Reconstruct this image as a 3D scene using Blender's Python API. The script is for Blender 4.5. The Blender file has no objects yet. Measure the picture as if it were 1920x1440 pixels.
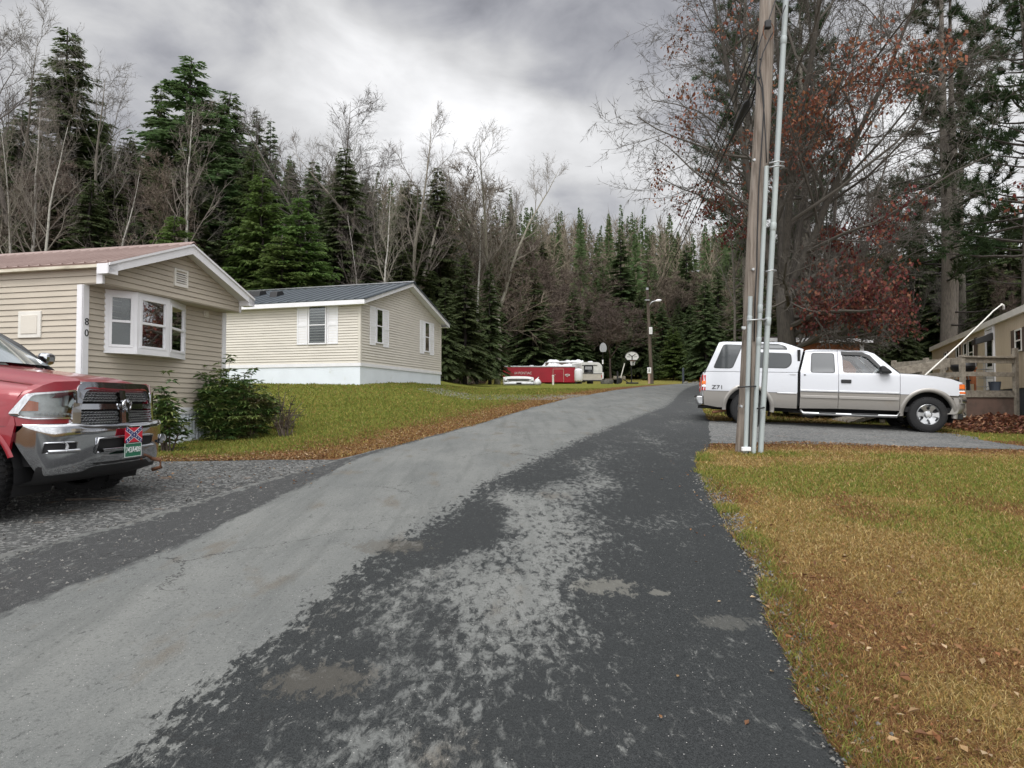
import bpy, bmesh, math, random
import numpy as np
from mathutils import Vector, Matrix
R = math.radians
random.seed(7); RNG = np.random.default_rng(7)
S = bpy.context.scene
COL = S.collection

# ------------------------------------------------------------------ camera
cd = bpy.data.cameras.new("Camera"); cam = bpy.data.objects.new("Camera", cd); COL.objects.link(cam)
cam.location = (0, 0, 1.6); cam.rotation_euler = (R(90 + 1.65), 0, 0)
cd.sensor_width = 36; cd.lens = 36 * 1250 / 1920; cd.clip_start = .05; cd.clip_end = 3000
S.camera = cam

# ------------------------------------------------------------------ light, sky, exposure
SUN_EL, SUN_AZ = R(52), R(205)           # high, behind the camera and a little to the left
S.view_settings.view_transform = 'Standard'; S.view_settings.look = 'None'
S.view_settings.gamma = 1; S.view_settings.exposure = 0.32
sd = bpy.data.lights.new("sun", 'SUN'); sd.energy = 1.1; sd.angle = R(28); sd.color = (1, .97, .92)
so = bpy.data.objects.new("sun", sd); COL.objects.link(so)
_sv = Vector((math.sin(SUN_AZ) * math.cos(SUN_EL), math.cos(SUN_AZ) * math.cos(SUN_EL), math.sin(SUN_EL)))
so.rotation_euler = _sv.to_track_quat('Z', 'Y').to_euler(); so.location = (0, 0, 30)

class NT:
    """tiny node-tree writer"""
    def __init__(s, tree): s.t = tree; s.n = tree.nodes; s.l = tree.links
    def new(s, typ, **kw):
        n = s.n.new(typ)
        for k, v in kw.items():
            if k.startswith('i_'):
                key = k[2:].replace('__', ' ')
                n.inputs[int(key) if key.isdigit() else key].default_value = v
            else: setattr(n, k, v)
        return n
    def link(s, a, b): s.l.new(a, b)
    def put(s, sock, v):
        if isinstance(v, bpy.types.NodeSocket): s.l.new(v, sock)
        else: sock.default_value = v
    def math(s, op, a, b=0.0, c=None, clamp=False):
        n = s.n.new('ShaderNodeMath'); n.operation = op; n.use_clamp = clamp
        s.put(n.inputs[0], a); s.put(n.inputs[1], b)
        if c is not None: s.put(n.inputs[2], c)
        return n.outputs[0]
    def sstep(s, a, b, x):
        n = s.n.new('ShaderNodeMapRange'); n.interpolation_type = 'SMOOTHSTEP'
        s.put(n.inputs[0], x); s.put(n.inputs[1], a); s.put(n.inputs[2], b)
        n.inputs[3].default_value = 0; n.inputs[4].default_value = 1
        return n.outputs[0]
    def mix(s, f, a, b, blend='MIX'):
        n = s.n.new('ShaderNodeMix'); n.data_type = 'RGBA'; n.blend_type = blend
        s.put(n.inputs[0], f)
        for i, v in ((6, a), (7, b)):
            if isinstance(v, (tuple, list)) and len(v) == 3: v = (*v, 1)
            s.put(n.inputs[i], v)
        return n.outputs[2]
    def noise(s, vec, scale, detail=4, rough=.55, dist=0.0, out=0):
        n = s.n.new('ShaderNodeTexNoise'); n.inputs['Scale'].default_value = scale
        n.inputs['Detail'].default_value = detail; n.inputs['Roughness'].default_value = rough
        n.inputs['Distortion'].default_value = dist
        if vec is not None: s.l.new(vec, n.inputs['Vector'])
        return n.outputs[out]
    def mapping(s, vec, scale=(1, 1, 1), loc=(0, 0, 0), rot=(0, 0, 0)):
        n = s.n.new('ShaderNodeMapping'); s.l.new(vec, n.inputs[0])
        n.inputs['Scale'].default_value = scale; n.inputs['Location'].default_value = loc; n.inputs['Rotation'].default_value = rot
        return n.outputs[0]
    def ramp(s, f, stops):
        n = s.n.new('ShaderNodeValToRGB'); s.put(n.inputs[0], f); cr = n.color_ramp
        while len(cr.elements) > 1: cr.elements.remove(cr.elements[-1])
        cr.elements[0].position = stops[0][0]; cr.elements[0].color = (*stops[0][1], 1)
        for p, c in stops[1:]:
            e = cr.elements.new(p); e.color = (*c, 1)
        return n.outputs[0]

def build_world():
    w = bpy.data.worlds.new("World"); S.world = w; w.use_nodes = True
    w.node_tree.nodes.clear(); t = NT(w.node_tree)
    out = t.new('ShaderNodeOutputWorld')
    tc = t.new('ShaderNodeTexCoord'); d = tc.outputs['Generated']
    sep = t.new('ShaderNodeSeparateXYZ'); t.link(d, sep.inputs[0]); x, y, z = sep.outputs
    sky = t.new('ShaderNodeTexSky', sky_type='NISHITA', sun_disc=False, sun_elevation=SUN_EL, sun_rotation=SUN_AZ)
    # cloud deck: directions carried onto a flat ceiling
    den = t.math('ADD', t.math('MAXIMUM', z, 0.0), .30)
    cx = t.math('DIVIDE', x, den); cy = t.math('DIVIDE', y, den)
    cmb = t.new('ShaderNodeCombineXYZ'); t.link(cx, cmb.inputs[0]); t.link(cy, cmb.inputs[1]); P = cmb.outputs[0]
    n1 = t.noise(P, 1.9, 6, .52, .5); n2 = t.noise(t.mapping(d, (1, 1, 2.0), (3.1, 7.7, 0)), 5.2, 6, .55, .5)
    warp = t.noise(d, 3.2, 4, .55, .0, 1)
    wv = t.new('ShaderNodeVectorMath', operation='MULTIPLY_ADD'); t.link(warp, wv.inputs[0])
    wv.inputs[1].default_value = (.30, .30, .22); t.link(d, wv.inputs[2])
    wv2 = t.new('ShaderNodeVectorMath', operation='SUBTRACT'); t.link(wv.outputs[0], wv2.inputs[0]); wv2.inputs[1].default_value = (.15, .15, .11)
    v = t.math('MULTIPLY_ADD', t.math('SUBTRACT', n1, .5), .58, .43)
    v = t.math('MULTIPLY_ADD', t.math('SUBTRACT', n2, .5), .62, v)
    for az, el, rad, sx, gain in CLOUDS:     # brighter and darker masses of the deck, each at its own bearing
        c = Vector((math.sin(R(az)) * math.cos(R(el)), math.cos(R(az)) * math.cos(R(el)), math.sin(R(el))))
        df = t.new('ShaderNodeVectorMath', operation='SUBTRACT'); t.link(wv2.outputs[0], df.inputs[0]); df.inputs[1].default_value = c
        sc = t.new('ShaderNodeVectorMath', operation='MULTIPLY'); t.link(df.outputs[0], sc.inputs[0]); sc.inputs[1].default_value = (1 / sx, 1, 1)
        ln = t.new('ShaderNodeVectorMath', operation='LENGTH'); t.link(sc.outputs[0], ln.inputs[0])
        v = t.math('MULTIPLY_ADD', t.sstep(rad, 0.0, ln.outputs['Value']), gain * .88, v)
    v = t.math('MAXIMUM', v, .16)
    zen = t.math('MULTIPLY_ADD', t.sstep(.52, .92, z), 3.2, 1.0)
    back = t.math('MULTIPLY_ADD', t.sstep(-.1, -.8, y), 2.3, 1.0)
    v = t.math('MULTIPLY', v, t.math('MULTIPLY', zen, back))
    tint = t.mix(t.sstep(.25, .6, v), (.90, .91, 1.0), (.99, .99, 1.0))
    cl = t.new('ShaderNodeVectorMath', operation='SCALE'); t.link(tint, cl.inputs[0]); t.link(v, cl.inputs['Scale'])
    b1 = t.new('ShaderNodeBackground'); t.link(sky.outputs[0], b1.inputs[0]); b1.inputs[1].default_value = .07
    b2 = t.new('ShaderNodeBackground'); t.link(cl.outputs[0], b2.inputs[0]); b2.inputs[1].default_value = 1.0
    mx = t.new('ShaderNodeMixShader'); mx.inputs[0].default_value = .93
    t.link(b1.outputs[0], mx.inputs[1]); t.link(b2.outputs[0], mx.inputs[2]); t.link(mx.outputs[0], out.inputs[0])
# azimuth, elevation (deg), radius, sideways stretch, gain
CLOUDS = [(-10, 23, .15, 1.9, .42), (2, 21, .15, 1.9, .32), (-17, 27, .12, 1.5, .30), (-4, 22, .2, 2, .12), (14, 15.5, .15, 1.6, .25), (31, 16, .25, 1.4, .42),
          (4, 19.0, .11, 1.3, -.10), (6, 17.5, .12, 1.3, -.20), (-2, 30, .22, 2.4, -.16), (-26, 21, .2, 1.8, -.06), (11, 26, .14, 1.5, .12), (-30, 30, .2, 2, .14)]
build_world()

# ------------------------------------------------------------------ mesh helpers
class MB:
    """collects vertices and faces; build() links them as one mesh object"""
    def __init__(s): s.v = []; s.f = []; s.n = 0; s.mi = []; s.cur = 0
    def add(s, V, Fs):
        V = np.asarray(V, float).reshape(-1, 3); s.v.append(V)
        if isinstance(Fs, np.ndarray): s.f.append(Fs + s.n); s.mi.append(np.full(len(Fs), s.cur))
        else:
            by = {}
            for f in Fs: by.setdefault(len(f), []).append(f)
            for k, a in by.items(): s.f.append(np.array(a, int) + s.n); s.mi.append(np.full(len(a), s.cur))
        s.n += len(V); return s
    def box(s, a, b, M=None):
        x0, y0, z0 = a; x1, y1, z1 = b
        V = np.array([(x0, y0, z0), (x1, y0, z0), (x1, y1, z0), (x0, y1, z0), (x0, y0, z1), (x1, y0, z1), (x1, y1, z1), (x0, y1, z1)], float)
        if M is not None: V = np.array([M @ Vector(p) for p in V])
        return s.add(V, [(0, 3, 2, 1), (4, 5, 6, 7), (0, 1, 5, 4), (1, 2, 6, 5), (2, 3, 7, 6), (3, 0, 4, 7)])
    def quad(s, *p): return s.add(np.array(p, float), [tuple(range(len(p)))])
    def prism(s, poly, ext, fn=None):
        """poly: 3d points of one cap; ext: vector to the other cap"""
        A = np.array(poly, float); B = A + np.array(ext, float); n = len(A)
        return s.add(np.vstack([A, B]), [tuple(range(n))[::-1], tuple(range(n, 2 * n))] + [(i, (i + 1) % n, n + (i + 1) % n, n + i) for i in range(n)])
    def tube(s, pts, rad, k=8, cap=True):
        P = np.array(pts, float); n = len(P); r = np.broadcast_to(np.asarray(rad, float), (n,))
        Tn = np.gradient(P, axis=0) if n > 2 else np.repeat((P[-1] - P[0])[None], n, 0)
        Tn = Tn / np.maximum(np.linalg.norm(Tn, axis=1, keepdims=True), 1e-9)
        ref = np.array([0, 0, 1.]) if abs(Tn[:, 2]).mean() < .8 else np.array([1., 0, 0])
        A = np.cross(Tn, ref); A /= np.maximum(np.linalg.norm(A, axis=1, keepdims=True), 1e-9); B = np.cross(Tn, A)
        a = np.arange(k) * 2 * math.pi / k
        V = P[:, None] + r[:, None, None] * (np.cos(a)[None, :, None] * A[:, None] + np.sin(a)[None, :, None] * B[:, None])
        i = np.arange(n - 1)[:, None] * k; j = np.arange(k)[None]; j2 = (j + 1) % k
        Q = np.stack([i + j, i + j2, i + k + j2, i + k + j], -1).reshape(-1, 4)
        m = s.n; s.add(V.reshape(-1, 3), Q)
        if cap:
            s.f.append(np.array([list(range(k))[::-1]]) + m); s.mi.append(np.full(1, s.cur))
            s.f.append(np.array([list(range((n - 1) * k, n * k))]) + m); s.mi.append(np.full(1, s.cur))
        return s
    def lathe(s, prof, axis='z', c=(0, 0, 0), k=24):
        """prof: (radius, height) rings about an axis"""
        a = np.arange(k) * 2 * math.pi / k; n = len(prof); V = np.zeros((n, k, 3))
        for i, (r, h) in enumerate(prof):
            p = (r * np.cos(a), r * np.sin(a), np.full(k, h))
            o = {'z': (0, 1, 2), 'y': (0, 2, 1), 'x': (2, 0, 1)}[axis]
            for q in range(3): V[i, :, o[q]] = p[q]
        V += np.array(c)
        F = [(i * k + j, i * k + (j + 1) % k, (i + 1) * k + (j + 1) % k, (i + 1) * k + j) for i in range(n - 1) for j in range(k)]
        return s.add(V.reshape(-1, 3), F)
    def grid(s, V, closed=False):
        V = np.asarray(V, float); n, m = V.shape[:2]
        i = np.arange(n - 1)[:, None] * m; j = np.arange(m - (0 if closed else 1))[None]; j2 = (j + 1) % m
        return s.add(V.reshape(-1, 3), np.stack([i + j, i + j2, i + m + j2, i + m + j], -1).reshape(-1, 4))
    def mesh(s, name):
        me = bpy.data.meshes.new(name)
        if not s.v: return me
        V = np.vstack(s.v); me.vertices.add(len(V)); me.vertices.foreach_set('co', V.astype(np.float32).ravel())
        li = np.concatenate([f.ravel() for f in s.f]); ct = np.concatenate([np.full(len(f), f.shape[1]) for f in s.f])
        me.loops.add(len(li)); me.loops.foreach_set('vertex_index', li.astype(np.int32))
        me.polygons.add(len(ct)); st = np.concatenate([[0], np.cumsum(ct)[:-1]])
        me.polygons.foreach_set('loop_start', st.astype(np.int32)); me.polygons.foreach_set('loop_total', ct.astype(np.int32))
        me.polygons.foreach_set('material_index', np.concatenate(s.mi).astype(np.int32))
        me.polygons.foreach_set('use_smooth', np.zeros(len(ct), bool)); me.update(calc_edges=True); me.validate(); return me
    def build(s, name, mats, parent=None, loc=None, smooth=False, bevel=0, fix=False, rot=None):
        me = s.mesh(name)
        for m in (mats if isinstance(mats, (list, tuple)) else [mats]): me.materials.append(m)
        return link(name, me, parent, loc, smooth, bevel, fix, rot)
def link(name, me, parent=None, loc=None, smooth=False, bevel=0, fix=False, rot=None):
    if fix or bevel:
        bm = bmesh.new(); bm.from_mesh(me); bmesh.ops.remove_doubles(bm, verts=bm.verts, dist=1e-5)
        bmesh.ops.recalc_face_normals(bm, faces=bm.faces); bm.to_mesh(me); bm.free()
    if smooth:
        me.polygons.foreach_set('use_smooth', np.ones(len(me.polygons), bool))
        if smooth == 'auto' and len(me.edges): me.set_sharp_from_angle(angle=R(38))
    o = bpy.data.objects.new(name, me); COL.objects.link(o)
    if parent is not None: o.parent = parent
    if loc is not None: o.location = loc
    if rot is not None: o.rotation_euler = rot
    if bevel:
        b = o.modifiers.new('bevel', 'BEVEL'); b.width = bevel; b.segments = 2; b.limit_method = 'ANGLE'; b.angle_limit = R(40)
    return o
def tag(o, label=None, cat=None, group=None, kind=None):
    if label: o['label'] = label
    if cat: o['category'] = cat
    if group: o['group'] = group
    if kind: o['kind'] = kind
    return o
def thing(name, label, cat, loc=(0, 0, 0), rz=0, group=None, rot=None):
    o = bpy.data.objects.new(name, None); COL.objects.link(o); o.location = loc
    o.rotation_euler = rot if rot is not None else (0, 0, rz); o.empty_display_size = .3
    return tag(o, label, cat, group)
def panel(name, mat, loops, fn, cuts=((), ()), rim=(0, 0, 0), parent=None, smooth='auto'):
    """sheet metal: 2d outline (first loop) with holes, cut along lines, bent by fn(a, b) -> xyz, edges turned in by rim"""
    bm = bmesh.new(); es = []
    for L in loops:
        vs = [bm.verts.new((a, b, 0)) for a, b in L]
        es += [bm.edges.new((vs[i], vs[(i + 1) % len(vs)])) for i in range(len(vs))]
    bmesh.ops.triangle_fill(bm, edges=es, use_beauty=True, use_dissolve=False)
    for ax in (0, 1):
        for c in cuts[ax]:
            co = [0, 0, 0]; no = [0, 0, 0]; co[ax] = c; no[ax] = 1
            bmesh.ops.bisect_plane(bm, geom=bm.verts[:] + bm.edges[:] + bm.faces[:], plane_co=co, plane_no=no, dist=1e-5)
    for v in bm.verts: v.co = fn(v.co.x, v.co.y)
    if any(rim):
        be = [e for e in bm.edges if e.is_boundary]
        r = bmesh.ops.extrude_edge_only(bm, edges=be)
        bmesh.ops.translate(bm, verts=[g for g in r['geom'] if isinstance(g, bmesh.types.BMVert)], vec=rim)
    bmesh.ops.recalc_face_normals(bm, faces=bm.faces)
    me = bpy.data.meshes.new(name); bm.to_mesh(me); bm.free(); me.materials.append(mat)
    return link(name, me, parent, smooth=smooth)
def arc(cx, cz, r, a0, a1, n=12, rz=None):
    return [(cx + r * math.cos(R(a0 + (a1 - a0) * i / n)), cz + (rz or r) * math.sin(R(a0 + (a1 - a0) * i / n))) for i in range(n + 1)]
def rrect(x0, z0, x1, z1, r=.05, n=4):
    return arc(x1 - r, z0 + r, r, -90, 0, n) + arc(x1 - r, z1 - r, r, 0, 90, n) + arc(x0 + r, z1 - r, r, 90, 180, n) + arc(x0 + r, z0 + r, r, 180, 270, n)
def rpoly(P, r=.05, n=4):
    out = []; m = len(P)
    for i in range(m):
        p = Vector(P[i]); a = (Vector(P[i - 1]) - p); b = (Vector(P[(i + 1) % m]) - p)
        q = min(r, a.length * .45, b.length * .45); a = p + a.normalized() * q; b = p + b.normalized() * q
        for k in range(n + 1):
            t = k / n; c = a * (1 - t) ** 2 + p * 2 * t * (1 - t) + b * t * t; out.append((c.x, c.y))
    return out
def text_obj(name, s, size, mat, parent, M, depth=.004, sx=1.0):
    cu = bpy.data.curves.new(name, 'FONT'); cu.body = s; cu.size = size; cu.extrude = depth; cu.align_x = 'CENTER'; cu.align_y = 'CENTER'
    tmp = bpy.data.objects.new('tmp', cu); COL.objects.link(tmp); dg = bpy.context.evaluated_depsgraph_get()
    me = bpy.data.meshes.new_from_object(tmp.evaluated_get(dg)); bpy.data.objects.remove(tmp); bpy.data.curves.remove(cu)
    me.materials.clear(); me.materials.append(mat); me.transform(Matrix.Scale(sx, 4, (1, 0, 0))); me.transform(M)
    return link(name, me, parent)
def frame_m(o, x, y):
    """matrix taking local x,y to the given directions at o"""
    x = Vector(x).normalized(); y = Vector(y).normalized(); z = x.cross(y)
    return Matrix(((x.x, y.x, z.x, o[0]), (x.y, y.y, z.y, o[1]), (x.z, y.z, z.z, o[2]), (0, 0, 0, 1)))

# ------------------------------------------------------------------ materials
def mat(name, c, rough=.6, metal=0.0, var=0.0, vs=3.0, c2=None, bump=0.0, bs=40.0, coat=0.0, spec=.5, stretch=(1, 1, 1), rnd=0.0, trans=0.0, dirt_or_sheen=None):
    m = bpy.data.materials.new(name); m.use_nodes = True; t = NT(m.node_tree); b = t.n['Principled BSDF']
    tc = t.new('ShaderNodeTexCoord').outputs['Object']
    if stretch != (1, 1, 1): tc = t.mapping(tc, stretch)
    col = None
    if c2 is not None or var:
        c2_ = c2 if c2 is not None else tuple(x * (1 - var) for x in c)
        f = t.sstep(.35, .68, t.noise(tc, vs, 5, .6))
        col = t.mix(f, c, c2_)
    if dirt_or_sheen:
        dc, ds, lo = dirt_or_sheen
        col = t.mix(t.math('MULTIPLY', t.sstep(lo, .8, t.noise(tc, ds, 6, .65)), .8), col if col is not None else c, dc)
    if rnd:
        oi = t.new('ShaderNodeObjectInfo'); hs = t.new('ShaderNodeHueSaturation')
        t.link(t.math('MULTIPLY_ADD', oi.outputs['Random'], rnd * 2, 1 - rnd), hs.inputs['Value'])
        t.link(t.math('MULTIPLY_ADD', oi.outputs['Random'], .05, .475), hs.inputs['Hue'])
        t.put(hs.inputs['Color'], col if col is not None else (*c, 1)); col = hs.outputs[0]
    if col is not None: t.link(col, b.inputs['Base Color'])
    else: b.inputs['Base Color'].default_value = (*c, 1)
    b.inputs['Roughness'].default_value = rough; b.inputs['Metallic'].default_value = metal
    b.inputs['Coat Weight'].default_value = coat; b.inputs['Coat Roughness'].default_value = .06
    b.inputs['Specular IOR Level'].default_value = spec
    if bump:
        bn = t.new('ShaderNodeBump'); bn.inputs['Strength'].default_value = bump; bn.inputs['Distance'].default_value = .02
        t.link(t.noise(tc, bs, 4, .6), bn.inputs['Height']); t.link(bn.outputs[0], b.inputs['Normal'])
    if trans:
        tr = t.new('ShaderNodeBsdfTranslucent'); mx = t.new('ShaderNodeMixShader'); mx.inputs[0].default_value = trans
        if col is not None: t.link(col, tr.inputs[0])
        else: tr.inputs[0].default_value = (*c, 1)
        t.link(b.outputs[0], mx.inputs[1]); t.link(tr.outputs[0], mx.inputs[2]); t.link(mx.outputs[0], t.n['Material Output'].inputs[0])
    return m
def glass_mat(name, tint=(.9, .95, .95), through=.85):
    m = bpy.data.materials.new(name); m.use_nodes = True; t = NT(m.node_tree); t.n.clear()
    o = t.new('ShaderNodeOutputMaterial'); tr = t.new('ShaderNodeBsdfTransparent'); tr.inputs[0].default_value = (*[x * through for x in tint], 1)
    gl = t.new('ShaderNodeBsdfGlossy'); gl.inputs['Roughness'].default_value = .02
    fr = t.new('ShaderNodeFresnel'); fr.inputs[0].default_value = 1.5
    mx = t.new('ShaderNodeMixShader'); t.link(t.math('MULTIPLY_ADD', fr.outputs[0], 1.0, .03), mx.inputs[0])
    t.link(tr.outputs[0], mx.inputs[1]); t.link(gl.outputs[0], mx.inputs[2]); t.link(mx.outputs[0], o.inputs[0]); return m
M = dict(
    siding1=mat('tan_vinyl', (.475, .425, .35), .55, var=.10, vs=1.2, dirt_or_sheen=((.36, .32, .25), 1.0, .60), bump=.05, bs=60, stretch=(1, 1, 4)),
    siding2=mat('cream_vinyl', (.60, .565, .50), .55, var=.08, vs=1.0, dirt_or_sheen=((.47, .44, .37), .8, .60), bump=.05, bs=60, stretch=(1, 1, 4)),
    white=mat('white_paint', (.74, .74, .76), .5, var=.07, vs=2.5),
    whitewarm=mat('weathered_white_paint', (.68, .66, .61), .6, var=.12, vs=3),
    fascia=mat('stained_fascia_paint', (.62, .58, .48), .7, c2=(.42, .38, .29), vs=2.2, stretch=(1, 1, 5), dirt_or_sheen=((.12, .10, .10), 1.1, .60)),
    skirt=mat('white_skirting', (.70, .75, .80), .5, var=.06, vs=1.5, dirt_or_sheen=((.45, .46, .42), 1.3, .62)),
    roofred=mat('faded_red_metal', (.20, .135, .118), .5, 0.0, c2=(.25, .18, .16), vs=1.5, stretch=(1, .3, 1)),
    roofgrey=mat('charcoal_metal_roof', (.075, .09, .105), .38, 0.3, var=.15, vs=2),
    black=mat('black_plastic', (.012, .012, .013), .5),
    rubber=mat('tyre_rubber', (.012, .012, .013), .85, bump=.3, bs=60, dirt_or_sheen=((.05, .045, .04), 4, .55)),
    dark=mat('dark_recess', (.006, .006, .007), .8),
    glass=glass_mat('window_glass'),
    darkglass=mat('dark_glass', (.012, .013, .015), .04, spec=.6),
    tint=glass_mat('tinted_glass', (.35, .4, .45), .55),
    curtain=mat('lace_curtain', (.16, .16, .145), .9, c2=(.04, .04, .038), vs=14),
    screen=mat('grey_insect_screen', (.05, .052, .055), .6, c2=(.075, .078, .08), vs=3),
    chrome=mat('chrome', (.50, .51, .53), .09, 1.0),
    chrome_dull=mat('brushed_alloy', (.55, .56, .57), .28, 1.0, var=.1, vs=8),
    redpaint=mat('deep_red_paint', (.235, .004, .014), .33, 0.1, coat=.7, c2=(.20, .004, .012), vs=4, dirt_or_sheen=((.22, .04, .045), 1.6, .64)),  # pinkish mottling puts sky reflections on the red panels into the paint colour
    glareglass=mat('windshield_glare', (.62, .68, .70), .05, .75, spec=.8), capglass=mat('smoked_sheen_glass', (.05, .055, .058), .05, spec=.7),  # windshield colour carries sky glare; cap glass lightened to stand for reflections
    whitepaint=mat('white_car_paint', (.54, .555, .59), .28, coat=.7, dirt_or_sheen=((.45, .44, .42), 1.2, .58)),
    pewter=mat('pewter_paint', (.29, .275, .255), .38, .35, coat=.4, dirt_or_sheen=((.25, .21, .17), 2, .6)),
    lens=mat('clear_lamp_lens', (.82, .84, .86), .2, .2, spec=.8, var=.25, vs=14),
    amber=mat('amber_lens', (.75, .16, .02), .2),
    redlens=mat('red_lens', (.42, .012, .012), .18),
    platewhite=mat('plate_white', (.75, .75, .75), .4), plategreen=mat('plate_green', (.015, .14, .075), .4),
    flagred=mat('flag_red', (.55, .012, .035), .45), flagblue=mat('flag_blue', (.02, .025, .14), .45),
    pole=mat('weathered_pole_wood', (.265, .225, .19), .85, c2=(.12, .095, .075), vs=3.2, stretch=(8, 8, .3), bump=.9, bs=14, dirt_or_sheen=((.36, .33, .30), 1.4, .5)),
    poledark=mat('old_pole_wood', (.12, .095, .075), .9, c2=(.06, .045, .035), vs=2, stretch=(6, 6, .4)),
    pvc=mat('grey_conduit', (.30, .335, .34), .5, c2=(.36, .40, .395), vs=1.2, stretch=(1, 1, .5), dirt_or_sheen=((.2, .23, .19), 3, .62)),
    galv=mat('galvanised_steel', (.45, .46, .47), .4, .7, var=.2, vs=10),
    cable=mat('black_cable', (.012, .012, .014), .6),
    rust=mat('rusty_wire', (.16, .07, .035), .9),
    trailerred=mat('red_trailer_skin', (.33, .006, .02), .38, c2=(.27, .006, .018), vs=1.2, dirt_or_sheen=((.16, .02, .02), .8, .66)),
    camper=mat('camper_skin', (.62, .62, .60), .5, c2=(.52, .52, .50), vs=2, dirt_or_sheen=((.30, .29, .26), 2.5, .62)),
    campertan=mat('camper_lower_skin', (.46, .43, .38), .55, var=.12),
    tarp=mat('white_tarp', (.66, .67, .68), .5, c2=(.45, .46, .47), vs=3),
    tanmetal=mat('tan_trailer_skin', (.50, .42, .31), .6, c2=(.44, .365, .27), vs=1.0, stretch=(1, 1, .4), dirt_or_sheen=((.25, .2, .15), 2, .66)),
    brownshut=mat('brown_shutter', (.085, .06, .045), .7, var=.2),
    deck=mat('weathered_deck_wood', (.27, .24, .195), .9, c2=(.16, .138, .108), vs=5, stretch=(2, 2, 2), bump=.3, bs=40),
    ply=mat('stained_plywood', (.15, .095, .075), .85, c2=(.10, .07, .055), vs=2.4, dirt_or_sheen=((.20, .17, .15), 1.3, .55)),
    bluegrey=mat('blue_grey_skirting', (.05, .062, .085), .7, var=.25, vs=3, stretch=(6, 6, .5)),
    orange=mat('orange_board', (.36, .13, .05), .8, var=.25, vs=4),
    rooftar=mat('dark_shingle', (.07, .055, .05), .9, var=.3, vs=10),
    concrete=mat('old_concrete', (.25, .25, .24), .95, var=.3, vs=4, bump=.3),
    stone=mat('stone_grey', (.14, .135, .12), .95, var=.4, vs=4, bump=.5),
    beigepaint=mat('faded_beige_board', (.40, .27, .22), .8, var=.15),
    digits=mat('black_numerals', (.01, .01, .01), .5),
    greycar=mat('dark_grey_car_paint', (.03, .033, .038), .3, .3, coat=.6),
)
# ------------------------------------------------------------------ terrain
_py = np.array([-80, -20, 0, 7, 14, 24, 32, 40, 50, 60, 70, 80, 95, 120, 200, 400.]); _pz = np.array([-5, -1.36, 0, .49, .96, 1.62, 2.15, 2.6, 3.02, 3.35, 3.6, 4.35, 5.6, 7, 9, 12.])
_gy = np.arange(-80, 400, .25); _k = np.hanning(25); _k /= _k.sum()
_gz = np.convolve(np.pad(np.interp(_gy, _py, _pz), 12, mode='edge'), _k, 'valid')
def sst(a, b, x):
    t = np.clip((x - a) / (b - a), 0, 1); return t * t * (3 - 2 * t)
def ground(X, Y):
    X = np.asarray(X, float); Y = np.asarray(Y, float)
    z = np.interp(Y, _gy, _gz)
    z = z - .028 * np.clip(X - 5.2, 0, 14) * sst(8, 13, Y) * (1 - sst(24, 50, Y))
    z = z + .62 * sst(15.5, 23, Y + .25 * X) * sst(-1.2, -5.2, X) * (1 - sst(34, 48, Y))
    z = z - .13 * sst(10, 13, Y) * (1 - sst(15, 18, Y)) * sst(-3.5, -5.5, X)
    y0 = 42 + 34 * sst(-30, -2, X) + 20 * sst(-2, 14, X) - 18 * sst(40, 90, X)
    h = np.clip(Y - y0 + .25 * np.clip(-X - 12, 0, 200), 0, None)
    return z + (.24 + .085 * sst(-12, 8, X) - .17 * sst(45, 120, X)) * (np.sqrt(h * h + 36) - 6) * (1 - .55 * sst(190, 300, Y))
def gz(x, y): return float(ground(x, y))
_PER = RNG.random((256, 256))
def vn(X, Y, s=1.0, o=0.0):
    """smooth value noise 0..1"""
    x = np.asarray(X, float) * s + o * 17.3 + 500; y = np.asarray(Y, float) * s + o * 7.1 + 500
    i = np.floor(x).astype(int); j = np.floor(y).astype(int); u = x - i; v = y - j; u = u * u * (3 - 2 * u); v = v * v * (3 - 2 * v)
    g = lambda a, b: _PER[a % 256, b % 256]
    return (g(i, j) * (1 - u) + g(i + 1, j) * u) * (1 - v) + (g(i, j + 1) * (1 - u) + g(i + 1, j + 1) * u) * v
def fbm(X, Y, s, o=0.0): return .55 * vn(X, Y, s, o) + .3 * vn(X, Y, s * 2.1, o + 3) + .15 * vn(X, Y, s * 4.3, o + 5)
# road outline: paved edges and wear lines against distance
_ry = np.array([-8, 2.6, 4, 5.4, 6.5, 7.8, 9.1, 10.2, 11.3, 13.2, 16.1, 21.4, 25.6, 31.8, 38.6, 46.5, 54.8, 75])
_rx = np.array([
    [-5.2, -4.6, -4.4, -4.1, -3.65, -3.37, -2.95, -2.7, -2.34, -1.69, -.77, .68, 2.04, 4.58, 7.42, 11.17, 14.9, 26],
    [-4.2, -3.4, -3.15, -2.85, -2.66, -2.6, -2.48, -2.42, -2.2, -1.6, -.7, .74, 2.1, 4.63, 7.46, 11.2, 14.93, 26.1],
    [-1.7, -1.52, -1.32, -1.12, -.8, -.45, -.07, .35, .75, 1.45, 2.6, 4.9, 6.2, 8.0, 10.2, 13, 16.8, 28],
    [1.0, 1.33, 1.60, 1.92, 2.12, 2.34, 2.56, 2.86, 3.25, 3.92, 4.75, 6.1, 7.3, 9.1, 11.0, 13.9, 18.2, 30]])
def road_x(k, Y): return np.interp(Y, _ry, _rx[k])
def lawn_left(Y):
    """left boundary of road or driveway seen by the lawn"""
    return np.where(Y < 11.3, np.interp(Y, [10, 10.25, 10.6, 11.3], [-9, -4.4, -2.85, -2.34]), road_x(0, Y))
def drive_front(X): return np.interp(X, [3.4, 5.5, 7.3, 8.0, 9.0, 11], [12.1, 12.75, 12.4, 12.1, 12.2, 12.6])
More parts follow.
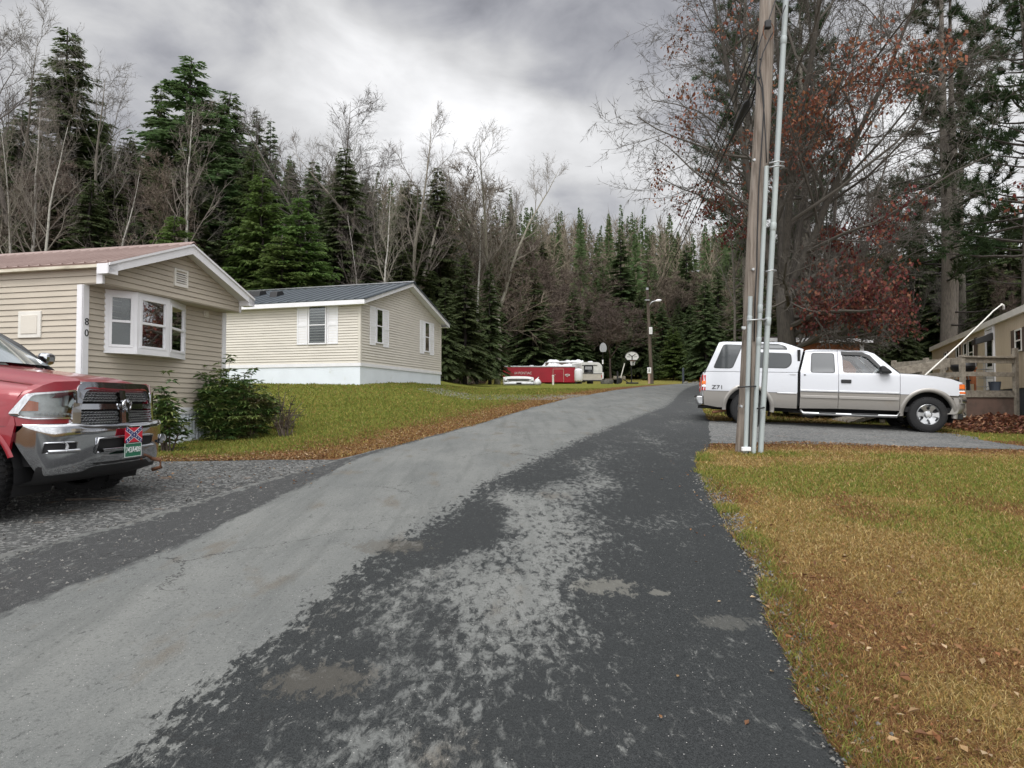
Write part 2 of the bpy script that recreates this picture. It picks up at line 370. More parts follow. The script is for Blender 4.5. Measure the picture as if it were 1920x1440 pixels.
def masks(X, Y):
    """litter, green, forest floor: 0..1 each"""
    X = np.asarray(X, float); Y = np.asarray(Y, float)
    n = fbm(X, Y, .55, 1); n2 = fbm(X, Y, 1.6, 9)
    right = X > road_x(2, Y)
    dr = X - road_x(3, Y)
    g = .72 * sst(.34, .70, n + .30 * (fbm(X, Y, 2.2, 41) - .5) + .27 * np.exp(-((Y - 8.3) / 2.6) ** 2) - .10 * sst(5.5, 3.2, Y) - .12 * sst(10.6, 11.4, Y) - .12 * sst(2.6, .6, dr))
    g = np.maximum(g, .9 * np.exp(-(((X - 4.3) / .9) ** 2 + ((Y - 11.0) / .35) ** 2)))
    g = np.maximum(g, .95 * sst(.34, .10, dr) * sst(.46, .58, n2))
    l = .7 * sst(.50, .66, fbm(X, Y, .75, 21)) * sst(10, 7, Y) + .5 * sst(6.5, 3.5, Y) * sst(.35, .6, n2) + .8 * sst(11.2, 11.9, Y) * (Y < 14)
    dl = lawn_left(Y) - X
    gl = sst(.25, .5, n * .6 + .62 * sst(.3, 2.6, dl) - .12) * (1 - .0 * Y)
    ll = .95 * sst(2.9, .3, dl + 1.3 * (n2 - .5)) + .75 * sst(11.6, 10.3, Y + 1.2 * (n - .5)) + .12 * sst(.55, .7, n2)
    fld = sst(44, 60, Y); gl = gl * (1 - .45 * fld); ll = ll * (1 - fld)
    g = np.where(right & (Y < 40), g, gl); l = np.where(right & (Y < 40), l, ll)
    g = np.where(right & (Y > 13), .75 * sst(.3, .6, n), g)
    y0 = 42 + 40 * sst(-30, -2, X) + 22 * sst(-2, 14, X) - 52 * sst(24, 40, X)
    edge = np.where(X < -3, 37 + .45 * np.clip(X + 14, -3, 60) * 1.0, y0)
    f = sst(-2, 3, Y - edge + 3 * (n - .5)) ; f = np.maximum(f, sst(13, 16, X - .12 * Y) * sst(30, 38, Y))
    f = np.maximum(f, sst(-16, -20, X) * sst(24, 30, Y))
    return np.clip(l, 0, 1), np.clip(g, 0, 1), np.clip(f, 0, 1)
def axis(lo, hi, a, b, fine, grow=1.12):
    v = list(np.arange(a, b + 1e-6, fine)); s = fine
    while v[-1] < hi: s *= grow; v.append(v[-1] + s)
    s = fine; h = [a]
    while h[-1] > lo: s *= grow; h.append(h[-1] - s)
    return np.array(h[:0:-1] + v)
def attr(me, name, vals): me.attributes.new(name, 'FLOAT', 'POINT').data.foreach_set('value', np.asarray(vals, np.float32))
def ground_material():
    m = bpy.data.materials.new('lawn_and_forest_floor'); m.use_nodes = True; t = NT(m.node_tree); b = t.n['Principled BSDF']
    P = t.new('ShaderNodeTexCoord').outputs['Object']
    A = lambda n: t.new('ShaderNodeAttribute', attribute_name=n).outputs['Fac']
    n1 = t.noise(P, 9, 6, .65); n2 = t.noise(P, 42, 4, .65); n3 = t.noise(P, 1.1, 4, .6)
    straw = t.mix(t.sstep(.3, .7, n2), (.10, .062, .026), (.30, .205, .085))
    straw = t.mix(t.sstep(.4, .7, n3), straw, (.21, .15, .055))
    green = t.mix(t.sstep(.3, .7, n2), (.065, .08, .014), (.21, .22, .036))
    green = t.mix(t.sstep(.45, .7, n1), green, (.20, .18, .05))
    leaf = t.mix(t.sstep(.35, .65, n2), (.06, .03, .016), (.22, .115, .05))
    leaf = t.mix(t.sstep(.5, .7, n1), leaf, (.17, .075, .03))
    fl = t.mix(t.sstep(.35, .7, n1), (.030, .022, .015), (.085, .05, .03))
    fl = t.mix(t.sstep(.45, .7, n3), fl, (.06, .032, .018))
    jit = t.math('MULTIPLY', t.math('SUBTRACT', n1, .5), .9)
    c = t.mix(t.sstep(.3, .7, t.math('ADD', A('grn'), jit)), straw, green)
    c = t.mix(t.sstep(.35, .65, t.math('ADD', A('lit'), jit)), c, leaf)
    c = t.mix(t.sstep(.3, .7, t.math('ADD', A('fst'), jit)), c, fl)
    t.link(c, b.inputs['Base Color']); b.inputs['Roughness'].default_value = .95; b.inputs['Specular IOR Level'].default_value = .1
    bp = t.new('ShaderNodeBump'); bp.inputs['Strength'].default_value = .8; bp.inputs['Distance'].default_value = .06
    t.link(t.math('ADD', n2, n1), bp.inputs['Height']); t.link(bp.outputs[0], b.inputs['Normal'])
    return m
def build_ground():
    xs = axis(-420, 420, -12, 14, .2); ys = axis(-70, 390, 0, 34, .22)
    X, Y = np.meshgrid(xs, ys); mb = MB(); mb.grid(np.dstack([X, Y, ground(X, Y) + .03 * (fbm(X, Y, .9, 4) - .5) * sst(16, 40, np.hypot(X, Y))]))
    o = mb.build('ground', ground_material(), smooth=True); tag(o, kind='structure')
    l, g, f = masks(X.ravel(), Y.ravel())
    attr(o.data, 'lit', l); attr(o.data, 'grn', g); attr(o.data, 'fst', f)
build_ground()

def asphalt_material():
    m = bpy.data.materials.new('patched_asphalt'); m.use_nodes = True; t = NT(m.node_tree); b = t.n['Principled BSDF']
    P = t.new('ShaderNodeTexCoord').outputs['Object']
    T = t.new('ShaderNodeAttribute', attribute_name='zone').outputs['Fac']
    Q = t.mapping(P, (1.3, .62, 1), rot=(0, 0, R(10)))
    fine = t.noise(Q, 13.0, 9, .76, .35); mid = t.noise(t.mapping(P, (1, .5, 1), (4, 2, 0)), 1.3, 5, .6, .3); big = t.noise(P, .45, 3, .5)
    grit = t.noise(P, 160, 2, .7); agg = t.new('ShaderNodeTexVoronoi', i_Scale=95.0); t.link(P, agg.inputs['Vector'])
    Tn = t.math('ADD', T, t.math('MULTIPLY', t.math('SUBTRACT', fine, .5), .34))
    Tn = t.math('ADD', Tn, t.math('MULTIPLY', t.math('SUBTRACT', mid, .5), .30))
    zone2 = t.sstep(1.93, 2.07, Tn); zone0 = t.sstep(1.10, .9, Tn)
    # how much of the dark seal coat survives
    sp = t.new('ShaderNodeSeparateXYZ'); t.link(P, sp.inputs[0]); edge = t.math('MULTIPLY', t.math('MULTIPLY', t.math('MULTIPLY', t.sstep(2.10, 2.32, Tn), t.sstep(2.70, 2.42, T)), t.sstep(14, 6, sp.outputs[1])), .40)
    keep = t.math('ADD', t.math('MULTIPLY', zone2, t.math('SUBTRACT', t.math('MULTIPLY_ADD', t.math('SUBTRACT', mid, .5), -1.4, .86), edge)), t.math('MULTIPLY', t.math('MULTIPLY', zone0, t.sstep(.0, .25, Tn)), .78))
    thr = t.math('SUBTRACT', t.math('MULTIPLY_ADD', keep, -.34, .672), t.math('MULTIPLY', t.math('SUBTRACT', big, .5), .10))
    wear = t.sstep(t.math('SUBTRACT', thr, .075), t.math('ADD', thr, .075), fine)
    light = t.mix(t.sstep(.3, .7, mid), (.116, .121, .118), (.155, .159, .152))
    light = t.mix(t.sstep(.56, .70, t.noise(t.mapping(P, (1, .45, 1), (9, 1, 0)), 2.4, 5, .6)), light, (.118, .110, .096))
    light = t.mix(t.math('MULTIPLY', t.sstep(.5, .72, grit), .45), light, (.26, .26, .25))
    g2 = t.noise(P, 55, 3, .7); light = t.mix(t.math('MULTIPLY', t.sstep(.52, .66, g2), .55), light, (.068, .07, .068)); light = t.mix(t.math('MULTIPLY', t.sstep(.60, .66, t.noise(Q, 16, 5, .75)), .7), light, (.055, .057, .056))
    light = t.mix(t.math('MULTIPLY', t.sstep(.20, .05, T), t.sstep(.4, .6, mid)), light, (.12, .12, .115)); strk = t.noise(t.mapping(P, (3.2, .28, 1), rot=(0, 0, R(-6))), 1.6, 6, .65); light = t.mix(t.math('MULTIPLY', t.sstep(.45, .75, strk), .5), light, (.075, .079, .077)); light = t.mix(t.math('MULTIPLY', t.sstep(.42, .22, strk), .4), light, (.165, .17, .165))
    dk = t.mix(t.sstep(.35, .65, grit), (.011, .0125, .013), (.040, .043, .044)); dk = t.mix(t.math('MULTIPLY', t.sstep(.5, .68, g2), .5), dk, (.060, .063, .064))
    dk = t.mix(t.math('MULTIPLY', t.sstep(.4, .7, big), .5), dk, (.028, .030, .031))
    dk = t.mix(zone0, dk, t.mix(t.sstep(.35, .65, grit), (.026, .027, .028), (.065, .066, .066)))
    far = t.new('ShaderNodeSeparateXYZ'); t.link(P, far.inputs[0])
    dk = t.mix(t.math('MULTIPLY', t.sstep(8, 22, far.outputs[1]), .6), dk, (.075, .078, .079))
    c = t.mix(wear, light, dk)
    chip = t.math('MULTIPLY', t.sstep(.12, .07, agg.outputs['Distance']), t.sstep(.82, .86, t.noise(P, 37, 1, .5)))
    sc = t.new('ShaderNodeSeparateColor'); t.link(agg.outputs['Color'], sc.inputs[0])
    c = t.mix(t.math('MULTIPLY', t.sstep(.30, .15, agg.outputs['Distance']), t.sstep(.965, .975, sc.outputs[0])), c, (.42, .41, .39))
    cv = t.new('ShaderNodeTexVoronoi', feature='DISTANCE_TO_EDGE', i_Scale=.42); wr = t.new('ShaderNodeVectorMath', operation='MULTIPLY_ADD'); t.link(t.noise(P, 2.2, 6, .7, 0, 1), wr.inputs[0]); wr.inputs[1].default_value = (.9, .9, 0); t.link(P, wr.inputs[2]); t.link(wr.outputs[0], cv.inputs['Vector'])
    c = t.mix(t.math('MULTIPLY', t.math('MULTIPLY', t.sstep(.0045, .0015, cv.outputs['Distance']), t.sstep(.45, .6, big)), .75), c, (.02, .02, .02))
    for bx, by, rx, ry in ((.62, 4.62, .20, .16), (1.28, 4.0, .16, .11), (.98, 4.5, .06, .05), (-.95, 3.3, .25, .16), (-1.0, 5.6, .3, .2)):     # scuffed spots
        df = t.new('ShaderNodeVectorMath', operation='SUBTRACT'); t.link(P, df.inputs[0]); df.inputs[1].default_value = (bx, by, 0); sc_ = t.new('ShaderNodeVectorMath', operation='MULTIPLY'); t.link(df.outputs[0], sc_.inputs[0]); sc_.inputs[1].default_value = (1 / rx, 1 / ry, 0); ln = t.new('ShaderNodeVectorMath', operation='LENGTH'); t.link(sc_.outputs[0], ln.inputs[0])
        c = t.mix(t.math('MULTIPLY', t.sstep(1.15, .75, t.math('ADD', ln.outputs['Value'], t.math('MULTIPLY', t.math('SUBTRACT', fine, .5), 5.0))), .55 if by != 4.0 else .25), c, (.17, .165, .145) if bx > 0 else (.085, .078, .066))
    t.link(c, b.inputs['Base Color'])
    t.link(t.math('MULTIPLY_ADD', wear, -.12, .88), b.inputs['Roughness']); b.inputs['Specular IOR Level'].default_value = .12
    bp = t.new('ShaderNodeBump'); bp.inputs['Strength'].default_value = .7; bp.inputs['Distance'].default_value = .008
    t.link(t.math('ADD', t.math('MULTIPLY', grit, .8), t.math('MULTIPLY', wear, .5)), bp.inputs['Height']); t.link(bp.outputs[0], b.inputs['Normal'])
    return m
def build_road():
    ys = np.concatenate([np.arange(-8, 14, .1), np.arange(14, 36, .3), np.arange(36, 75, .8)])
    ts = np.linspace(0, 3, 61); X = np.zeros((len(ys), len(ts)))
    for i, y in enumerate(ys): X[i] = np.interp(ts, [0, 1, 2, 3], [road_x(k, y) for k in range(4)])
    Y = np.repeat(ys[:, None], len(ts), 1)
    nz = (fbm(ys, ys * 0, 1.4, 2) - .5) * .22 + (fbm(ys, ys * 0, 5, 6) - .5) * .12
    X += nz[:, None] * sst(2.8, 3, ts)[None] * sst(30, 12, ys)[:, None]
    X -= ((fbm(ys, ys * 0, 1.1, 12) - .5) * .3)[:, None] * sst(.2, 0, ts)[None]
    Z = ground(X, Y) + .014 + .0007 * np.clip(Y, 0, 80)
    Z[:, -1] -= .012; Z[:, 0] -= .012
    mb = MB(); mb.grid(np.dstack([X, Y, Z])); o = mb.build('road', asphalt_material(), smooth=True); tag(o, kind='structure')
    attr(o.data, 'zone', np.repeat(ts[None], len(ys), 0).ravel())
build_road()
def gravel_material(name, a, b_, leafy):
    m = bpy.data.materials.new(name); m.use_nodes = True; t = NT(m.node_tree); b = t.n['Principled BSDF']
    P = t.new('ShaderNodeTexCoord').outputs['Object']
    v = t.new('ShaderNodeTexVoronoi', i_Scale=34.0); t.link(P, v.inputs['Vector']); sc = t.new('ShaderNodeSeparateColor'); t.link(v.outputs['Color'], sc.inputs[0])
    n = t.noise(P, 1.3, 6, .65, .4); g = t.noise(P, 110, 2, .6)
    c = t.mix(t.sstep(.3, .72, n), a, b_); c = t.mix(t.math('MULTIPLY', t.sstep(.45, 1.0, sc.outputs[0]), .6), c, (.30, .30, .29))
    c = t.mix(t.math('MULTIPLY', t.sstep(.4, .7, g), .6), c, tuple(x * .35 for x in a))
    c = t.mix(t.math('MULTIPLY', t.sstep(.60, .72, t.noise(P, 2.3, 5, .7)), leafy), c, (.17, .10, .055))
    t.link(c, b.inputs['Base Color']); b.inputs['Roughness'].default_value = .95
    bp = t.new('ShaderNodeBump'); bp.inputs['Strength'].default_value = .8; bp.inputs['Distance'].default_value = .015
    t.link(t.math('ADD', v.outputs['Distance'], g), bp.inputs['Height']); t.link(bp.outputs[0], b.inputs['Normal']); return m
def sheet(name, rows, m, lift):
    """rows: (y, x0, x1) strips draped on the ground"""
    k = 40; X = np.array([np.linspace(a, b, k) for _, a, b in rows]); Y = np.repeat(np.array([r[0] for r in rows])[:, None], k, 1)
    Y = Y + .12 * (fbm(X, Y, 1.6, 31) - .5)
    mb = MB(); mb.grid(np.dstack([X, Y, ground(X, Y) + lift])); o = mb.build(name, m, smooth=True); return tag(o, kind='structure')
GRAVEL = gravel_material('dark_gravel', (.030, .032, .032), (.070, .071, .069), .6)
sheet('driveway', [(y, -17 + .6 * fbm(y, 0, 1), (road_x(0, y) + .25) if y < 9.9 else float(np.interp(y, [9.9, 10.3], [road_x(0, 9.9) + .2, road_x(0, 10.3) + .1])) + .3 * (vn(y, 3, 4) - .5)) for y in np.arange(1.5, 10.40, .15)], GRAVEL, .009)
sheet('driveway', [(y, road_x(3, y) - .35 + .1 * vn(y, 1, 3), 9.6 + .5 * vn(y, 5, 2)) for y in np.arange(12.35, 16.9, .15)], gravel_material('grey_gravel', (.075, .078, .078), (.135, .135, .13), .7), .009)
sheet('path', [(y, road_x(0, y) - 5.5 - .3 * (y - 25), road_x(0, y) + .6) for y in np.arange(25.5, 29.5, .25)], gravel_material('side_gravel', (.13, .135, .125), (.20, .20, .19), .3), .012)

# ------------------------------------------------------------------ grass, fallen leaves, stones
def color_mat(name, rough=.8, trans=.25, spec=.2):
    m = bpy.data.materials.new(name); m.use_nodes = True; t = NT(m.node_tree); b = t.n['Principled BSDF']
    a = t.new('ShaderNodeAttribute', attribute_name='col'); t.link(a.outputs['Color'], b.inputs['Base Color']); b.inputs['Roughness'].default_value = rough
    b.inputs['Specular IOR Level'].default_value = spec
    tr = t.new('ShaderNodeBsdfTranslucent'); t.link(a.outputs['Color'], tr.inputs[0]); mx = t.new('ShaderNodeMixShader'); mx.inputs[0].default_value = trans
    t.link(b.outputs[0], mx.inputs[1]); t.link(tr.outputs[0], mx.inputs[2]); t.link(mx.outputs[0], t.n['Material Output'].inputs[0]); return m
def put_color(me, C):
    a = me.attributes.new('col', 'FLOAT_COLOR', 'POINT'); a.data.foreach_set('color', np.hstack([C, np.ones((len(C), 1))]).astype(np.float32).ravel())
def blades(name, X, Y, H, Wd, lean, Cc, m):
    n = len(X); Z = ground(X, Y); th = RNG.random(n) * 2 * math.pi; ph = RNG.random(n) * 2 * math.pi
    sd_ = np.stack([np.cos(th), np.sin(th), 0 * th], 1) * Wd[:, None] / 2
    dr = np.stack([np.cos(ph), np.sin(ph), 0 * ph], 1); B = np.stack([X, Y, Z - .004], 1)
    ln = (lean * (.4 + .9 * RNG.random(n)))
    mid = B + dr * (H * .45 * np.sin(ln * .6))[:, None] + np.array([0, 0, 1.]) * (H * .55 * np.cos(ln * .6))[:, None]
    tip = mid + dr * (H * .55 * np.sin(ln * 1.25))[:, None] + np.array([0, 0, 1.]) * (H * .5 * np.cos(np.clip(ln * 1.25, 0, 1.75)))[:, None]
    tip[:, 2] = np.maximum(tip[:, 2], Z + .006)
    V = np.stack([B - sd_, B + sd_, mid + sd_ * .8, mid - sd_ * .8, tip], 1).reshape(-1, 3); i = np.arange(n)[:, None] * 5
    mb = MB(); mb.add(V, i + np.array([[0, 1, 2, 3]])); mb.f.append(i + np.array([[3, 2, 4]])); mb.mi.append(np.zeros(n, int))
    o = mb.build(name, m); put_color(o.data, np.repeat(Cc, 5, 0)); return tag(o, kind='stuff')
def blade_cols(X, Y, dim=1.0):
    l, g, f = masks(X, Y); n = len(X); u = RNG.random(n)
    straw = np.array([[.37, .255, .095], [.30, .19, .065], [.22, .125, .045], [.42, .32, .15], [.21, .165, .045]])[RNG.integers(0, 5, n)]
    grn = np.array([[.14, .175, .032], [.19, .20, .04], [.11, .15, .028], [.24, .205, .05], [.165, .19, .038]])[RNG.integers(0, 5, n)]
    lf = np.array([[.21, .105, .045], [.14, .065, .03], [.27, .15, .065]])[RNG.integers(0, 3, n)]
    c = np.where((u < g * .92)[:, None], grn, straw); c = np.where((RNG.random(n) < l * .55)[:, None], lf, c)
    return c * (.75 + .5 * RNG.random(n))[:, None] * dim
def build_grass():
    m = color_mat('grass_blades')
    n = 330000; Y = 2.0 * (12.6 / 2.0) ** RNG.random(n); lo = road_x(3, Y); hi = .80 * Y + 1.6
    X = lo - .06 + (hi - lo) * RNG.random(n) + .14 * (fbm(Y, Y * 0, 2.2, 8) - .5)
    ok = (X < hi) & (Y < drive_front(X) + .12 * RNG.standard_normal(n)); X, Y = X[ok], Y[ok]
    l, g, f = masks(X, Y); ok = RNG.random(len(X)) < .55 + .45 * np.maximum(g, sst(.35, .6, fbm(X, Y, 2.5, 3))); X, Y = X[ok], Y[ok]; l, g, f = masks(X, Y); n = len(X)
    blades('grass', X, Y, (.024 + .036 * RNG.random(n)) * (1 - .25 * l) * (1 + .25 * g) * (1 + .6 * g * sst(.4, .1, X - road_x(3, Y))), .0017 + .0008 * Y, .95 + .45 * (1 - g), blade_cols(X, Y), m)
    n = 200000; Y = 10.2 * (36 / 10.2) ** (RNG.random(n) ** 1.15); hi = lawn_left(Y) + .08; X = hi - (hi + 9.5 + .18 * (Y - 10)) * RNG.random(n) ** 1.1 + .2 * (fbm(Y, Y * 0, 1.4, 18) - .5)
    s_, c_ = math.sin(.2297), math.cos(.2297); dx, dy = X + 6.85, Y - 11.1      # not inside the near home
    a_ = dx * s_ + dy * c_; b_ = -dx * c_ + dy * s_
    ok = ~((b_ > .3) & (a_ > -.1) & (a_ < 3.8)) & (Y > 9.6); dx, dy = X + 5.52, Y - 24.2; s2, c2 = math.sin(.2917), math.cos(.2917)
    ok &= ~((dx * s2 + dy * c2 > 0) & (-dx * c2 + dy * s2 > 0)); X, Y = X[ok], Y[ok]; l, g, f = masks(X, Y); n = len(X)
    blades('grass', X, Y, (.035 + .05 * RNG.random(n)) * (1 - .3 * l) * (1 + .5 * sst(.6, .75, fbm(X, Y, 1.2, 33))), .004 + .0008 * Y, .8 + .4 * (1 - g), blade_cols(X, Y), m)
    n = 26000; Y = 13 + 14 * RNG.random(n); X = road_x(3, Y) + 14 * RNG.random(n) ** 1.3
    ok = (Y > 17.2 + .6 * (vn(X, Y, 1.2) - .5)) | ((X > 9.7) & (Y < 17)); X, Y = X[ok], Y[ok]; n = len(X)
    blades('grass', X, Y, .04 + .05 * RNG.random(n), .004 + .0008 * Y, np.full(n, .9), blade_cols(X, Y), m)
build_grass()
def leaves_mb(X, Y, Z, size, cols, flat=.5):
    n = len(X); a = RNG.random(n) * 2 * math.pi; tl = RNG.standard_normal((n, 2)) * flat; cu = .25 + .5 * RNG.random(n)
    ex = np.stack([np.cos(a), np.sin(a), tl[:, 0] * .5], 1); ey = np.stack([-np.sin(a), np.cos(a), tl[:, 1] * .5], 1); up = np.array([0, 0, 1.])
    C0 = np.stack([X, Y, Z], 1); L = size[:, None]; Wd = L * .55
    V = np.stack([C0 - ex * L * .5, C0 - ex * L * .1 - ey * Wd * .5 + up * (L * cu[:, None] * .4), C0 + ex * L * .5 + up * (L * cu[:, None] * .3), C0 - ex * L * .1 + ey * Wd * .5 + up * (L * cu[:, None] * .4), C0 + ex * L * .02], 1)
    i = np.arange(n)[:, None] * 5; mb = MB(); mb.add(V.reshape(-1, 3), np.vstack([i + np.array([[0, 1, 4]]), i + np.array([[1, 2, 4]]), i + np.array([[2, 3, 4]]), i + np.array([[3, 0, 4]])]))
    return mb, np.repeat(cols, 5, 0)
LEAFC = np.array([[.24, .135, .06], [.20, .105, .05], [.32, .21, .11], [.15, .075, .04], [.23, .10, .045], [.36, .27, .17]])
def leaf_cols(n, P=LEAFC): return P[RNG.integers(0, len(P), n)] * (.6 + .7 * RNG.random(n))[:, None]
LEAFM = color_mat('dry_leaf', .7, .2)
def build_leaves():
    xs, ys = [], []
    n = 1500; Y = 2.1 * (12.4 / 2.1) ** RNG.random(n); X = road_x(3, Y) - .05 + (.8 * Y + 1.2 - road_x(3, Y)) * RNG.random(n) ** 1.4
    ok = RNG.random(n) < .25 + .75 * masks(X, Y)[0]; xs.append(X[ok]); ys.append(Y[ok])
    n = 2200; X = 3.5 + 8 * RNG.random(n); Y = drive_front(X) - .1 - .55 * np.abs(RNG.standard_normal(n)) * .6; xs.append(X); ys.append(Y)
    n = 5600; Y = 10.25 + 16 * RNG.random(n) ** 1.6; X = lawn_left(Y) - np.abs(RNG.standard_normal(n)) * 1.1; xs.append(X); ys.append(Y)
    n = 1600; X = -3 - 3.5 * RNG.random(n); Y = 10.25 + .5 * np.abs(RNG.standard_normal(n)); xs.append(X); ys.append(Y)
    n = 26; Y = 2.5 + 8 * RNG.random(n); X = road_x(3, Y) - np.abs(RNG.standard_normal(n)) * .35; xs.append(X); ys.append(Y)
    n = 260; X = -6.5 + 4.2 * RNG.random(n); Y = 8.0 + 2.0 * RNG.random(n); ok = (RNG.random(n) < .5); xs.append(X[ok]); ys.append(Y[ok])
    X = np.concatenate(xs); Y = np.concatenate(ys); n = len(X)
    mb, C = leaves_mb(X, Y, ground(X, Y) + .018 + .012 * RNG.random(n), .022 + .034 * RNG.random(n) ** 1.6, leaf_cols(n)); o = mb.build('fallen_leaves', LEAFM); put_color(o.data, C); tag(o, kind='stuff')
    # the heap of oak leaves raked against the deck
    n = 5200; X = 10.9 + 4.6 * RNG.random(n); u = RNG.random(n); Y = 15.6 + 2.0 * u
    hgt = .34 * np.clip(1 - ((X - 13.0) / 2.3) ** 2, 0, 1) * np.clip(1 - ((Y - 16.9) / 1.0) ** 2, 0, 1) * (.7 + .6 * fbm(X, Y, 1.5, 2))
    Zt = ground(X, Y) + hgt * (.55 + .45 * RNG.random(n)) + .015
    P = np.array([[.19, .075, .045], [.14, .055, .038], [.24, .11, .06], [.10, .045, .034], [.30, .17, .10]])
    mb, C = leaves_mb(X, Y, Zt, .07 + .06 * RNG.random(n), leaf_cols(n, P), .9); o = mb.build('leaf_pile', LEAFM); put_color(o.data, C)
    tag(o, 'low heap of reddish brown oak leaves raked against the wooden deck', 'leaf pile')
    # loose stones on drive and verge
    n = 4000; X = np.concatenate([-7 + 4.2 * RNG.random(n // 2), road_x(3, np.linspace(2.4, 9, n // 2)) + .02 + .07 * RNG.standard_normal(n // 2)]); Y = np.concatenate([4.5 + 5.6 * RNG.random(n // 2), np.linspace(2.4, 9, n // 2)])
    s = .006 + .010 * RNG.random(n) ** 2; C0 = np.stack([X, Y, ground(X, Y) + .016 + s * .3], 1)
    D = np.array([[1, 0, 0], [-.6, .8, 0], [-.6, -.8, 0], [0, 0, .8], [0, 0, -.8]]); a = RNG.random(n) * 6.28
    Rm = np.stack([np.stack([np.cos(a), -np.sin(a)], 1), np.stack([np.sin(a), np.cos(a)], 1)], 1)
    V = np.repeat(D[None], n, 0); V[:, :, :2] = np.einsum('nij,nkj->nki', Rm, V[:, :, :2]); V = C0[:, None] + V * s[:, None, None]
    i = np.arange(n)[:, None] * 5; mb = MB(); mb.add(V.reshape(-1, 3), np.vstack([i + np.array([q]) for q in ([0, 1, 3], [1, 2, 3], [2, 0, 3], [1, 0, 4], [2, 1, 4], [0, 2, 4])]))
    o = mb.build('gravel', color_mat('loose_stone', .9, 0)); put_color(o.data, np.repeat(np.array([.15, .147, .138])[None] * (.35 + 1.1 * RNG.random(n))[:, None], 5, 0)); tag(o, kind='stuff')
build_leaves()
# ------------------------------------------------------------------ homes
def siding(mb, O, a, n, z0, z1, span, c=.1016, lip=.016, gap=.009):
    """lap siding: tilted courses with a shadow lip. span(z) -> (t0, t1) along a"""
    O = Vector(O); a = Vector(a); n = Vector(n); k = max(1, round((z1 - z0) / c)); h = (z1 - z0) / k
    for i in range(k):
        zb, zt = z0 + i * h, z0 + (i + 1) * h - gap; b0, b1 = span(zb); t0, t1 = span(zt - 1e-4)
        if t1 - t0 < .01: t0 = t1 = (t0 + t1) / 2
        P = lambda t, z, d: O + a * t + n * d + Vector((0, 0, z))
        mb.quad(P(b0, zb, lip), P(b1, zb, lip), P(t1, zt, 0), P(t0, zt, 0))
        mb.quad(P(b0, zb, -.012), P(b1, zb, -.012), P(b1, zb, lip), P(b0, zb, lip)); mb.quad(P(t0, zt, 0), P(t1, zt, 0), P(t1, zt, -.012), P(t0, zt, -.012)); mb.quad(P(t0, zt, -.012), P(t1, zt, -.012), P(t1, zt + gap, -.012), P(t0, zt + gap, -.012))
def obox(mb, O, a, n, t0, t1, z0, z1, d0, d1):
    """box on a wall: a along wall, n outwards"""
    O = Vector(O); a = Vector(a); n = Vector(n); P = lambda t, d, z: tuple(O + a * t + n * d + Vector((0, 0, z)))
    V = [P(t0, d0, z0), P(t1, d0, z0), P(t1, d1, z0), P(t0, d1, z0), P(t0, d0, z1), P(t1, d0, z1), P(t1, d1, z1), P(t0, d1, z1)]
    mb.add(V, [(0, 3, 2, 1), (4, 5, 6, 7), (0, 1, 5, 4), (1, 2, 6, 5), (2, 3, 7, 6), (3, 0, 4, 7)])
def sash_window(parent, O, a, n, t0, t1, z0, z1, fm, depth=.05, fw=.05, mid=True, curtain=None, screen=False, back=True):
    """hung window: frame > upper and lower pane, with a dark room behind the glass"""
    f = MB(); zm = (z0 + z1) / 2
    obox(f, O, a, n, t0, t0 + fw, z0, z1, 0, depth); obox(f, O, a, n, t1 - fw, t1, z0, z1, 0, depth)
    obox(f, O, a, n, t0 + fw, t1 - fw, z0, z0 + fw, 0, depth); obox(f, O, a, n, t0 + fw, t1 - fw, z1 - fw, z1, 0, depth)
    if mid: obox(f, O, a, n, t0 + fw, t1 - fw, zm - .02, zm + .02, 0, depth - .008)
    fo = f.build('window', fm, parent, bevel=.004)
    if back:
        bk = MB(); obox(bk, O, a, n, t0 + fw * .5, t1 - fw * .5, z0 + fw * .5, z1 - fw * .5, .002, .014); bk.build('room_shade_backing', M['dark'], fo)  # near-black sheet; the unlit room's shade is in its colour
    g = MB(); obox(g, O, a, n, t0 + fw, t1 - fw, zm + .02 if mid else z0 + fw, z1 - fw, depth - .020, depth - .016); g.build('pane', M['glass'], fo)
    if mid:
        g = MB(); obox(g, O, a, n, t0 + fw, t1 - fw, z0 + fw, zm - .02, depth - .024, depth - .020); g.build('pane', M['screen'] if screen else M['glass'], fo)
    if curtain:
        cu = MB(); obox(cu, O, a, n, t0 + fw + curtain[0] * (t1 - t0), t0 + fw + curtain[1] * (t1 - t0 - 2 * fw), zm + .01 + curtain[2] * (zm - z0), z1 - fw, *((.016, .022) if back else (-.1, -.094))); cu.build('curtain', M['curtain'], fo)
    return fo
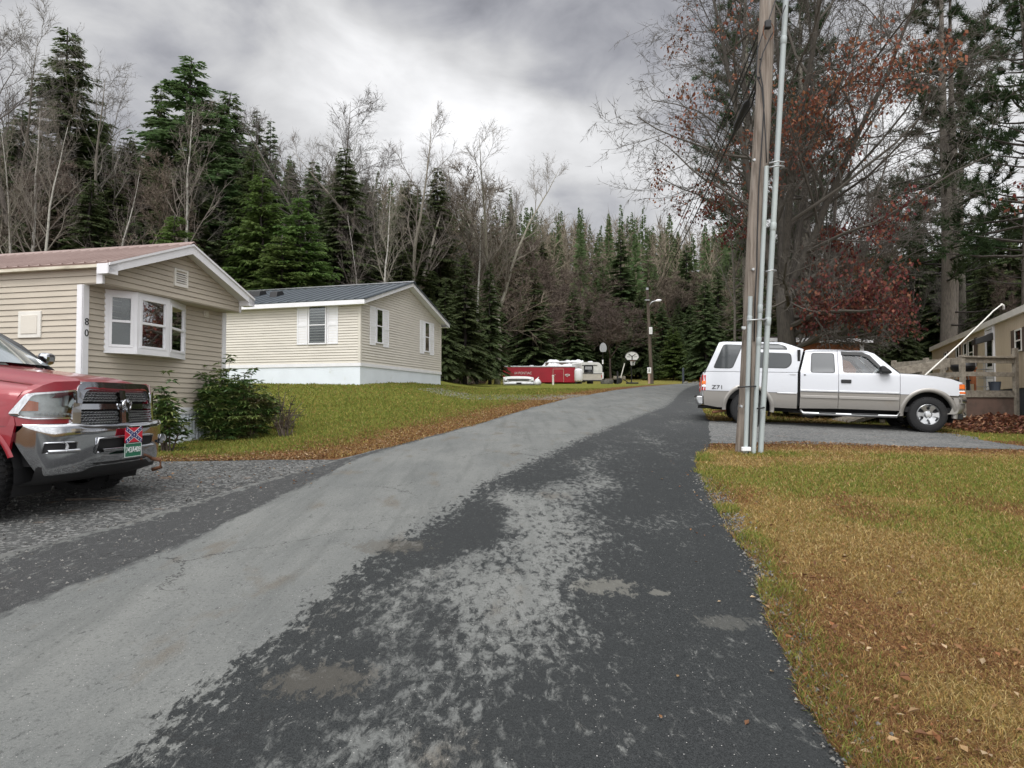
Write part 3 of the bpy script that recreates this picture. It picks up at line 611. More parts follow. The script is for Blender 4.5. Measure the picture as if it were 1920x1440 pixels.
def roof_sheet(mb, x0, z0, x1, z1, y0, y1, rib, t=.03, h=.022):
    """ribbed metal slope: (x0,z0) eave to (x1,z1) ridge, running along y"""
    s = 1 if x1 > x0 else -1; L = math.hypot(x1 - x0, z1 - z0); nx, nz = -(z1 - z0) / L * s, abs(x1 - x0) / L
    ys = [y0]; hs = [0.0]; y = y0 + .03
    while y < y1 - .08: ys += [y, y + .012, y + .032, y + .044]; hs += [0, h, h, 0]; y += rib
    ys.append(y1); hs.append(0)
    top = [[(x0 + nx * (t + hh), yy, z0 + nz * (t + hh)) for yy, hh in zip(ys, hs)], [(x1 + nx * (t + hh), yy, z1 + nz * (t + hh)) for yy, hh in zip(ys, hs)]]
    mb.grid(np.array(top)); bot = [(x0, y0, z0), (x1, y0, z1), (x1, y1, z1), (x0, y1, z0)]; mb.quad(*bot)
    for yy, hh in ((y0, 0), (y1, 0)): mb.quad((x0, yy, z0), (x1, yy, z1), (x1 + nx * t, yy, z1 + nz * t), (x0 + nx * t, yy, z0 + nz * t))
    for i in range(len(ys) - 1): mb.quad((x0, ys[i], z0), (x0, ys[i + 1], z0), top[0][i + 1], top[0][i])
X_, Y_, Z_ = Vector((1, 0, 0)), Vector((0, 1, 0)), Vector((0, 0, 1))
def near_home():
    z0 = .75; W_, Lg = 3.66, 15.5; SET = .376
    h = thing('mobile_home', 'tan vinyl mobile home numbered 80 with a faded red metal roof and white bay window', 'mobile home', (-6.853, 11.1, z0), math.atan2(math.cos(.2297), math.sin(.2297)))
    gb, fb, et, rg = 2.87, 3.10, 3.20, 3.90          # overhang bottom, fascia bottom, eave, ridge
    sk, band = .645, .765; xm = W_ / 2
    w = MB()
    siding(w, (0, 0, 0), Y_, -X_, gb, fb + .02, lambda z: (0, Lg)); siding(w, (0, SET, 0), Y_, -X_, band, gb, lambda z: (0, Lg - SET))
    siding(w, (W_, 0, 0), Y_, X_, gb, fb + .02, lambda z: (0, Lg)); siding(w, (W_, SET, 0), Y_, X_, band, gb, lambda z: (0, Lg - SET))
    siding(w, (0, SET, 0), X_, -Y_, band, gb, lambda z: (0, W_)); siding(w, (0, Lg, 0), X_, Y_, band, rg, lambda z: (0, W_) if z < fb else (max(0, (z - fb) / (rg - fb) * xm), W_ - max(0, (z - fb) / (rg - fb) * xm)))
    w.build('wall', M['siding1'], h)
    g = MB(); siding(g, (0, 0, 0), X_, -Y_, gb, rg - .06, lambda z: (0, W_) if z < fb else (min(xm, (z - fb) / (rg - .06 - fb) * xm), max(xm, W_ - (z - fb) / (rg - .06 - fb) * xm)))
    g.box((0, .004, gb - .02), (W_, SET, gb)); g.build('gable', M['siding1'], h)
    # corner trims
    for x, s in ((0, -1), (W_, 1)):
        c = MB(); obox(c, (x, SET, 0), Y_, X_ * s, -.028, .105, band - .02, gb - .022, -.02, .03); obox(c, (x, SET, 0), X_ * -s, -Y_, -.03, .085, band - .02, gb - .022, .0, .031)
        obox(c, (x, 0, 0), Y_, X_ * s, -.028, .095, gb - .022, fb + .0, -.02, .028); obox(c, (x, 0, 0), X_ * -s, -Y_, -.029, .018, gb - .022, fb, .0, .03)
        c.build('corner_trim', M['white'], h)
    for i, d in enumerate('80'):
        text_obj('house_number', d, .17, M['digits'], h, frame_m((.042, SET - .034, 2.22 - i * .19), X_, Z_), .004)
    # skirt
    s_ = MB()
    def corr(O, a, n, L, zz0, zz1, p=.095):
        k = int(L / p); ts = []; ds = []
        for i in range(k + 1): ts += [i * p, i * p + p * .62, i * p + p * .70, i * p + p * .92]; ds += [.0, .0, .012, .012]
        ts = [min(t, L) for t in ts]; O = Vector(O)
        s_.grid(np.array([[tuple(O + Vector(a) * t + Vector(n) * d + Z_ * z) for t, d in zip(ts, ds)] for z in (zz0, zz1)]))
    corr((0, SET - .002, 0), X_, -Y_, W_, -.25, sk); corr((-.002, SET, 0), Y_, -X_, Lg - SET, -.4, sk); corr((W_ + .002, SET, 0), Y_, X_, Lg - SET, -.4, sk)
    so_ = s_.build('skirting', M['skirt'], h)
    b = MB(); obox(b, (0, SET, 0), X_, -Y_, -.02, W_ + .02, sk - .01, band, .0, .03); obox(b, (0, SET, 0), Y_, -X_, -.0, Lg - SET, sk - .01, band, .0, .028); obox(b, (W_, SET, 0), Y_, X_, 0, Lg - SET, sk - .01, band, 0, .028)
    b.build('skirt_band', M['white'], so_)
    # roof
    ov, of = .12, .27
    r = MB(); sl = (rg - et) / xm; ze = et - sl * ov
    roof_sheet(r, -ov, ze, xm, rg, -of - .02, Lg + .15, .23); roof_sheet(r, W_ + ov, ze, xm, rg, -of - .02, Lg + .15, .23)
    ro = r.build('roof', M['roofred'], h)
    rc = MB(); rc.prism([(xm - .11, -of - .03, rg - .005), (xm, -of - .03, rg + .075), (xm + .11, -of - .03, rg - .005), (xm, -of - .03, rg + .055)], (0, Lg + of + .2, 0)); rc.build('ridge_cap', M['roofred'], ro)
    f = MB(); f.box((-ov - .025, -of + .03, fb), (-ov, Lg + .1, ze - .004)); f.box((W_ + ov, -of + .03, fb), (W_ + ov + .025, Lg + .1, ze - .004))
    f.box((-ov, -of + .04, fb + .005), (-.0, Lg, fb + .02)); f.box((W_, -of + .04, fb + .005), (W_ + ov, Lg, fb + .02)); f.build('eave_fascia', M['fascia'], h)
    bb = MB()
    for s, xe in ((1, -ov - .03), (-1, W_ + ov + .03)):
        zt = ze - sl * .03
        bb.prism([(xe, -of, zt - .155), (xe, -of, zt + .012), (xm, -of, rg + .018), (xm, -of, rg - .165)], (0, .03, 0))
        bb.prism([(xe, -of - .022, zt - .02), (xe, -of - .022, zt + .022), (xm, -of - .022, rg + .03), (xm, -of - .022, rg - .012)], (0, .02, 0))
        bb.prism([(xe + s * .03, -of + .03, zt - .11), (xe + s * .03, -of + .03, zt - .10), (xm, -of + .03, rg - .075), (xm, -of + .03, rg - .085)], (0, of - .03, 0))
        bb.prism([(xe, -of, zt - .155), (xe, -of, zt + .01), (xe + s * .19, -of, zt + .01 + sl * .19), (xe + s * .19, -of, zt - .155)], (0, .24, 0))
    bb.build('gable_fascia', M['white'], h)
    # gable vent
    v = MB(); obox(v, (0, 0, 0), X_, -Y_, 1.63, 1.675, 3.10, 3.44, 0, .04); obox(v, (0, 0, 0), X_, -Y_, 1.955, 2.0, 3.10, 3.44, 0, .04); obox(v, (0, 0, 0), X_, -Y_, 1.675, 1.955, 3.10, 3.14, 0, .04); obox(v, (0, 0, 0), X_, -Y_, 1.675, 1.955, 3.40, 3.44, 0, .04)
    for i in range(6):
        z = 3.15 + i * .042; v.prism([(1.675, -.038, z - .012), (1.675, -.034, z - .012), (1.675, -.008, z + .022), (1.675, -.012, z + .022)], (.28, 0, 0))
    vo = v.build('gable_vent', M['whitewarm'], h); k = MB(); obox(k, (0, 0, 0), X_, -Y_, 1.675, 1.955, 3.14, 3.40, .001, .006); k.build('vent_recess', M['dark'], vo)
    # access hatch on the long wall, small plate beside the bay
    p = MB(); obox(p, (0, 0, 0), Y_, -X_, 1.22, 1.70, 1.97, 2.43, -.0, .035); po = p.build('access_hatch', M['whitewarm'], h, bevel=.008)
    p = MB(); obox(p, (0, 0, 0), Y_, -X_, 1.29, 1.63, 2.04, 2.36, .03, .046); p.build('hatch_door', M['siding2'], po, bevel=.006)
    p = MB(); obox(p, (0, SET, 0), X_, -Y_, 2.97, 3.12, 2.67, 2.82, 0, .03); obox(p, (0, SET, 0), X_, -Y_, 3.0, 3.09, 2.70, 2.79, .03, .05); p.build('wall_plate', M['siding2'], h, bevel=.005)
    # bay window
    zb, zt = 1.73, gb - .025; B = [(.43, 0), (.835, .31), (1.62, .31), (2.45, 0)]
    base = lambda i: Vector((B[i][0], SET - B[i][1], 0))
    q = MB(); pl = [(x, SET - d, 0) for x, d in B]
    def slab(z_0, z_1, g_):
        P = [(.43 - g_, SET, z_0), (.835 - g_ * .6, SET - .31 - g_, z_0), (1.62 + g_ * .6, SET - .31 - g_, z_0), (2.45 + g_, SET, z_0)]; q.prism(P, (0, 0, z_1 - z_0))
    slab(zb, zb + .11, .012); slab(zt - .085, zt, .008)
    for i in range(3):
        a0, a1 = base(i), base(i + 1); L = (a1 - a0).length; a = (a1 - a0) / L; n = Vector((a.y, -a.x, 0))
        m0 = .06 if i else .07; m1 = .06 if i < 2 else .09
        if i == 2: m0 = .06
        obox(q, a0, a, n, 0, m0, zb + .11, zt - .085, -.03, .006); obox(q, a0, a, n, L - m1, L, zb + .11, zt - .085, -.03, .006)
    bay = q.build('bay_window', M['white'], h)
    for i in range(3):
        a0, a1 = base(i), base(i + 1); L = (a1 - a0).length; a = (a1 - a0) / L; n = Vector((a.y, -a.x, 0)); m0 = .06 if i else .07; m1 = .06 if i < 2 else .09
        z0_, z1_ = zb + .11, zt - .085; zm = (z0_ + z1_) / 2; fw = .045
        f = MB()
        for (t0, t1, za, zb_) in ((m0, m0 + fw, z0_, z1_), (L - m1 - fw, L - m1, z0_, z1_), (m0 + fw, L - m1 - fw, z0_, z0_ + fw), (m0 + fw, L - m1 - fw, z1_ - fw, z1_), (m0 + fw, L - m1 - fw, zm - .022, zm + .022)):
            obox(f, a0, a, n, t0, t1, za, zb_, -.028, .018)
        fo = f.build('sash', M['white'], bay, bevel=.004)
        g = MB(); obox(g, a0, a, n, m0 + fw, L - m1 - fw, zm + .022, z1_ - fw, -.012, -.008); obox(g, a0, a, n, m0 + fw, L - m1 - fw, z0_ + fw, zm - .022, -.018, -.014); g.build('pane', M['glass'], bay)
        g = MB(); obox(g, a0, a, n, m0 + fw, L - m1 - fw, z0_ + fw, zm - .022, -.030, -.027); g.build('insect_screen', M['screen'], bay)
        k = MB(); t = m0 + fw + (.16 if i == 0 else .03)
        cw = []
        for j in range(25):
            u = j / 24; cw.append((t + (L - m1 - fw - t) * u, -.10 + .018 * math.sin(j * 1.9)))
        lo = [zm - .02 + (.16 * abs(math.sin(j / 24 * math.pi)) ** .6 if i == 1 else .02) for j in range(25)]
        k.grid(np.array([[tuple(a0 + a * c_[0] + n * c_[1] + Z_ * (lo[j] if r_ == 0 else z1_)) for j, c_ in enumerate(cw)] for r_ in (0, 1)])); k.build('curtain', M['curtain'], bay, smooth=True)
    k = MB(); k.box((.5, SET + .002 - .015, zb + .11), (2.4, SET - .002, zt - .09)); k.build('room_shade_backing', M['dark'], bay)  # black slab over the wall, painted shade for the room inside
    # meter stub and timber left against the skirt
    k = MB(); k.tube([(3.02, SET - .13, -.2), (3.02, SET - .13, .30)], .055, 12); k.tube([(3.02, SET - .13, .22), (3.02, SET - .05, .34), (3.02, SET + .02, .40)], .03, 8)
    k.build('skirt_vent_pipe', M['galv'], h, smooth='auto')
    k = MB(); k.box((3.28, SET - .16, -.1), (3.40, SET - .05, .52)); k.build('skirt_post', M['whitewarm'], h, bevel=.01)
near_home()

def shutter(parent, O, a, n, t0, t1, z0, z1, m):
    s = MB(); fw = .055; zm = (z0 + z1) / 2
    obox(s, O, a, n, t0, t1, z0, z1, .004, .02)
    for (p0, p1, q0, q1) in ((t0, t0 + fw, z0, z1), (t1 - fw, t1, z0, z1), (t0 + fw, t1 - fw, z0, z0 + fw), (t0 + fw, t1 - fw, z1 - fw, z1), (t0 + fw, t1 - fw, zm - .06, zm + .06)):
        obox(s, O, a, n, p0, p1, q0, q1, .02, .036)
    return s.build('shutter', m, parent, bevel=.004)
def far_home():
    z0 = 2.2; W_, Lg = 7.50, 15.0; xm = W_ / 2
    h = thing('mobile_home', 'cream double wide home with white shutters and a charcoal metal roof on a grass rise', 'mobile home', (-5.52, 24.2, z0), math.atan2(math.cos(.2917), math.sin(.2917)))
    band, et, rg = .87, 3.17, 4.36
    w = MB(); siding(w, (0, 0, 0), Y_, -X_, band, et, lambda z: (0, Lg), .1016, .022, .013); siding(w, (W_, 0, 0), Y_, X_, band, et, lambda z: (0, Lg), .1016, .022, .013)
    sp = lambda z: (0, W_) if z < et else (min(xm, (z - et) / (rg - .04 - et) * xm), max(xm, W_ - (z - et) / (rg - .04 - et) * xm))
    siding(w, (0, 0, 0), X_, -Y_, band, rg - .04, sp, .1016, .022, .013); siding(w, (0, Lg, 0), X_, Y_, band, rg - .04, sp, .1016, .022, .013); w.build('wall', M['siding2'], h)
    for x, s in ((0, -1), (W_, 1)):
        c = MB(); obox(c, (x, 0, 0), Y_, X_ * s, -.024, .08, band, et, 0, .026); obox(c, (x, 0, 0), X_ * -s, -Y_, 0, .08, band, et, 0, .0245)
        c.build('corner_trim', M['siding2'], h)
    s = MB(); s.box((0, 0, -.9), (W_, Lg, band - .12)); so_ = s.build('skirting', M['skirt'], h)
    b = MB(); obox(b, (0, 0, 0), X_, -Y_, -.03, W_ + .03, band - .12, band, 0, .035); obox(b, (0, 0, 0), Y_, -X_, 0, Lg, band - .12, band, 0, .03); obox(b, (W_, 0, 0), Y_, X_, 0, Lg, band - .12, band, 0, .03); b.build('skirt_band', M['white'], so_)
    ov, of = .28, .33; sl = (rg - et) / xm; ze = et - sl * ov + .06; rt = rg + .06
    r = MB(); roof_sheet(r, -ov - .03, ze - .01, xm, rt, -of - .05, Lg + .3, .40, h=.03); roof_sheet(r, W_ + ov + .03, ze - .01, xm, rt, -of - .05, Lg + .3, .40, h=.03); ro = r.build('roof', M['roofgrey'], h)
    k = MB(); k.prism([(xm - .16, -of - .06, rt + .01), (xm, -of - .06, rt + .085), (xm + .16, -of - .06, rt + .01), (xm, -of - .06, rt + .06)], (0, Lg + of + .36, 0)); k.build('ridge_cap', M['chrome_dull'], ro)
    for yv, zz, ww in ((5.75, .52, .42), (4.55, .38, .26)):
        x = xm * .55 if yv > 5 else xm * .42; zr = ze + (x + ov) * sl + .03
        k = MB(); k.prism([(x - .28, yv, zr - .12), (x - .2, yv, zr + .16), (x + .16, yv, zr + .24), (x + .30, yv, zr + .06)], (0, ww * 1.3, 0)); k.build('roof_vent', M['black'], ro, bevel=.02)
    f = MB()
    f.box((-ov - .03, -of + .03, ze - .17), (-ov, Lg + .25, ze - .012)); f.box((W_ + ov, -of + .03, ze - .17), (W_ + ov + .03, Lg + .25, ze - .012)); f.box((-ov, -of + .03, ze - .165), (0, Lg, ze - .15)); f.box((W_, -of + .03, ze - .165), (W_ + ov, Lg, ze - .15))
    for sg, xe in ((1, -ov - .03), (-1, W_ + ov + .03)):
        f.prism([(xe, -of, ze - .17), (xe, -of, ze - .02), (xm, -of, rt - .005), (xm, -of, rt - .15)], (0, .03, 0)); f.prism([(xe, -of + .03, ze - .13), (xe, -of + .03, ze - .12), (xm, -of + .03, rt - .105), (xm, -of + .03, rt - .115)], (0, of - .03, 0))
    f.build('fascia', M['white'], h)
    D = dict(fw=.055, depth=.06)
    sash_window(h, (0, 0, 0), Y_, -X_, 1.38, 2.16, 1.58, 3.03, M['white'], **D); shutter(h, (0, 0, 0), Y_, -X_, .91, 1.36, 1.58, 3.05, M['white']); shutter(h, (0, 0, 0), Y_, -X_, 2.20, 2.65, 1.58, 3.05, M['white'])
    for a, b_ in ((1.13, 1.69), (5.58, 6.14)):
        sash_window(h, (0, 0, 0), X_, -Y_, a, b_, 1.68, 3.03, M['white'], **D); shutter(h, (0, 0, 0), X_, -Y_, a - .45, a - .02, 1.58, 3.05, M['white']); shutter(h, (0, 0, 0), X_, -Y_, b_ + .02, b_ + .5, 1.58, 3.05, M['white'])
far_home()

def right_home():
    """long tan trailer home; local x runs along its road-side wall away from the camera"""
    z0 = 1.02; ang = math.atan2(.914, .405)
    h = thing('mobile_home', 'tan metal trailer home with brown shutters behind the wooden deck', 'mobile home', (14.5, 19.5, z0), ang)
    x0, x1, dp = -9.0, 12.75, 3.7; sb, et = 1.0, 3.02
    w = MB()
    def ribbed(O, a, n, t0, t1, z_0, z_1, p=.2):
        ts = []; ds = []; t = t0
        while t < t1: ts += [t, t + p - .03, t + p - .02, t + p - .01]; ds += [0, 0, -.008, -.008]; t += p
        ts = [min(t, t1) for t in ts]; O = Vector(O); w.grid(np.array([[tuple(O + Vector(a) * t + Vector(n) * d + Z_ * z) for t, d in zip(ts, ds)] for z in (z_0, z_1)]))
    ribbed((0, 0, 0), X_, Y_, x0, x1, sb, et); ribbed((x1, 0, 0), -Y_, X_, 0, dp, sb, et + .2); ribbed((x0, 0, 0), -Y_, -X_, 0, dp, sb, et + .2); ribbed((0, -dp, 0), X_, -Y_, x0, x1, sb, et)
    w.build('wall', M['tanmetal'], h)
    r = MB(); k = 13; pf = [(y, et + .17 + .22 * (1 - ((y + dp / 2) / (dp / 2 + .1)) ** 2)) for y in np.linspace(.1, -dp - .1, k)]
    r.grid(np.array([[(x, y, z) for y, z in pf] for x in np.linspace(x0 - .1, x1 + .1, 30)])); ro = r.build('roof', M['rooftar'], h, smooth=True)
    f = MB(); f.box((x0 - .1, .0, et - .02), (x1 + .1, .10, et + .175)); f.box((x1, -dp, et + .1), (x1 + .1, .0, et + .2)); f.box((x0 - .1, -dp - .1, et - .02), (x1 + .1, -dp, et + .175)); f.build('eave_fascia', M['whitewarm'], h, bevel=.01)
    for x in (3.2, 6.9): k = MB(); k.tube([(x, -1.2, et + .3), (x, -1.2, et + .62)], .06, 10); k.lathe([(.0, .02), (.11, 0), (.1, -.08)], 'z', (x, -1.2, et + .66), 12); k.build('roof_flue', M['galv'], ro, smooth='auto')
    s = MB(); t = x0
    while t < x1: s.box((t, -.12, -.6), (min(t + .19, x1), -.03, sb)); s.box((min(t + .19, x1), -.12, -.6), (min(t + .21, x1), -.045, sb)); t += .21
    s.box((x1 - .1, -dp, -.6), (x1 - .02, -.12, sb)); s.build('skirting', M['bluegrey'], h)
    for a, b_, za, zb, sh in ((-1.62, -.98, 2.0, 2.62, (-2.0, -.55)), (1.75 + 2.35, 4.95, 1.95, 2.82, None), (5.15, 5.75, 1.92, 2.80, (4.98, 5.95)), (6.55, 7.1, 1.92, 2.78, (6.35, 7.3)), (9.0, 9.55, 1.95, 2.72, (8.8, 9.75))):
        sash_window(h, (0, 0, 0), X_, Y_, a, b_, za, zb, M['whitewarm'], depth=.045, fw=.04)
        if sh is not None:
            for p0, p1 in ((sh[0], a - .02), (b_ + .02, sh[1])):
                q = MB(); obox(q, (0, 0, 0), X_, Y_, p0, p1, za - .02, zb + .02, .002, .03); q.build('shutter', M['brownshut'], h, bevel=.006)
    # a loose shutter leaning off its window
    q = MB(); q.add([(3.70, .03, 1.86), (3.98, .03, 1.86), (3.86, .03, 2.84), (3.52, .03, 2.84), (3.70, .06, 1.86), (3.98, .06, 1.86), (3.86, .06, 2.84), (3.52, .06, 2.84)], [(0, 3, 2, 1), (4, 5, 6, 7), (0, 1, 5, 4), (1, 2, 6, 5), (2, 3, 7, 6), (3, 0, 4, 7)]); tag(q.build('shutter', M['brownshut'], h), 'brown shutter hanging crooked beside its window')
    q = MB(); obox(q, (0, 0, 0), X_, Y_, 4.97, 5.11, 1.9, 2.86, .002, .03); q.build('shutter', M['brownshut'], h, bevel=.006)
    d = MB(); 
    for p0, p1, q0, q1 in ((1.30, 1.40, 1.0, 3.0), (2.25, 2.35, 1.0, 3.0), (1.4, 2.25, 2.92, 3.0)): obox(d, (0, 0, 0), X_, Y_, p0, p1, q0, q1, 0, .06)
    do = d.build('door_frame', M['white'], h, bevel=.005)
    d = MB(); obox(d, (0, 0, 0), X_, Y_, 1.42, 2.23, 1.02, 2.9, .002, .04); dd = d.build('door', M['white'], h)
    d = MB(); obox(d, (0, 0, 0), X_, Y_, 1.52, 2.13, 1.75, 2.80, .04, .046); d.build('door_glass', M['darkglass'], dd)
    d = MB(); d.prism([(1.25, .06, 2.55), (1.25, .52, 2.42), (1.25, .52, 2.60), (1.25, .06, 2.78)], (.55, 0, 0)); d.build('mailbox_lamp', M['black'], h, bevel=.01)
right_home()
def deck():
    z = 1.02
    d = thing('wooden_deck', 'weathered wooden deck with plank railings and a stained plywood front', 'deck', (12.0, 17.75, z), R(13.5))
    # local x along the front, y towards the home
    Wd, Dp, fl = 1.78, 2.3, .92; post = MB
    b = MB(); b.box((.02, .02, -.2), (Wd - .02, .05, fl - .16)); b.box((.02, .02, -.2), (.05, Dp, fl - .16)); b.box((Wd - .05, .05, -.2), (Wd - .02, Dp, fl - .16)); b.build('plywood_skirt', M['ply'], d)
    b = MB(); 
    for i in range(16): b.box((-.04, i * .145, fl - .035), (Wd + .04, i * .145 + .138, fl))
    b.box((-.02, -.01, fl - .18), (Wd + .02, .03, fl - .04)); b.box((-.02, .03, fl - .18), (.02, Dp, fl - .04)); b.build('floor_boards', M['deck'], d)
    for x, y, t in ((0, 0, 1.86), (Wd, 0, 2.08), (0, 1.15, 1.86), (0, Dp, 1.86), (Wd, Dp, 1.95)):
        p = MB(); p.box((x - .055, y - .055, -.2), (x + .055, y + .055, t)); p.build('post', M['deck'], d, bevel=.006)
    r = MB(); r.box((-.06, -.075, 1.80), (Wd - .06, .06, 1.845)); r.box((.06, -.02, 1.66), (Wd - .06, .02, 1.80)); r.box((.06, -.02, 1.30), (Wd - .06, .02, 1.42)); r.build('railing', M['deck'], d, bevel=.004)
    r = MB(); r.box((-.03, .06, 1.62), (.03, Dp, 1.80)); r.box((-.03, .06, 1.28), (.03, Dp, 1.42)); r.build('railing', M['deck'], d, bevel=.004)
    # the ramp that comes down towards the drive, behind the white pickup
    r = MB(); r.prism([(-.1, .35, fl), (-3.2, .55, .05), (-3.2, .55, -.05), (-.1, .35, fl - .1)], (0, 1.1, 0))
    r.prism([(-.06, .30, 1.80), (-2.3, .44, 1.42), (-2.3, .44, 1.22), (-.06, .30, 1.56)], (0, .04, 0)); r.prism([(-.06, .30, 1.3), (-2.3, .44, .85), (-2.3, .44, .72), (-.06, .30, 1.17)], (0, .04, 0))
    for x in (-.9, -2.2): r.box((x - .045, .34, -.1), (x + .045, .43, 1.42 if x < -2 else 1.62))
    r.build('ramp', M['deck'], d)
    return d
deck()
def porch_items():
    z = 1.02 + .92; a = R(13.5)
    def at(x, y): return (12.0 + x * math.cos(a) - y * math.sin(a), 17.75 + x * math.sin(a) + y * math.cos(a), z)
    g = thing('grill', 'black kettle barbecue grill standing behind the deck railing', 'grill', at(.62, .55), a)
    k = MB(); k.lathe([(.02, .46), (.2, .50), (.29, .60), (.3, .66)], 'z', (0, 0, 0), 20); k.build('bowl', M['black'], g, smooth=True)
    k = MB(); k.lathe([(.3, .67), (.28, .77), (.18, .86), (.02, .89)], 'z', (0, 0, 0), 20); k.tube([(-.06, 0, .89), (-.05, 0, .94), (.05, 0, .94), (.06, 0, .89)], .012, 6); k.build('lid', M['black'], g, smooth=True)
    for i in range(3):
        q = i * 2.094; k = MB(); k.tube([(.16 * math.cos(q), .16 * math.sin(q), .5), (.27 * math.cos(q), .27 * math.sin(q), 0)], .014, 6); k.build('leg', M['galv'], g)
    c = thing('wire_rack', 'thin metal shelf rack standing on the wooden deck by the tall post', 'rack', at(1.32, .5), a)
    for x in (-.17, .17):
        for y in (-.12, .12): k = MB(); k.tube([(x, y, 0), (x, y, .86)], .011, 6); k.build('leg', M['galv'], c)
    for zz in (.12, .36, .6, .84):
        k = MB(); [k.tube([(-.17, y, zz), (.17, y, zz)], .006, 5) for y in np.linspace(-.12, .12, 7)]; k.tube([(-.17, -.12, zz), (-.17, .12, zz)], .008, 5); k.tube([(.17, -.12, zz), (.17, .12, zz)], .008, 5); k.build('shelf', M['galv'], c)
    b = thing('bucket', 'dark blue bucket under the wire rack on the deck', 'bucket', at(1.3, .2), a); k = MB(); k.lathe([(.0, 0), (.12, 0), (.15, .25), (.14, .25), (.115, .02)], 'z', (0, 0, 0), 18); k.build('tub', M['bluegrey'], b, smooth='auto'); k = MB(); k.tube([(.15 * math.cos(t), 0, .24 - .1 * math.sin(t)) for t in np.linspace(0, math.pi, 9)], .005, 5); k.build('handle', M['galv'], b)
    b = thing('side_table', 'small rusty wooden stand holding boxes beside the grill', 'table', at(.98, .75), a)
    k = MB(); k.box((-.17, -.17, .62), (.17, .17, .66)); k.build('tabletop', M['orange'], b, bevel=.006)
    for x in (-.13, .13):
        for y in (-.13, .13): k = MB(); k.box((x - .02, y - .02, 0), (x + .02, y + .02, .62)); k.build('leg', M['orange'], b)
    k = MB(); k.box((-.14, -.13, .2), (.14, .13, .5)); k.build('drawer_box', M['orange'], b, bevel=.006)
    b = thing('storage_box', 'black flat plastic box on the deck behind the railing', 'box', at(.3, .35), a); k = MB(); k.box((-.2, -.13, 0), (.2, .13, .26)); k.build('bin', M['black'], b, bevel=.02); k = MB(); k.box((-.22, -.15, .26), (.22, .15, .30)); k.build('lid', M['black'], b, bevel=.01)
    p = MB(); P = [(10.35, 16.75, 2.27), (12.4, 18.35, 3.28), (14.3, 19.85, 4.27), (14.5, 20.05, 4.36), (15.0, 20.4, 4.60), (15.1, 20.48, 4.63)]; p.tube(P, .019, 10); p.tube([(15.08, 20.46, 4.64), (15.2, 20.55, 4.62), (15.22, 20.56, 4.5)], .036, 10)
    tag(p.build('plastic_pipe', M['whitewarm'], smooth=True), 'thin white pipe slanting from the tan home roof edge down past the pickup hood', 'pipe')
    s = thing('dish_antenna', 'pale round satellite dish seen over the grey plank ramp', 'satellite dish', (11.5, 20.6, gz(11.5, 20.6)))
    k = MB(); k.lathe([(.0, .0), (.14, .02), (.25, .06), (.30, .10), (.30, .11), (.24, .075), (.0, .02)], 'y', (0, 0, 1.2), 22); k.build('reflector', M['whitewarm'], s, smooth=True); k = MB(); k.tube([(0, .03, 0), (0, .03, 1.2)], .03, 8); k.build('mast', M['galv'], s)
porch_items()
def back_shed():
    s = thing('shed', 'orange walled shed with white trim roof behind the white pickup cab', 'shed', (11.2, 29.0, gz(13, 29) - .05), R(4))
    W_ = 4.2; z1 = 2.55
    k = MB(); k.box((0, 0, -.2), (W_, 2.4, z1)); k.build('wall', M['orange'], s)
    k = MB(); k.prism([(-.25, -.35, z1 + .02), (-.25, 2.7, z1 + .42), (-.25, 2.7, z1 + .52), (-.25, -.35, z1 + .14)], (W_ + .5, 0, 0)); k.build('roof', M['rooftar'], s)
    k = MB(); k.box((-.3, -.39, z1 - .02), (W_ + .3, -.355, z1 + .15)); k.build('roof_trim', M['white'], s, bevel=.006)
    for x in (0, W_): k = MB(); k.box((x - .09, -.03, -.2), (x + .09, .02, z1 - .02)); k.build('corner_board', M['white'], s)
    k = MB(); k.box((1.2, -.03, 0), (2.1, .02, 2.0)); dr = k.build('door', M['white'], s, bevel=.006); k = MB(); k.tube([(2.0, -.05, .95), (2.0, -.05, 1.1)], .015, 6); k.build('handle', M['black'], dr)
back_shed()
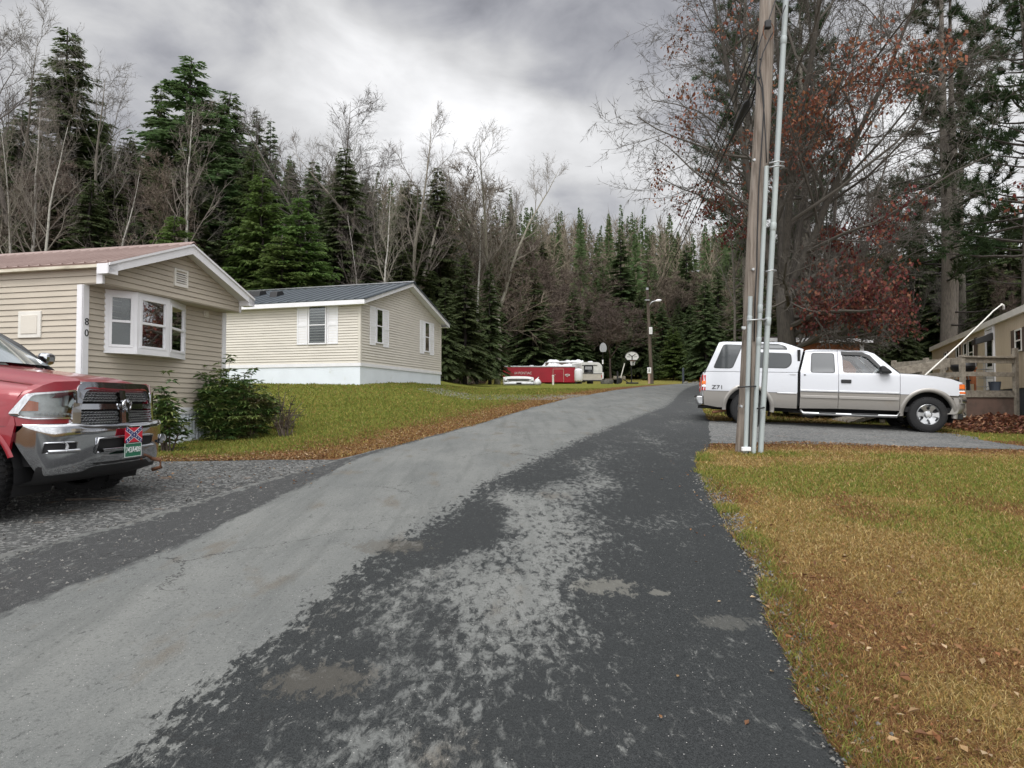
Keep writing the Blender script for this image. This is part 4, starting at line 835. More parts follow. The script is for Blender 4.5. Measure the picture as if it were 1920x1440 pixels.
# ------------------------------------------------------------------ vehicles (local x forward, y left, z up, origin on the ground under the front axle)
def lerp(x, xs, ys): return float(np.interp(x, xs, ys))
def smooth_curve(xs, ys, n=60):
    """dense table through points, softened"""
    t = np.linspace(xs[0], xs[-1], n); v = np.interp(t, xs, ys); k = np.hanning(9); k /= k.sum()
    v2 = np.convolve(np.pad(v, 4, mode='edge'), k, 'valid'); v2[0] = ys[0]; v2[-1] = ys[-1]; return t, v2
def wheel(parent, x, y, r, wd, side, spokes=6, rimr=None, chunky=False):
    rimr = rimr or r * .60
    e = MB(); rr = r
    prof = [(rimr, -wd * .42), (rimr + .02, -wd * .5), (rr - .07, -wd * .52), (rr - .02, -wd * .46), (rr, -wd * .36), (rr, wd * .36), (rr - .02, wd * .46), (rr - .07, wd * .52), (rimr + .02, wd * .5), (rimr, wd * .42)]
    e.lathe(prof, 'y', (0, 0, 0), 48)
    n = 44
    for i in range(n):
        a = i * 2 * math.pi / n
        for q, (w0, w1) in enumerate(((-.49, -.2), (-.15, .15), (.2, .49))):
            aa = a + (q % 2) * math.pi / n; ca, sa = math.cos(aa), math.sin(aa); h = .012 if chunky else .006; tw = .42 * 2 * math.pi * rr / n
            P = []
            for (w, t, g) in ((w0, -1, -.012), (w1, -1, -.012), (w1, 1, -.012), (w0, 1, -.012), (w0, -1, h), (w1, -1, h), (w1, 1, h), (w0, 1, h)):
                rad = rr + g - (.016 if abs(w) > .4 else 0); P.append((rad * ca - t * tw / 2 * sa, w * wd, rad * sa + t * tw / 2 * ca))
            e.add(P, [(4, 5, 6, 7), (0, 1, 5, 4), (1, 2, 6, 5), (2, 3, 7, 6), (3, 0, 4, 7)])
    to = e.build('wheel', M['rubber'], parent, loc=(x, y, r - .012), smooth='auto')
    s = side; o = wd * .42
    k = MB(); k.lathe([(rimr + .004, s * o), (rimr - .012, s * (o + .012)), (rimr - .03, s * (o - .01)), (rimr - .035, s * (o - .09)), (.05, s * (o - .12))], 'y', (0, 0, 0), 40)
    for i in range(spokes):
        a = i * 2 * math.pi / spokes; ca, sa = math.cos(a), math.sin(a)
        P = []
        for (rad, w, dpt) in ((.05, .055, .025), (rimr * .55, .038, .012), (rimr - .02, .062, .0)):
            for t in (-1, 1): P.append((rad * ca - t * w * sa, s * (o - dpt), rad * sa + t * w * ca))
            for t in (1, -1): P.append((rad * ca - t * w * 1.15 * sa, s * (o - dpt - .05), rad * sa + t * w * 1.15 * ca))
        k.add(P, [(0, 1, 5, 4), (4, 5, 9, 8), (1, 2, 6, 5), (5, 6, 10, 9), (3, 0, 4, 7), (7, 4, 8, 11)])
    k.lathe([(.0, s * (o + .02)), (.06, s * (o + .015)), (.085, s * (o - .01)), (.09, s * (o - .06))], 'y', (0, 0, 0), 24)
    k.build('rim', M['chrome_dull'], to, smooth='auto', fix=True)
    k = MB(); k.lathe([(.0, s * (o - .11)), (rimr - .02, s * (o - .11))], 'y', (0, 0, 0), 32); k.build('hub_back', M['dark'], to)
    return to

def white_pickup():
    t = thing('pickup_truck', 'white extended cab pickup with a bed cap parked on the grey gravel drive', 'pickup truck', (9.717, 16.151, .945), rot=(0, R(2.0), R(-14)))
    WP, PW, BK = M['whitepaint'], M['pewter'], M['black']
    hw = lambda z: lerp(z, [.38, .55, .85, 1.1, 1.28, 1.34, 1.88], [.925, .965, .985, .975, .955, .925, .715])
    zc = [.5, .6, .7, .8, .835, .95, 1.05, 1.15, 1.22, 1.28, 1.31, 1.36, 1.45, 1.6, 1.75]
    two = lambda o: None
    def side_panel(name, loops, m, sgn, dy=0.0, rim=.035, parent=t):
        return panel(name, m, loops, lambda a, b: (a, sgn * (hw(b) + dy), b), ([], zc), (0, -sgn * rim, 0), parent)
    for s in (-1, 1):
        # front fender
        F = [(-.592, .84), (-.45, .84)] + arc(0, .40, .545, 126, 54, 10)[0:] + [(.45, .84), (.60, .84), (.60, 1.10), (.68, 1.13), (.45, 1.215), (.15, 1.268), (-.25, 1.30), (-.592, 1.315)]
        side_panel('fender', [F], WP, s)
        F = [(-.592, .44), (-.53, .44)] + [p for p in arc(0, .40, .53, 175, 127, 8)] + [(-.33, .832), (-.592, .832)]
        side_panel('lower_fender', [F], PW, s)
        # doors
        D = [(-1.895, .84), (-.602, .84), (-.602, 1.318), (-.63, 1.335), (-1.10, 1.782), (-1.26, 1.842), (-1.895, 1.862)]
        Wn = rpoly([(-1.80, 1.31), (-.86, 1.31), (-.90, 1.385), (-1.22, 1.725), (-1.36, 1.785), (-1.80, 1.80)], .05)
        d = side_panel('front_door', [D, Wn], WP, s)
        side_panel('lower_cladding', [[(-1.895, .46), (-.602, .46), (-.602, .832), (-1.895, .832)]], PW, s, parent=d)
        g = side_panel('window', [rpoly([(-1.82, 1.295), (-.84, 1.295), (-.885, 1.385), (-1.21, 1.735), (-1.36, 1.80), (-1.82, 1.815)], .05)], M['glass'], s, -.016, 0, d)
        v = side_panel('rain_visor', [[(-1.82, 1.745), (-1.42, 1.735), (-1.27, 1.685), (-.98, 1.37), (-.90, 1.37), (-1.20, 1.735), (-1.36, 1.812), (-1.82, 1.822)]], BK, s, .02, .02, d)
        h = MB(); h.box((-1.85, -.014, 1.065), (-1.63, .014, 1.15)); h.build('handle', BK, d, loc=(0, s * (hw(1.1) + .012), 0), bevel=.012)
        k = MB(); k.box((-1.89, -.012, .845), (-.61, .012, .885)); k.build('chrome_strip', M['chrome_dull'], d, loc=(0, s * (hw(.86) + .004), 0), bevel=.006)
        k = MB(); k.box((-1.89, -.014, .69), (-.61, .014, .76)); k.build('side_moulding', PW, d, loc=(0, s * (hw(.72) + .008), 0), bevel=.01)
        k = MB(); k.prism([(-1.04, 0, 1.30), (-.80, 0, 1.30), (-.84, 0, 1.36), (-.98, 0, 1.47), (-1.05, 0, 1.46)], (0, s * .20, .02)); k.build('mirror', BK, d, loc=(0, s * .945, 0), bevel=.03)
        D = [(-2.735, .84), (-1.905, .84), (-1.905, 1.862), (-2.45, 1.862), (-2.60, 1.84), (-2.735, 1.31)]
        Wr = rpoly([(-2.50, 1.31), (-1.985, 1.31), (-1.985, 1.765), (-2.46, 1.765)], .055)
        d = side_panel('rear_door', [D], WP, s); side_panel('window', [Wr], M['capglass'], s, .004, .0, d)
        side_panel('window_seal', [rpoly([(-2.515, 1.295), (-1.97, 1.295), (-1.97, 1.78), (-2.475, 1.78)], .06)], BK, s, .002, 0, d)
        side_panel('lower_cladding', [[(-2.735, .44), (-1.905, .46), (-1.905, .832), (-2.735, .832)]], PW, s, parent=d)
        k = MB(); k.box((-2.73, -.012, .845), (-1.91, .012, .885)); k.build('chrome_strip', M['chrome_dull'], d, loc=(0, s * (hw(.86) + .004), 0), bevel=.006)
        k = MB(); k.box((-2.73, -.014, .69), (-1.91, .014, .76)); k.build('side_moulding', PW, d, loc=(0, s * (hw(.72) + .008), 0), bevel=.01)
        # bed
        B = [(-4.955, .80), (-4.52, .80)] + arc(-3.9, .40, .555, 134, 46, 10) + [(-3.3, .80), (-2.80, .80), (-2.80, 1.285), (-4.90, 1.265), (-4.955, 1.18)]
        b = side_panel('bed_side', [B], WP, s)
        side_panel('bed_lower', [[(-4.93, .45), (-4.60, .40), (-4.44, .40)] + arc(-3.9, .40, .545, 178, 134, 8) + [(-4.955, .79)]], PW, s, parent=b)
        side_panel('bed_lower', [[(-2.80, .43), (-2.80, .79), (-3.52, .79)] + arc(-3.9, .40, .545, 46, 4, 8)], PW, s, parent=b)
        k = MB(); k.box((-3.25, -.01, .775), (-2.81, .01, .805)); k.build('chrome_strip', M['chrome_dull'], b, loc=(0, s * (hw(.8) + .004), 0), bevel=.005)
        # flares
        for xc in (0.0, -3.9):
            a = np.linspace(R(186), R(-8), 25); G = np.zeros((25, 4, 3))
            for i, q in enumerate(a):
                for j, (rad, dd) in enumerate(((.60, .0), (.58, .012), (.515, .018), (.505, -.09))):
                    z = .40 + rad * math.sin(q); G[i, j] = (xc + rad * math.cos(q), s * (hw(max(z, .4)) + dd), z)
            k = MB(); k.grid(G); k.build('wheel_flare', PW, t, smooth=True)
            k = MB(); a = np.linspace(R(200), R(-20), 17); k.grid(np.array([[(xc + .53 * math.cos(q), s * yy, .40 + .53 * math.sin(q)) for yy in (.93, .45)] for q in a])); k.build('wheel_well', M['dark'], t)
        # cap side
        C = [(-4.905, 1.275), (-2.80, 1.295), (-2.66, 1.86), (-2.74, 1.885), (-3.02, 1.99), (-3.14, 2.03), (-4.50, 2.03), (-4.60, 2.0)]
        cw = lambda z: lerp(z, [1.25, 1.35, 1.75, 1.95, 2.03], [.955, .945, .86, .79, .70])
        def cap_panel(name, loops, m, dy, parent, rim=0.0): return panel(name, m, loops, lambda a, b: (a, s * (cw(b) + dy), b), ([], [1.35, 1.45, 1.55, 1.65, 1.75, 1.85, 1.95, 1.99]), (0, -s * rim, 0), parent)
        c = cap_panel('cap_side', [C], WP, 0, t, .03)
        for Q in (rpoly([(-4.72, 1.365), (-4.30, 1.365), (-4.06, 1.935), (-4.48, 1.945)], .07), rpoly([(-4.0, 1.40), (-3.05, 1.395), (-2.94, 1.52), (-2.96, 1.74), (-3.95, 1.76)], .08), rpoly([(-3.92, 1.86), (-3.03, 1.855), (-3.07, 1.925), (-3.25, 1.972), (-3.90, 1.985)], .045)):
            cx = sum(p[0] for p in Q) / len(Q); cz = sum(p[1] for p in Q) / len(Q); Q2 = [(cx + (p[0] - cx) * (1 + .018 / max(abs(p[0] - cx), .08)), cz + (p[1] - cz) * (1 + .014 / max(abs(p[1] - cz), .05))) for p in Q]
            w_ = cap_panel('cap_window', [Q], M['capglass'], .007, c); cap_panel('window_seal', [Q2], BK, .003, w_)
        # lamps
        k = MB(); hlx = lambda z: lerp(z, [.84, 1.1], [.80, .735])
        k.prism([(.60, s * .945, .985), (.72, s * .945, .985), (.785, s * .80, .985), (.785, s * .55, .985), (.62, s * .55, .985)], (-.02, 0, .125)); hd = k.build('headlight', M['lens'], t, bevel=.02)
        k = MB(); k.prism([(.59, s * .962, .99), (.725, s * .955, .99), (.77, s * .86, .99), (.60, s * .86, .99)], (-.015, 0, .115)); k.build('turn_signal', M['amber'], hd, bevel=.015)
        k = MB(); k.prism([(.61, s * .962, .855), (.735, s * .955, .855), (.80, s * .80, .855), (.80, s * .55, .855), (.62, s * .55, .855)], (-.01, 0, .105)); k.build('marker_lamp', M['redlens'] if False else M['lens'], hd, bevel=.015)
        k = MB(); k.prism([(.62, s * .966, .885), (.735, s * .960, .885), (.77, s * .90, .885), (.62, s * .90, .885)], (-.01, 0, .05)); k.build('reflector', M['amber'], hd, bevel=.01)
        k = MB(); k.prism([(-4.99, s * .86, .80), (-4.985, s * .975, .80), (-4.90, s * .992, .80), (-4.885, s * .86, .80)], (.0, -s * .015, .38)); tl = k.build('tail_light', M['redlens'], t, bevel=.012)
        k = MB(); k.prism([(-4.995, s * .86, .955), (-4.99, s * .981, .955), (-4.898, s * .997, .955), (-4.885, s * .86, .955)], (.0, -s * .004, .08)); k.build('indicator_lens', M['amber'], tl, bevel=.008)
        k = MB(); k.prism([(-4.996, s * .86, .885), (-4.991, s * .984, .885), (-4.896, s * .998, .885), (-4.885, s * .86, .885)], (.0, -s * .003, .05)); k.build('reverse_lens', M['lens'], tl, bevel=.006)
        # step bar
        k = MB(); k.tube([(-2.72, s * .93, .40), (-2.66, s * .98, .325), (-.66, s * .98, .325), (-.60, s * .93, .40)], .038, 12); rb = k.build('running_board', M['chrome_dull'], t, smooth=True)
        for a, b_ in ((-2.1, -1.68), (-1.25, -.93)): pass
        for a, b_ in ((-2.32, -1.95), (-1.62, -1.05)): k = MB(); k.box((a, s * .98 - .041, .33), (b_, s * .98 + .041, .37)); k.build('step_pad', BK, rb, bevel=.012)
    # roof, hood, glass, ends
    pr = MB(); n = 13; ys = np.linspace(-1, 1, n)
    xs, zs = smooth_curve([-2.62, -2.5, -1.7, -1.28, -1.12], [1.835, 1.868, 1.89, 1.862, 1.80], 30)
    pr.grid(np.array([[(x, y * (hw(1.86) + .03), z - .035 * abs(y) ** 4) for y in ys] for x, z in zip(xs, zs)])); pr.build('roof', WP, t, smooth=True)
    ws = MB(); ws.grid(np.array([[(-1.11 + .52 * u + .05 * (1 - (y / 1.0) ** 2), y * (.72 + .20 * u), 1.795 - .45 * u) for y in ys] for u in np.linspace(0, 1, 5)])); ws.build('windshield', M['tint'], t, smooth=True)
    hd = MB(); xs, zs = smooth_curve([-.62, -.2, .15, .45, .66, .74, .765], [1.335, 1.315, 1.285, 1.23, 1.165, 1.12, 1.06], 40)
    hd.grid(np.array([[(x + (.03 * (1 - y * y) if x > .5 else 0), y * .945 * (1 - .06 * sst(.3, .76, x)), z + .028 * (1 - y ** 2) - .012 * abs(y) ** 8) for y in ys] for x, z in zip(xs, zs)])); hd.build('hood', WP, t, smooth=True)
    cp = MB(); xs, zs = smooth_curve([-4.56, -4.5, -3.2, -3.0, -2.72, -2.65], [2.01, 2.04, 2.045, 2.0, 1.89, 1.86], 40)
    cp.grid(np.array([[(x, y * (.705 if z > 2.02 else lerp(z, [1.85, 2.02], [.835, .715])), z + .012 * (1 - y * y)) for y in ys] for x, z in zip(xs, zs)])); cp.build('cap_roof', WP, t, smooth=True)
    k = MB(); k.grid(np.array([[(-4.915 + .34 * u, y * (.945 - .235 * u), 1.27 + .75 * u) for y in ys] for u in np.linspace(0, 1, 4)])); kb = k.build('cap_hatch', WP, t)
    k = MB(); k.grid(np.array([[(-4.925 + .34 * u, y * (.80 - .2 * u), 1.27 + .75 * u) for y in ys] for u in np.linspace(.14, .86, 3)])); k.build('hatch_glass', M['darkglass'], kb)
    k = MB(); k.grid(np.array([[(-2.72 + .04 * u, y * .93, .6 + .72 * u) for y in (-1, 1)] for u in (0, 1)])); k.box((-2.80, -.90, .5), (-2.74, .90, 1.84)); k.build('cab_gap', M['dark'], t)
    k = MB(); k.box((-4.97, -.86, .66), (-4.93, .86, 1.25)); k.build('tailgate', WP, t, bevel=.015)
    k = MB(); k.prism([(-4.96, -.95, .66), (-5.10, -.93, .66), (-5.12, -.93, .60), (-5.06, -.93, .46), (-4.96, -.95, .46)], (0, 1.88, 0)); rbp = k.build('rear_bumper', M['galv'], t, bevel=.02)
    k = MB(); k.box((-5.13, -.9, .655), (-4.97, .9, .675)); k.build('bumper_pad', BK, rbp, bevel=.006)
    k = MB(); k.tube([(-4.6, -.62, .40), (-5.06, -.66, .40)], .04, 12); k.build('hitch_bar', BK, t, smooth='auto'); k = MB(); k.tube([(-4.4, -.75, .33), (-4.72, -.84, .27)], .034, 10); k.build('exhaust_pipe', M['rust'], t, smooth='auto')
    # front bumper and grille
    ub = np.linspace(-1, 1, 31); bc = [(.84 - .34 * max(0, abs(u) - .72) ** 1.5 * 6 - .04 * u * u, .955 * u if abs(u) < .9 else .955 * u) for u in ub]
    bx = lambda u: .86 - .05 * u * u - 1.9 * max(0, abs(u) - .72) ** 2
    k = MB(); k.grid(np.array([[(bx(u) - dx, .965 * math.copysign(min(1, abs(u) ** .96), u), z) for z, dx in ((.80, .05), (.79, .0), (.72, -.015), (.66, -.01), (.655, .02), (.56, .02), (.45, .07), (.42, .13))] for u in np.linspace(-1.12, 1.12, 41)])); fb = k.build('front_bumper', PW, t, smooth='auto')
    k = MB(); k.grid(np.array([[(bx(u) - dx, .97 * math.copysign(min(1, abs(u) ** .96), u), z) for z, dx in ((.805, .04), (.795, -.008), (.70, -.022), (.69, .0))] for u in np.linspace(-1.05, 1.05, 31)])); k.build('chrome_bar', M['chrome_dull'], fb, smooth=True)
    k = MB(); k.tube([(.86, -.55, .48), (.90, -.55, .40), (.86, -.55, .36)], .018, 6); k.tube([(.86, .55, .48), (.90, .55, .40), (.86, .55, .36)], .018, 6); k.build('tow_hook', M['chrome_dull'], fb)
    k = MB(); k.box((.60, -.86, .30), (.74, .86, .44)); k.build('air_dam', BK, t, bevel=.02)
    k = MB(); k.box((.58, -.55, .84), (.78, .55, 1.10)); gr = k.build('grille', BK, t); k = MB(); [k.box((.78, -.54, z), (.80, .54, z + .03)) for z in (.86, .93, 1.0, 1.07)]; k.build('grille_bar', M['chrome_dull'], gr, bevel=.006)
    k = MB(); k.box((-4.7, -.5, .34), (.55, .5, .62)); k.box((-2.70, -.9, .44), (.55, .9, .56)); k.box((-4.9, -.88, .62), (-2.8, .88, 1.2)); k.build('chassis', M['dark'], t)
    k = MB(); k.box((-2.7, -.86, .56), (-.55, .86, .95)); k.box((-.75, -.85, .95), (-.5, .85, 1.30)); k.box((-.56, -.62, .6), (.55, .62, 1.1)); k.build('cabin_floor', M['dark'], t)
    for y in (-.42, .42):
        k = MB(); k.box((-1.95, y - .26, .9), (-1.5, y + .26, 1.12)); k.prism([(-2.02, y - .25, 1.0), (-1.86, y - .25, 1.0), (-2.05, y - .22, 1.62), (-2.14, y - .22, 1.62)], (0, .5, 0)); k.build('seat', M['bluegrey'], t, bevel=.05)
    k = MB(); k.tube([(-1.18 + .07 * math.sin(a), .42 + .19 * math.cos(a), 1.33 + .17 * math.sin(a)) for a in np.linspace(0, 2 * math.pi, 25)], .014, 6); k.build('steering_wheel', BK, t)
    for x in (0, -3.9):
        for s in (-1, 1): wheel(t, x, s * .835, .405, .265, s)
        k = MB(); k.tube([(x, -.8, .40), (x, .8, .40)], .05, 8); k.build('axle', M['dark'], t)
    text_obj('badge', 'Z71', .135, M['digits'], t, frame_m((-4.62, -hw(.9) - .006, .885), (1, 0, 0), (0, 0, 1)), .003, 1.25)
    k = MB(); k.box((-2.98, -.972, 1.235), (-2.84, -.964, 1.255)); k.build('maker_script', M['chrome_dull'], t)
    k = MB(); k.box((-2.66, -.972, 1.225), (-2.62, -.962, 1.25)); k.build('door_badge', M['digits'], t)
    k = MB(); k.tube([(-.62, -.86, 1.33), (-.95, -.86, 1.9)], .004, 4) if False else k.box((-.60, -.7, 1.33), (-.56, .7, 1.345)); k.build('wiper_cowl', BK, t, bevel=.006)
white_pickup()

def red_pickup():
    t = thing('pickup_truck', 'dark red pickup with chrome grille and bumper parked beside the numbered home', 'pickup truck', (-5.23, 7.30, .475), rz=R(-1.5)); t.scale = (1.03, 1.03, 1.03)
    RP, CH, BK = M['redpaint'], M['chrome'], M['black']
    zcen = lambda x: 1.305 + .215 * (0.95 - x) / 1.65
    zed = lambda x: zcen(x) - .085
    XF = smooth_curve([0, .35, .6, .75, .88, .96, 1.0, 1.02], [.965, .945, .90, .85, .76, .66, .56, .48], 80)
    xf = lambda y: lerp(abs(y), XF[0], XF[1])
    # hood: plan outline with the curved leading edge
    ys = np.linspace(-.80, .80, 33); xs = np.linspace(0, 1, 22)
    def hz(x, y):
        ay = abs(y); z = zcen(x) - .085 * float(sst(.46, .80, ay))
        z += .022 * float(sst(.52, .40, ay)) * float(sst(.9, .55, x)); return z
    h = MB(); G = np.zeros((len(xs) + 2, len(ys), 3))
    for j, y in enumerate(ys):
        x1 = xf(y) - .015
        for i, u in enumerate(xs): x = -.45 + (x1 + .45) * u; G[i, j] = (x, y, hz(x, y) - .05 * u ** 14)
        G[-2, j] = (x1 + .006, y, hz(x1, y) - .075); G[-1, j] = (x1 - .03, y, hz(x1, y) - .10)
    h.grid(G); h.build('hood', RP, t, smooth=True)
    for s in (-1, 1):
        # fender as a bent panel: second coordinate runs up the side and over the shoulder
        def fy(a, b):
            if b < 1.0: z = b; y = lerp(b, [.4, .6, .85, 1.0], [.985, 1.0, 1.012, 1.0])
            else:
                q = (b - 1.0) / .32 * math.pi / 2; y = 1.0 - .205 * (1 - math.cos(q)) ** 1.35; z = 1.0 + (zed(a) - .004 - 1.0) * math.sin(q) ** .85
            if a > .45: y -= .10 * ((a - .45) / .45) ** 2 * (1.0 if b < 1.0 else 1.0)
            return (a, s * y, z)
        cut = ([-.5, -.3, -.1, .1, .3, .4, .5, .6, .68], [.6, .7, .8, .9, 1.0, 1.04, 1.08, 1.12, 1.16, 1.2, 1.24, 1.28])
        F = [(-.66, .50), (-.56, .50)] + arc(0, .42, .565, 172, 22, 22) + [(.58, .90), (.57, .95), (.55, 1.0), (.60, 1.16), (.66, 1.23), (.74, 1.32), (-.66, 1.32)]
        panel('fender', RP, [F], fy, cut, (0, -s * .03, 0), t)
        a = np.linspace(R(178), R(18), 25); G = np.zeros((25, 3, 3))
        for i, q in enumerate(a):
            for j, (rad, dd) in enumerate(((.60, .002), (.57, .022), (.545, .0))): G[i, j] = fy(rad * math.cos(q), .42 + rad * math.sin(q)); G[i, j, 1] += s * dd
        k = MB(); k.grid(G); k.build('wheel_flare', RP, t, smooth=True)
        k = MB(); a = np.linspace(R(200), R(-20), 17); k.grid(np.array([[(.56 * math.cos(q), s * yy, .42 + .56 * math.sin(q)) for yy in (.97, .45)] for q in a])); k.build('wheel_well', M['dark'], t)
        k = MB(); a = np.linspace(R(200), R(-20), 17); k.grid(np.array([[(-3.57 + .56 * math.cos(q), s * yy, .42 + .56 * math.sin(q)) for yy in (.97, .45)] for q in a])); k.build('wheel_well', M['dark'], t)
        # red strip under and around the lamp
        ff = lambda a, b: (xf(a) - .012, s * a, b)
        panel('lower_fascia', RP, [[(.58, .885), (1.015, .885), (1.015, .965), (.58, .955)]], ff, ([.65, .7, .75, .8, .85, .9, .95, .98], []), (-.05, 0, 0), t)
        H0 = rpoly([(.615, .944), (.95, .944), (1.0, .982), (.955, 1.185), (.63, 1.225)], .03)
        panel('lamp_surround', RP, [[(.56, .92), (1.012, .92), (1.008, 1.02), (.985, 1.12), (.94, 1.20), (.87, 1.26), (.79, 1.295), (.56, 1.31)], H0], lambda a, b: (xf(a) - .016 - .10 * max(0, b - 1.16), s * a, b), ([.65, .7, .75, .8, .85, .9, .94, .97], [1.16, 1.2, 1.24]), (-.10, 0, 0), t)
        # headlamp
        H = rpoly([(.625, .952), (.945, .952), (1.005, .985), (.95, 1.175), (.64, 1.215)], .03)
        hb = panel('headlight', M['lens'], [H], lambda a, b: (xf(a) - .07, s * min(a, .97), b), ([.7, .8, .9, .95], []), (0, 0, 0), t)
        panel('lamp_cover', M['glass'], [H], lambda a, b: (xf(a) + .004, s * a, b), ([.65, .7, .75, .8, .85, .9, .93, .96], []), (-.02, 0, 0), hb)
        panel('lamp_trim', CH, [rpoly([(.615, .944), (.95, .944), (1.012, .982), (.957, 1.185), (.63, 1.225)], .03), rpoly([(.630, .957), (.940, .957), (.990, .985), (.940, 1.170), (.645, 1.207)], .03)], lambda a, b: (xf(a) + .007, s * a, b), ([.7, .75, .8, .85, .9, .93, .96], []), (-.02, 0, 0), hb)
        k = MB(); cx = xf(.80) - .022; k.lathe([(.0, cx + .015), (.045, cx + .03), (.05, cx + .012), (.098, cx + .03), (.108, cx - .0)], 'x', (0, s * .79, 1.085), 24); k.build('reflector_bowl', CH, hb, smooth='auto')
        k = MB(); k.lathe([(.0, cx + .034), (.03, cx + .028), (.044, cx + .01)], 'x', (0, s * .79, 1.085), 20); k.build('projector_lens', M['darkglass'], hb, smooth=True)
        k = MB(); k.prism([(xf(.70) - .065, s * .66, 1.06), (xf(.70) - .065, s * .72, 1.06), (xf(.70) - .05, s * .72, 1.16), (xf(.70) - .05, s * .66, 1.17)], (.03, 0, 0)); k.build('bulb_shield', M['chrome_dull'], hb, bevel=.008)
        panel('turn_signal', M['amber'], [[(.90, 1.02), (.968, 1.02), (.95, 1.12), (.90, 1.10)]], lambda a, b: (xf(a) - .012, s * a, b), ([.92], []), (-.03, 0, 0), hb)
        k = MB()
        for i in range(9): yy = .66 + i * .03; k.box((xf(yy) - .035, s * yy - .010, .978), (xf(yy) - .012, s * yy + .010, .998))
        k.build('lamp_strip', M['platewhite'], hb, bevel=.003)
    # grille
    fr = lambda a, b: (xf(a) + .03 - .05 * max(0, (b - .8) / .5) ** 1.5, a, b)
    oc = lambda g: rpoly([(-.70 + g, .765 + g), (.70 - g, .765 + g), (.67 - g, 1.08), (.575 - g * .8, 1.305 - g * .9), (-.575 + g * .8, 1.305 - g * .9), (-.67 + g, 1.08)], .09 if g < .02 else .07, 6)
    cy = [-.55, -.45, -.35, -.25, -.15, 0, .15, .25, .35, .45, .55]; cz = [.9, 1.0, 1.08, 1.15, 1.22, 1.26]
    g = panel('grille', CH, [oc(0), oc(.085)], fr, (cy, cz), (-.07, 0, 0), t)
    panel('grille_backing', M['dark'], [oc(.07)], lambda a, b: (fr(a, b)[0] - .075, a, b), (cy, cz), (0, 0, 0), g)
    def strip(name, y0, y1, z0, z1, d0, m, dz=0.0, th=.03):
        k = MB(); n = 9; yy = np.linspace(y0, y1, n)
        k.grid(np.array([[(fr(y, z0)[0] + d0 - th, y, z0), (fr(y, z0)[0] + d0, y, z0 + .006), (fr(y, z1)[0] + d0 - dz, y, z1 - .004), (fr(y, z1)[0] + d0 - th - dz, y, z1)] for y in yy]), closed=True); return k.build(name, m, g, smooth='auto')
    for s in (-1, 1):
        strip('crossbar', min(s * .06, s * .60), max(s * .06, s * .60), 1.025, 1.09, .0, CH)
        strip('lower_bar', min(s * .06, s * .62), max(s * .06, s * .62), .835, .875, .0, CH)
        for (za, zb, w0, w1) in ((1.105, 1.235, .585, .525), (.885, 1.015, .615, .60)):
            k = MB(); rows = 5
            for i in range(rows):
                z = za + (zb - za) * (i + .5) / rows; wmax = w0 + (w1 - w0) * (i + .5) / rows; yy = np.linspace(.065, wmax, 41)
                zz = z + .0055 * np.sign(np.sin((yy + (i % 2) * .021) * math.pi / .021)) * 1.0
                k.grid(np.array([[(fr(y, q)[0] - .045, s * y, q - .004), (fr(y, q)[0] - .024, s * y, q - .003), (fr(y, q)[0] - .026, s * y, q + .004), (fr(y, q)[0] - .045, s * y, q + .006)] for y, q in zip(yy, zz)]))
                for y in np.arange(.075 + (i % 2) * .021, wmax, .042): k.box((fr(y, z)[0] - .05, s * y - .003, z - .010), (fr(y, z)[0] - .032, s * y + .003, z + .010))
            k.build('grille_mesh', M['chrome_dull'], g)
    strip('centre_bar', -.058, .058, .82, 1.04, .006, CH); strip('centre_bar', -.05, .05, 1.09, 1.25, -.004, CH)
    # emblem: a chrome ram's head, horns curling round a tapering face
    k = MB(); ex = fr(0, 1.07)[0] + .012
    k.lathe([(.0, .0)], 'x', (0, 0, 0), 3) if False else None
    k.prism([(ex, -.03, 1.115), (ex, .03, 1.115), (ex + .012, .026, 1.06), (ex + .02, .013, 1.0), (ex + .02, -.013, 1.0), (ex + .012, -.026, 1.06)], (.016, 0, 0))
    for s in (-1, 1):
        k.tube([(ex + .012, s * (.018 + .052 * math.sin(a) * (1 - .12 * a / 5)), 1.065 + .05 * math.cos(a) * (1 - .05 * a)) for a in np.linspace(0, 5.0, 22)], np.linspace(.017, .007, 22), 8)
    k.build('emblem', CH, g, smooth='auto')
    # bumper
    bu = np.linspace(0, 1.5, 61); bxv = np.interp(bu, [0, .4, .7, .85, .95, 1.05, 1.5], [1.045, 1.03, .985, .93, .85, .76, .32]); byv = np.interp(bu, [0, .4, .7, .85, .95, 1.05, 1.5], [0, .4, .695, .835, .915, .965, 1.015])
    kk = np.hanning(9); kk /= kk.sum(); bxv = np.convolve(np.pad(bxv, 4, mode='edge'), kk, 'valid'); byv[4:-4] = np.convolve(byv, kk, 'valid')
    def bf(u, z, d=0.0):
        a = abs(u); e = lerp(z, [.44, .47, .56, .74, .86, .895, .91], [-.035, -.01, .0, .004, .0, -.015, -.05])
        return (lerp(a, bu, bxv) + e + d, math.copysign(lerp(a, bu, byv), u) * (1 + .0), z)
    us = np.concatenate([np.linspace(-1.16, -.75, 26), np.linspace(-.7, .7, 29), np.linspace(.75, 1.16, 26)]); rows = [(.0, -.06), (.0, -.015), (.05, .0), (.25, .003), (.5, .004), (.75, .002), (.90, .0), (.965, -.012), (1.0, -.035), (1.0, -.10)]
    zlo = lambda u: .445 - .03 * float(sst(.45, .60, abs(u))) + .42 * max(0, abs(u) - .92) / .25; zhi = lambda u: .885 + .015 * float(sst(.5, .7, abs(u)))
    def bs(u, v, d=0.0): p = bf(u, .66); return (p[0] + d, p[1], zlo(u) + (zhi(u) - zlo(u)) * v)
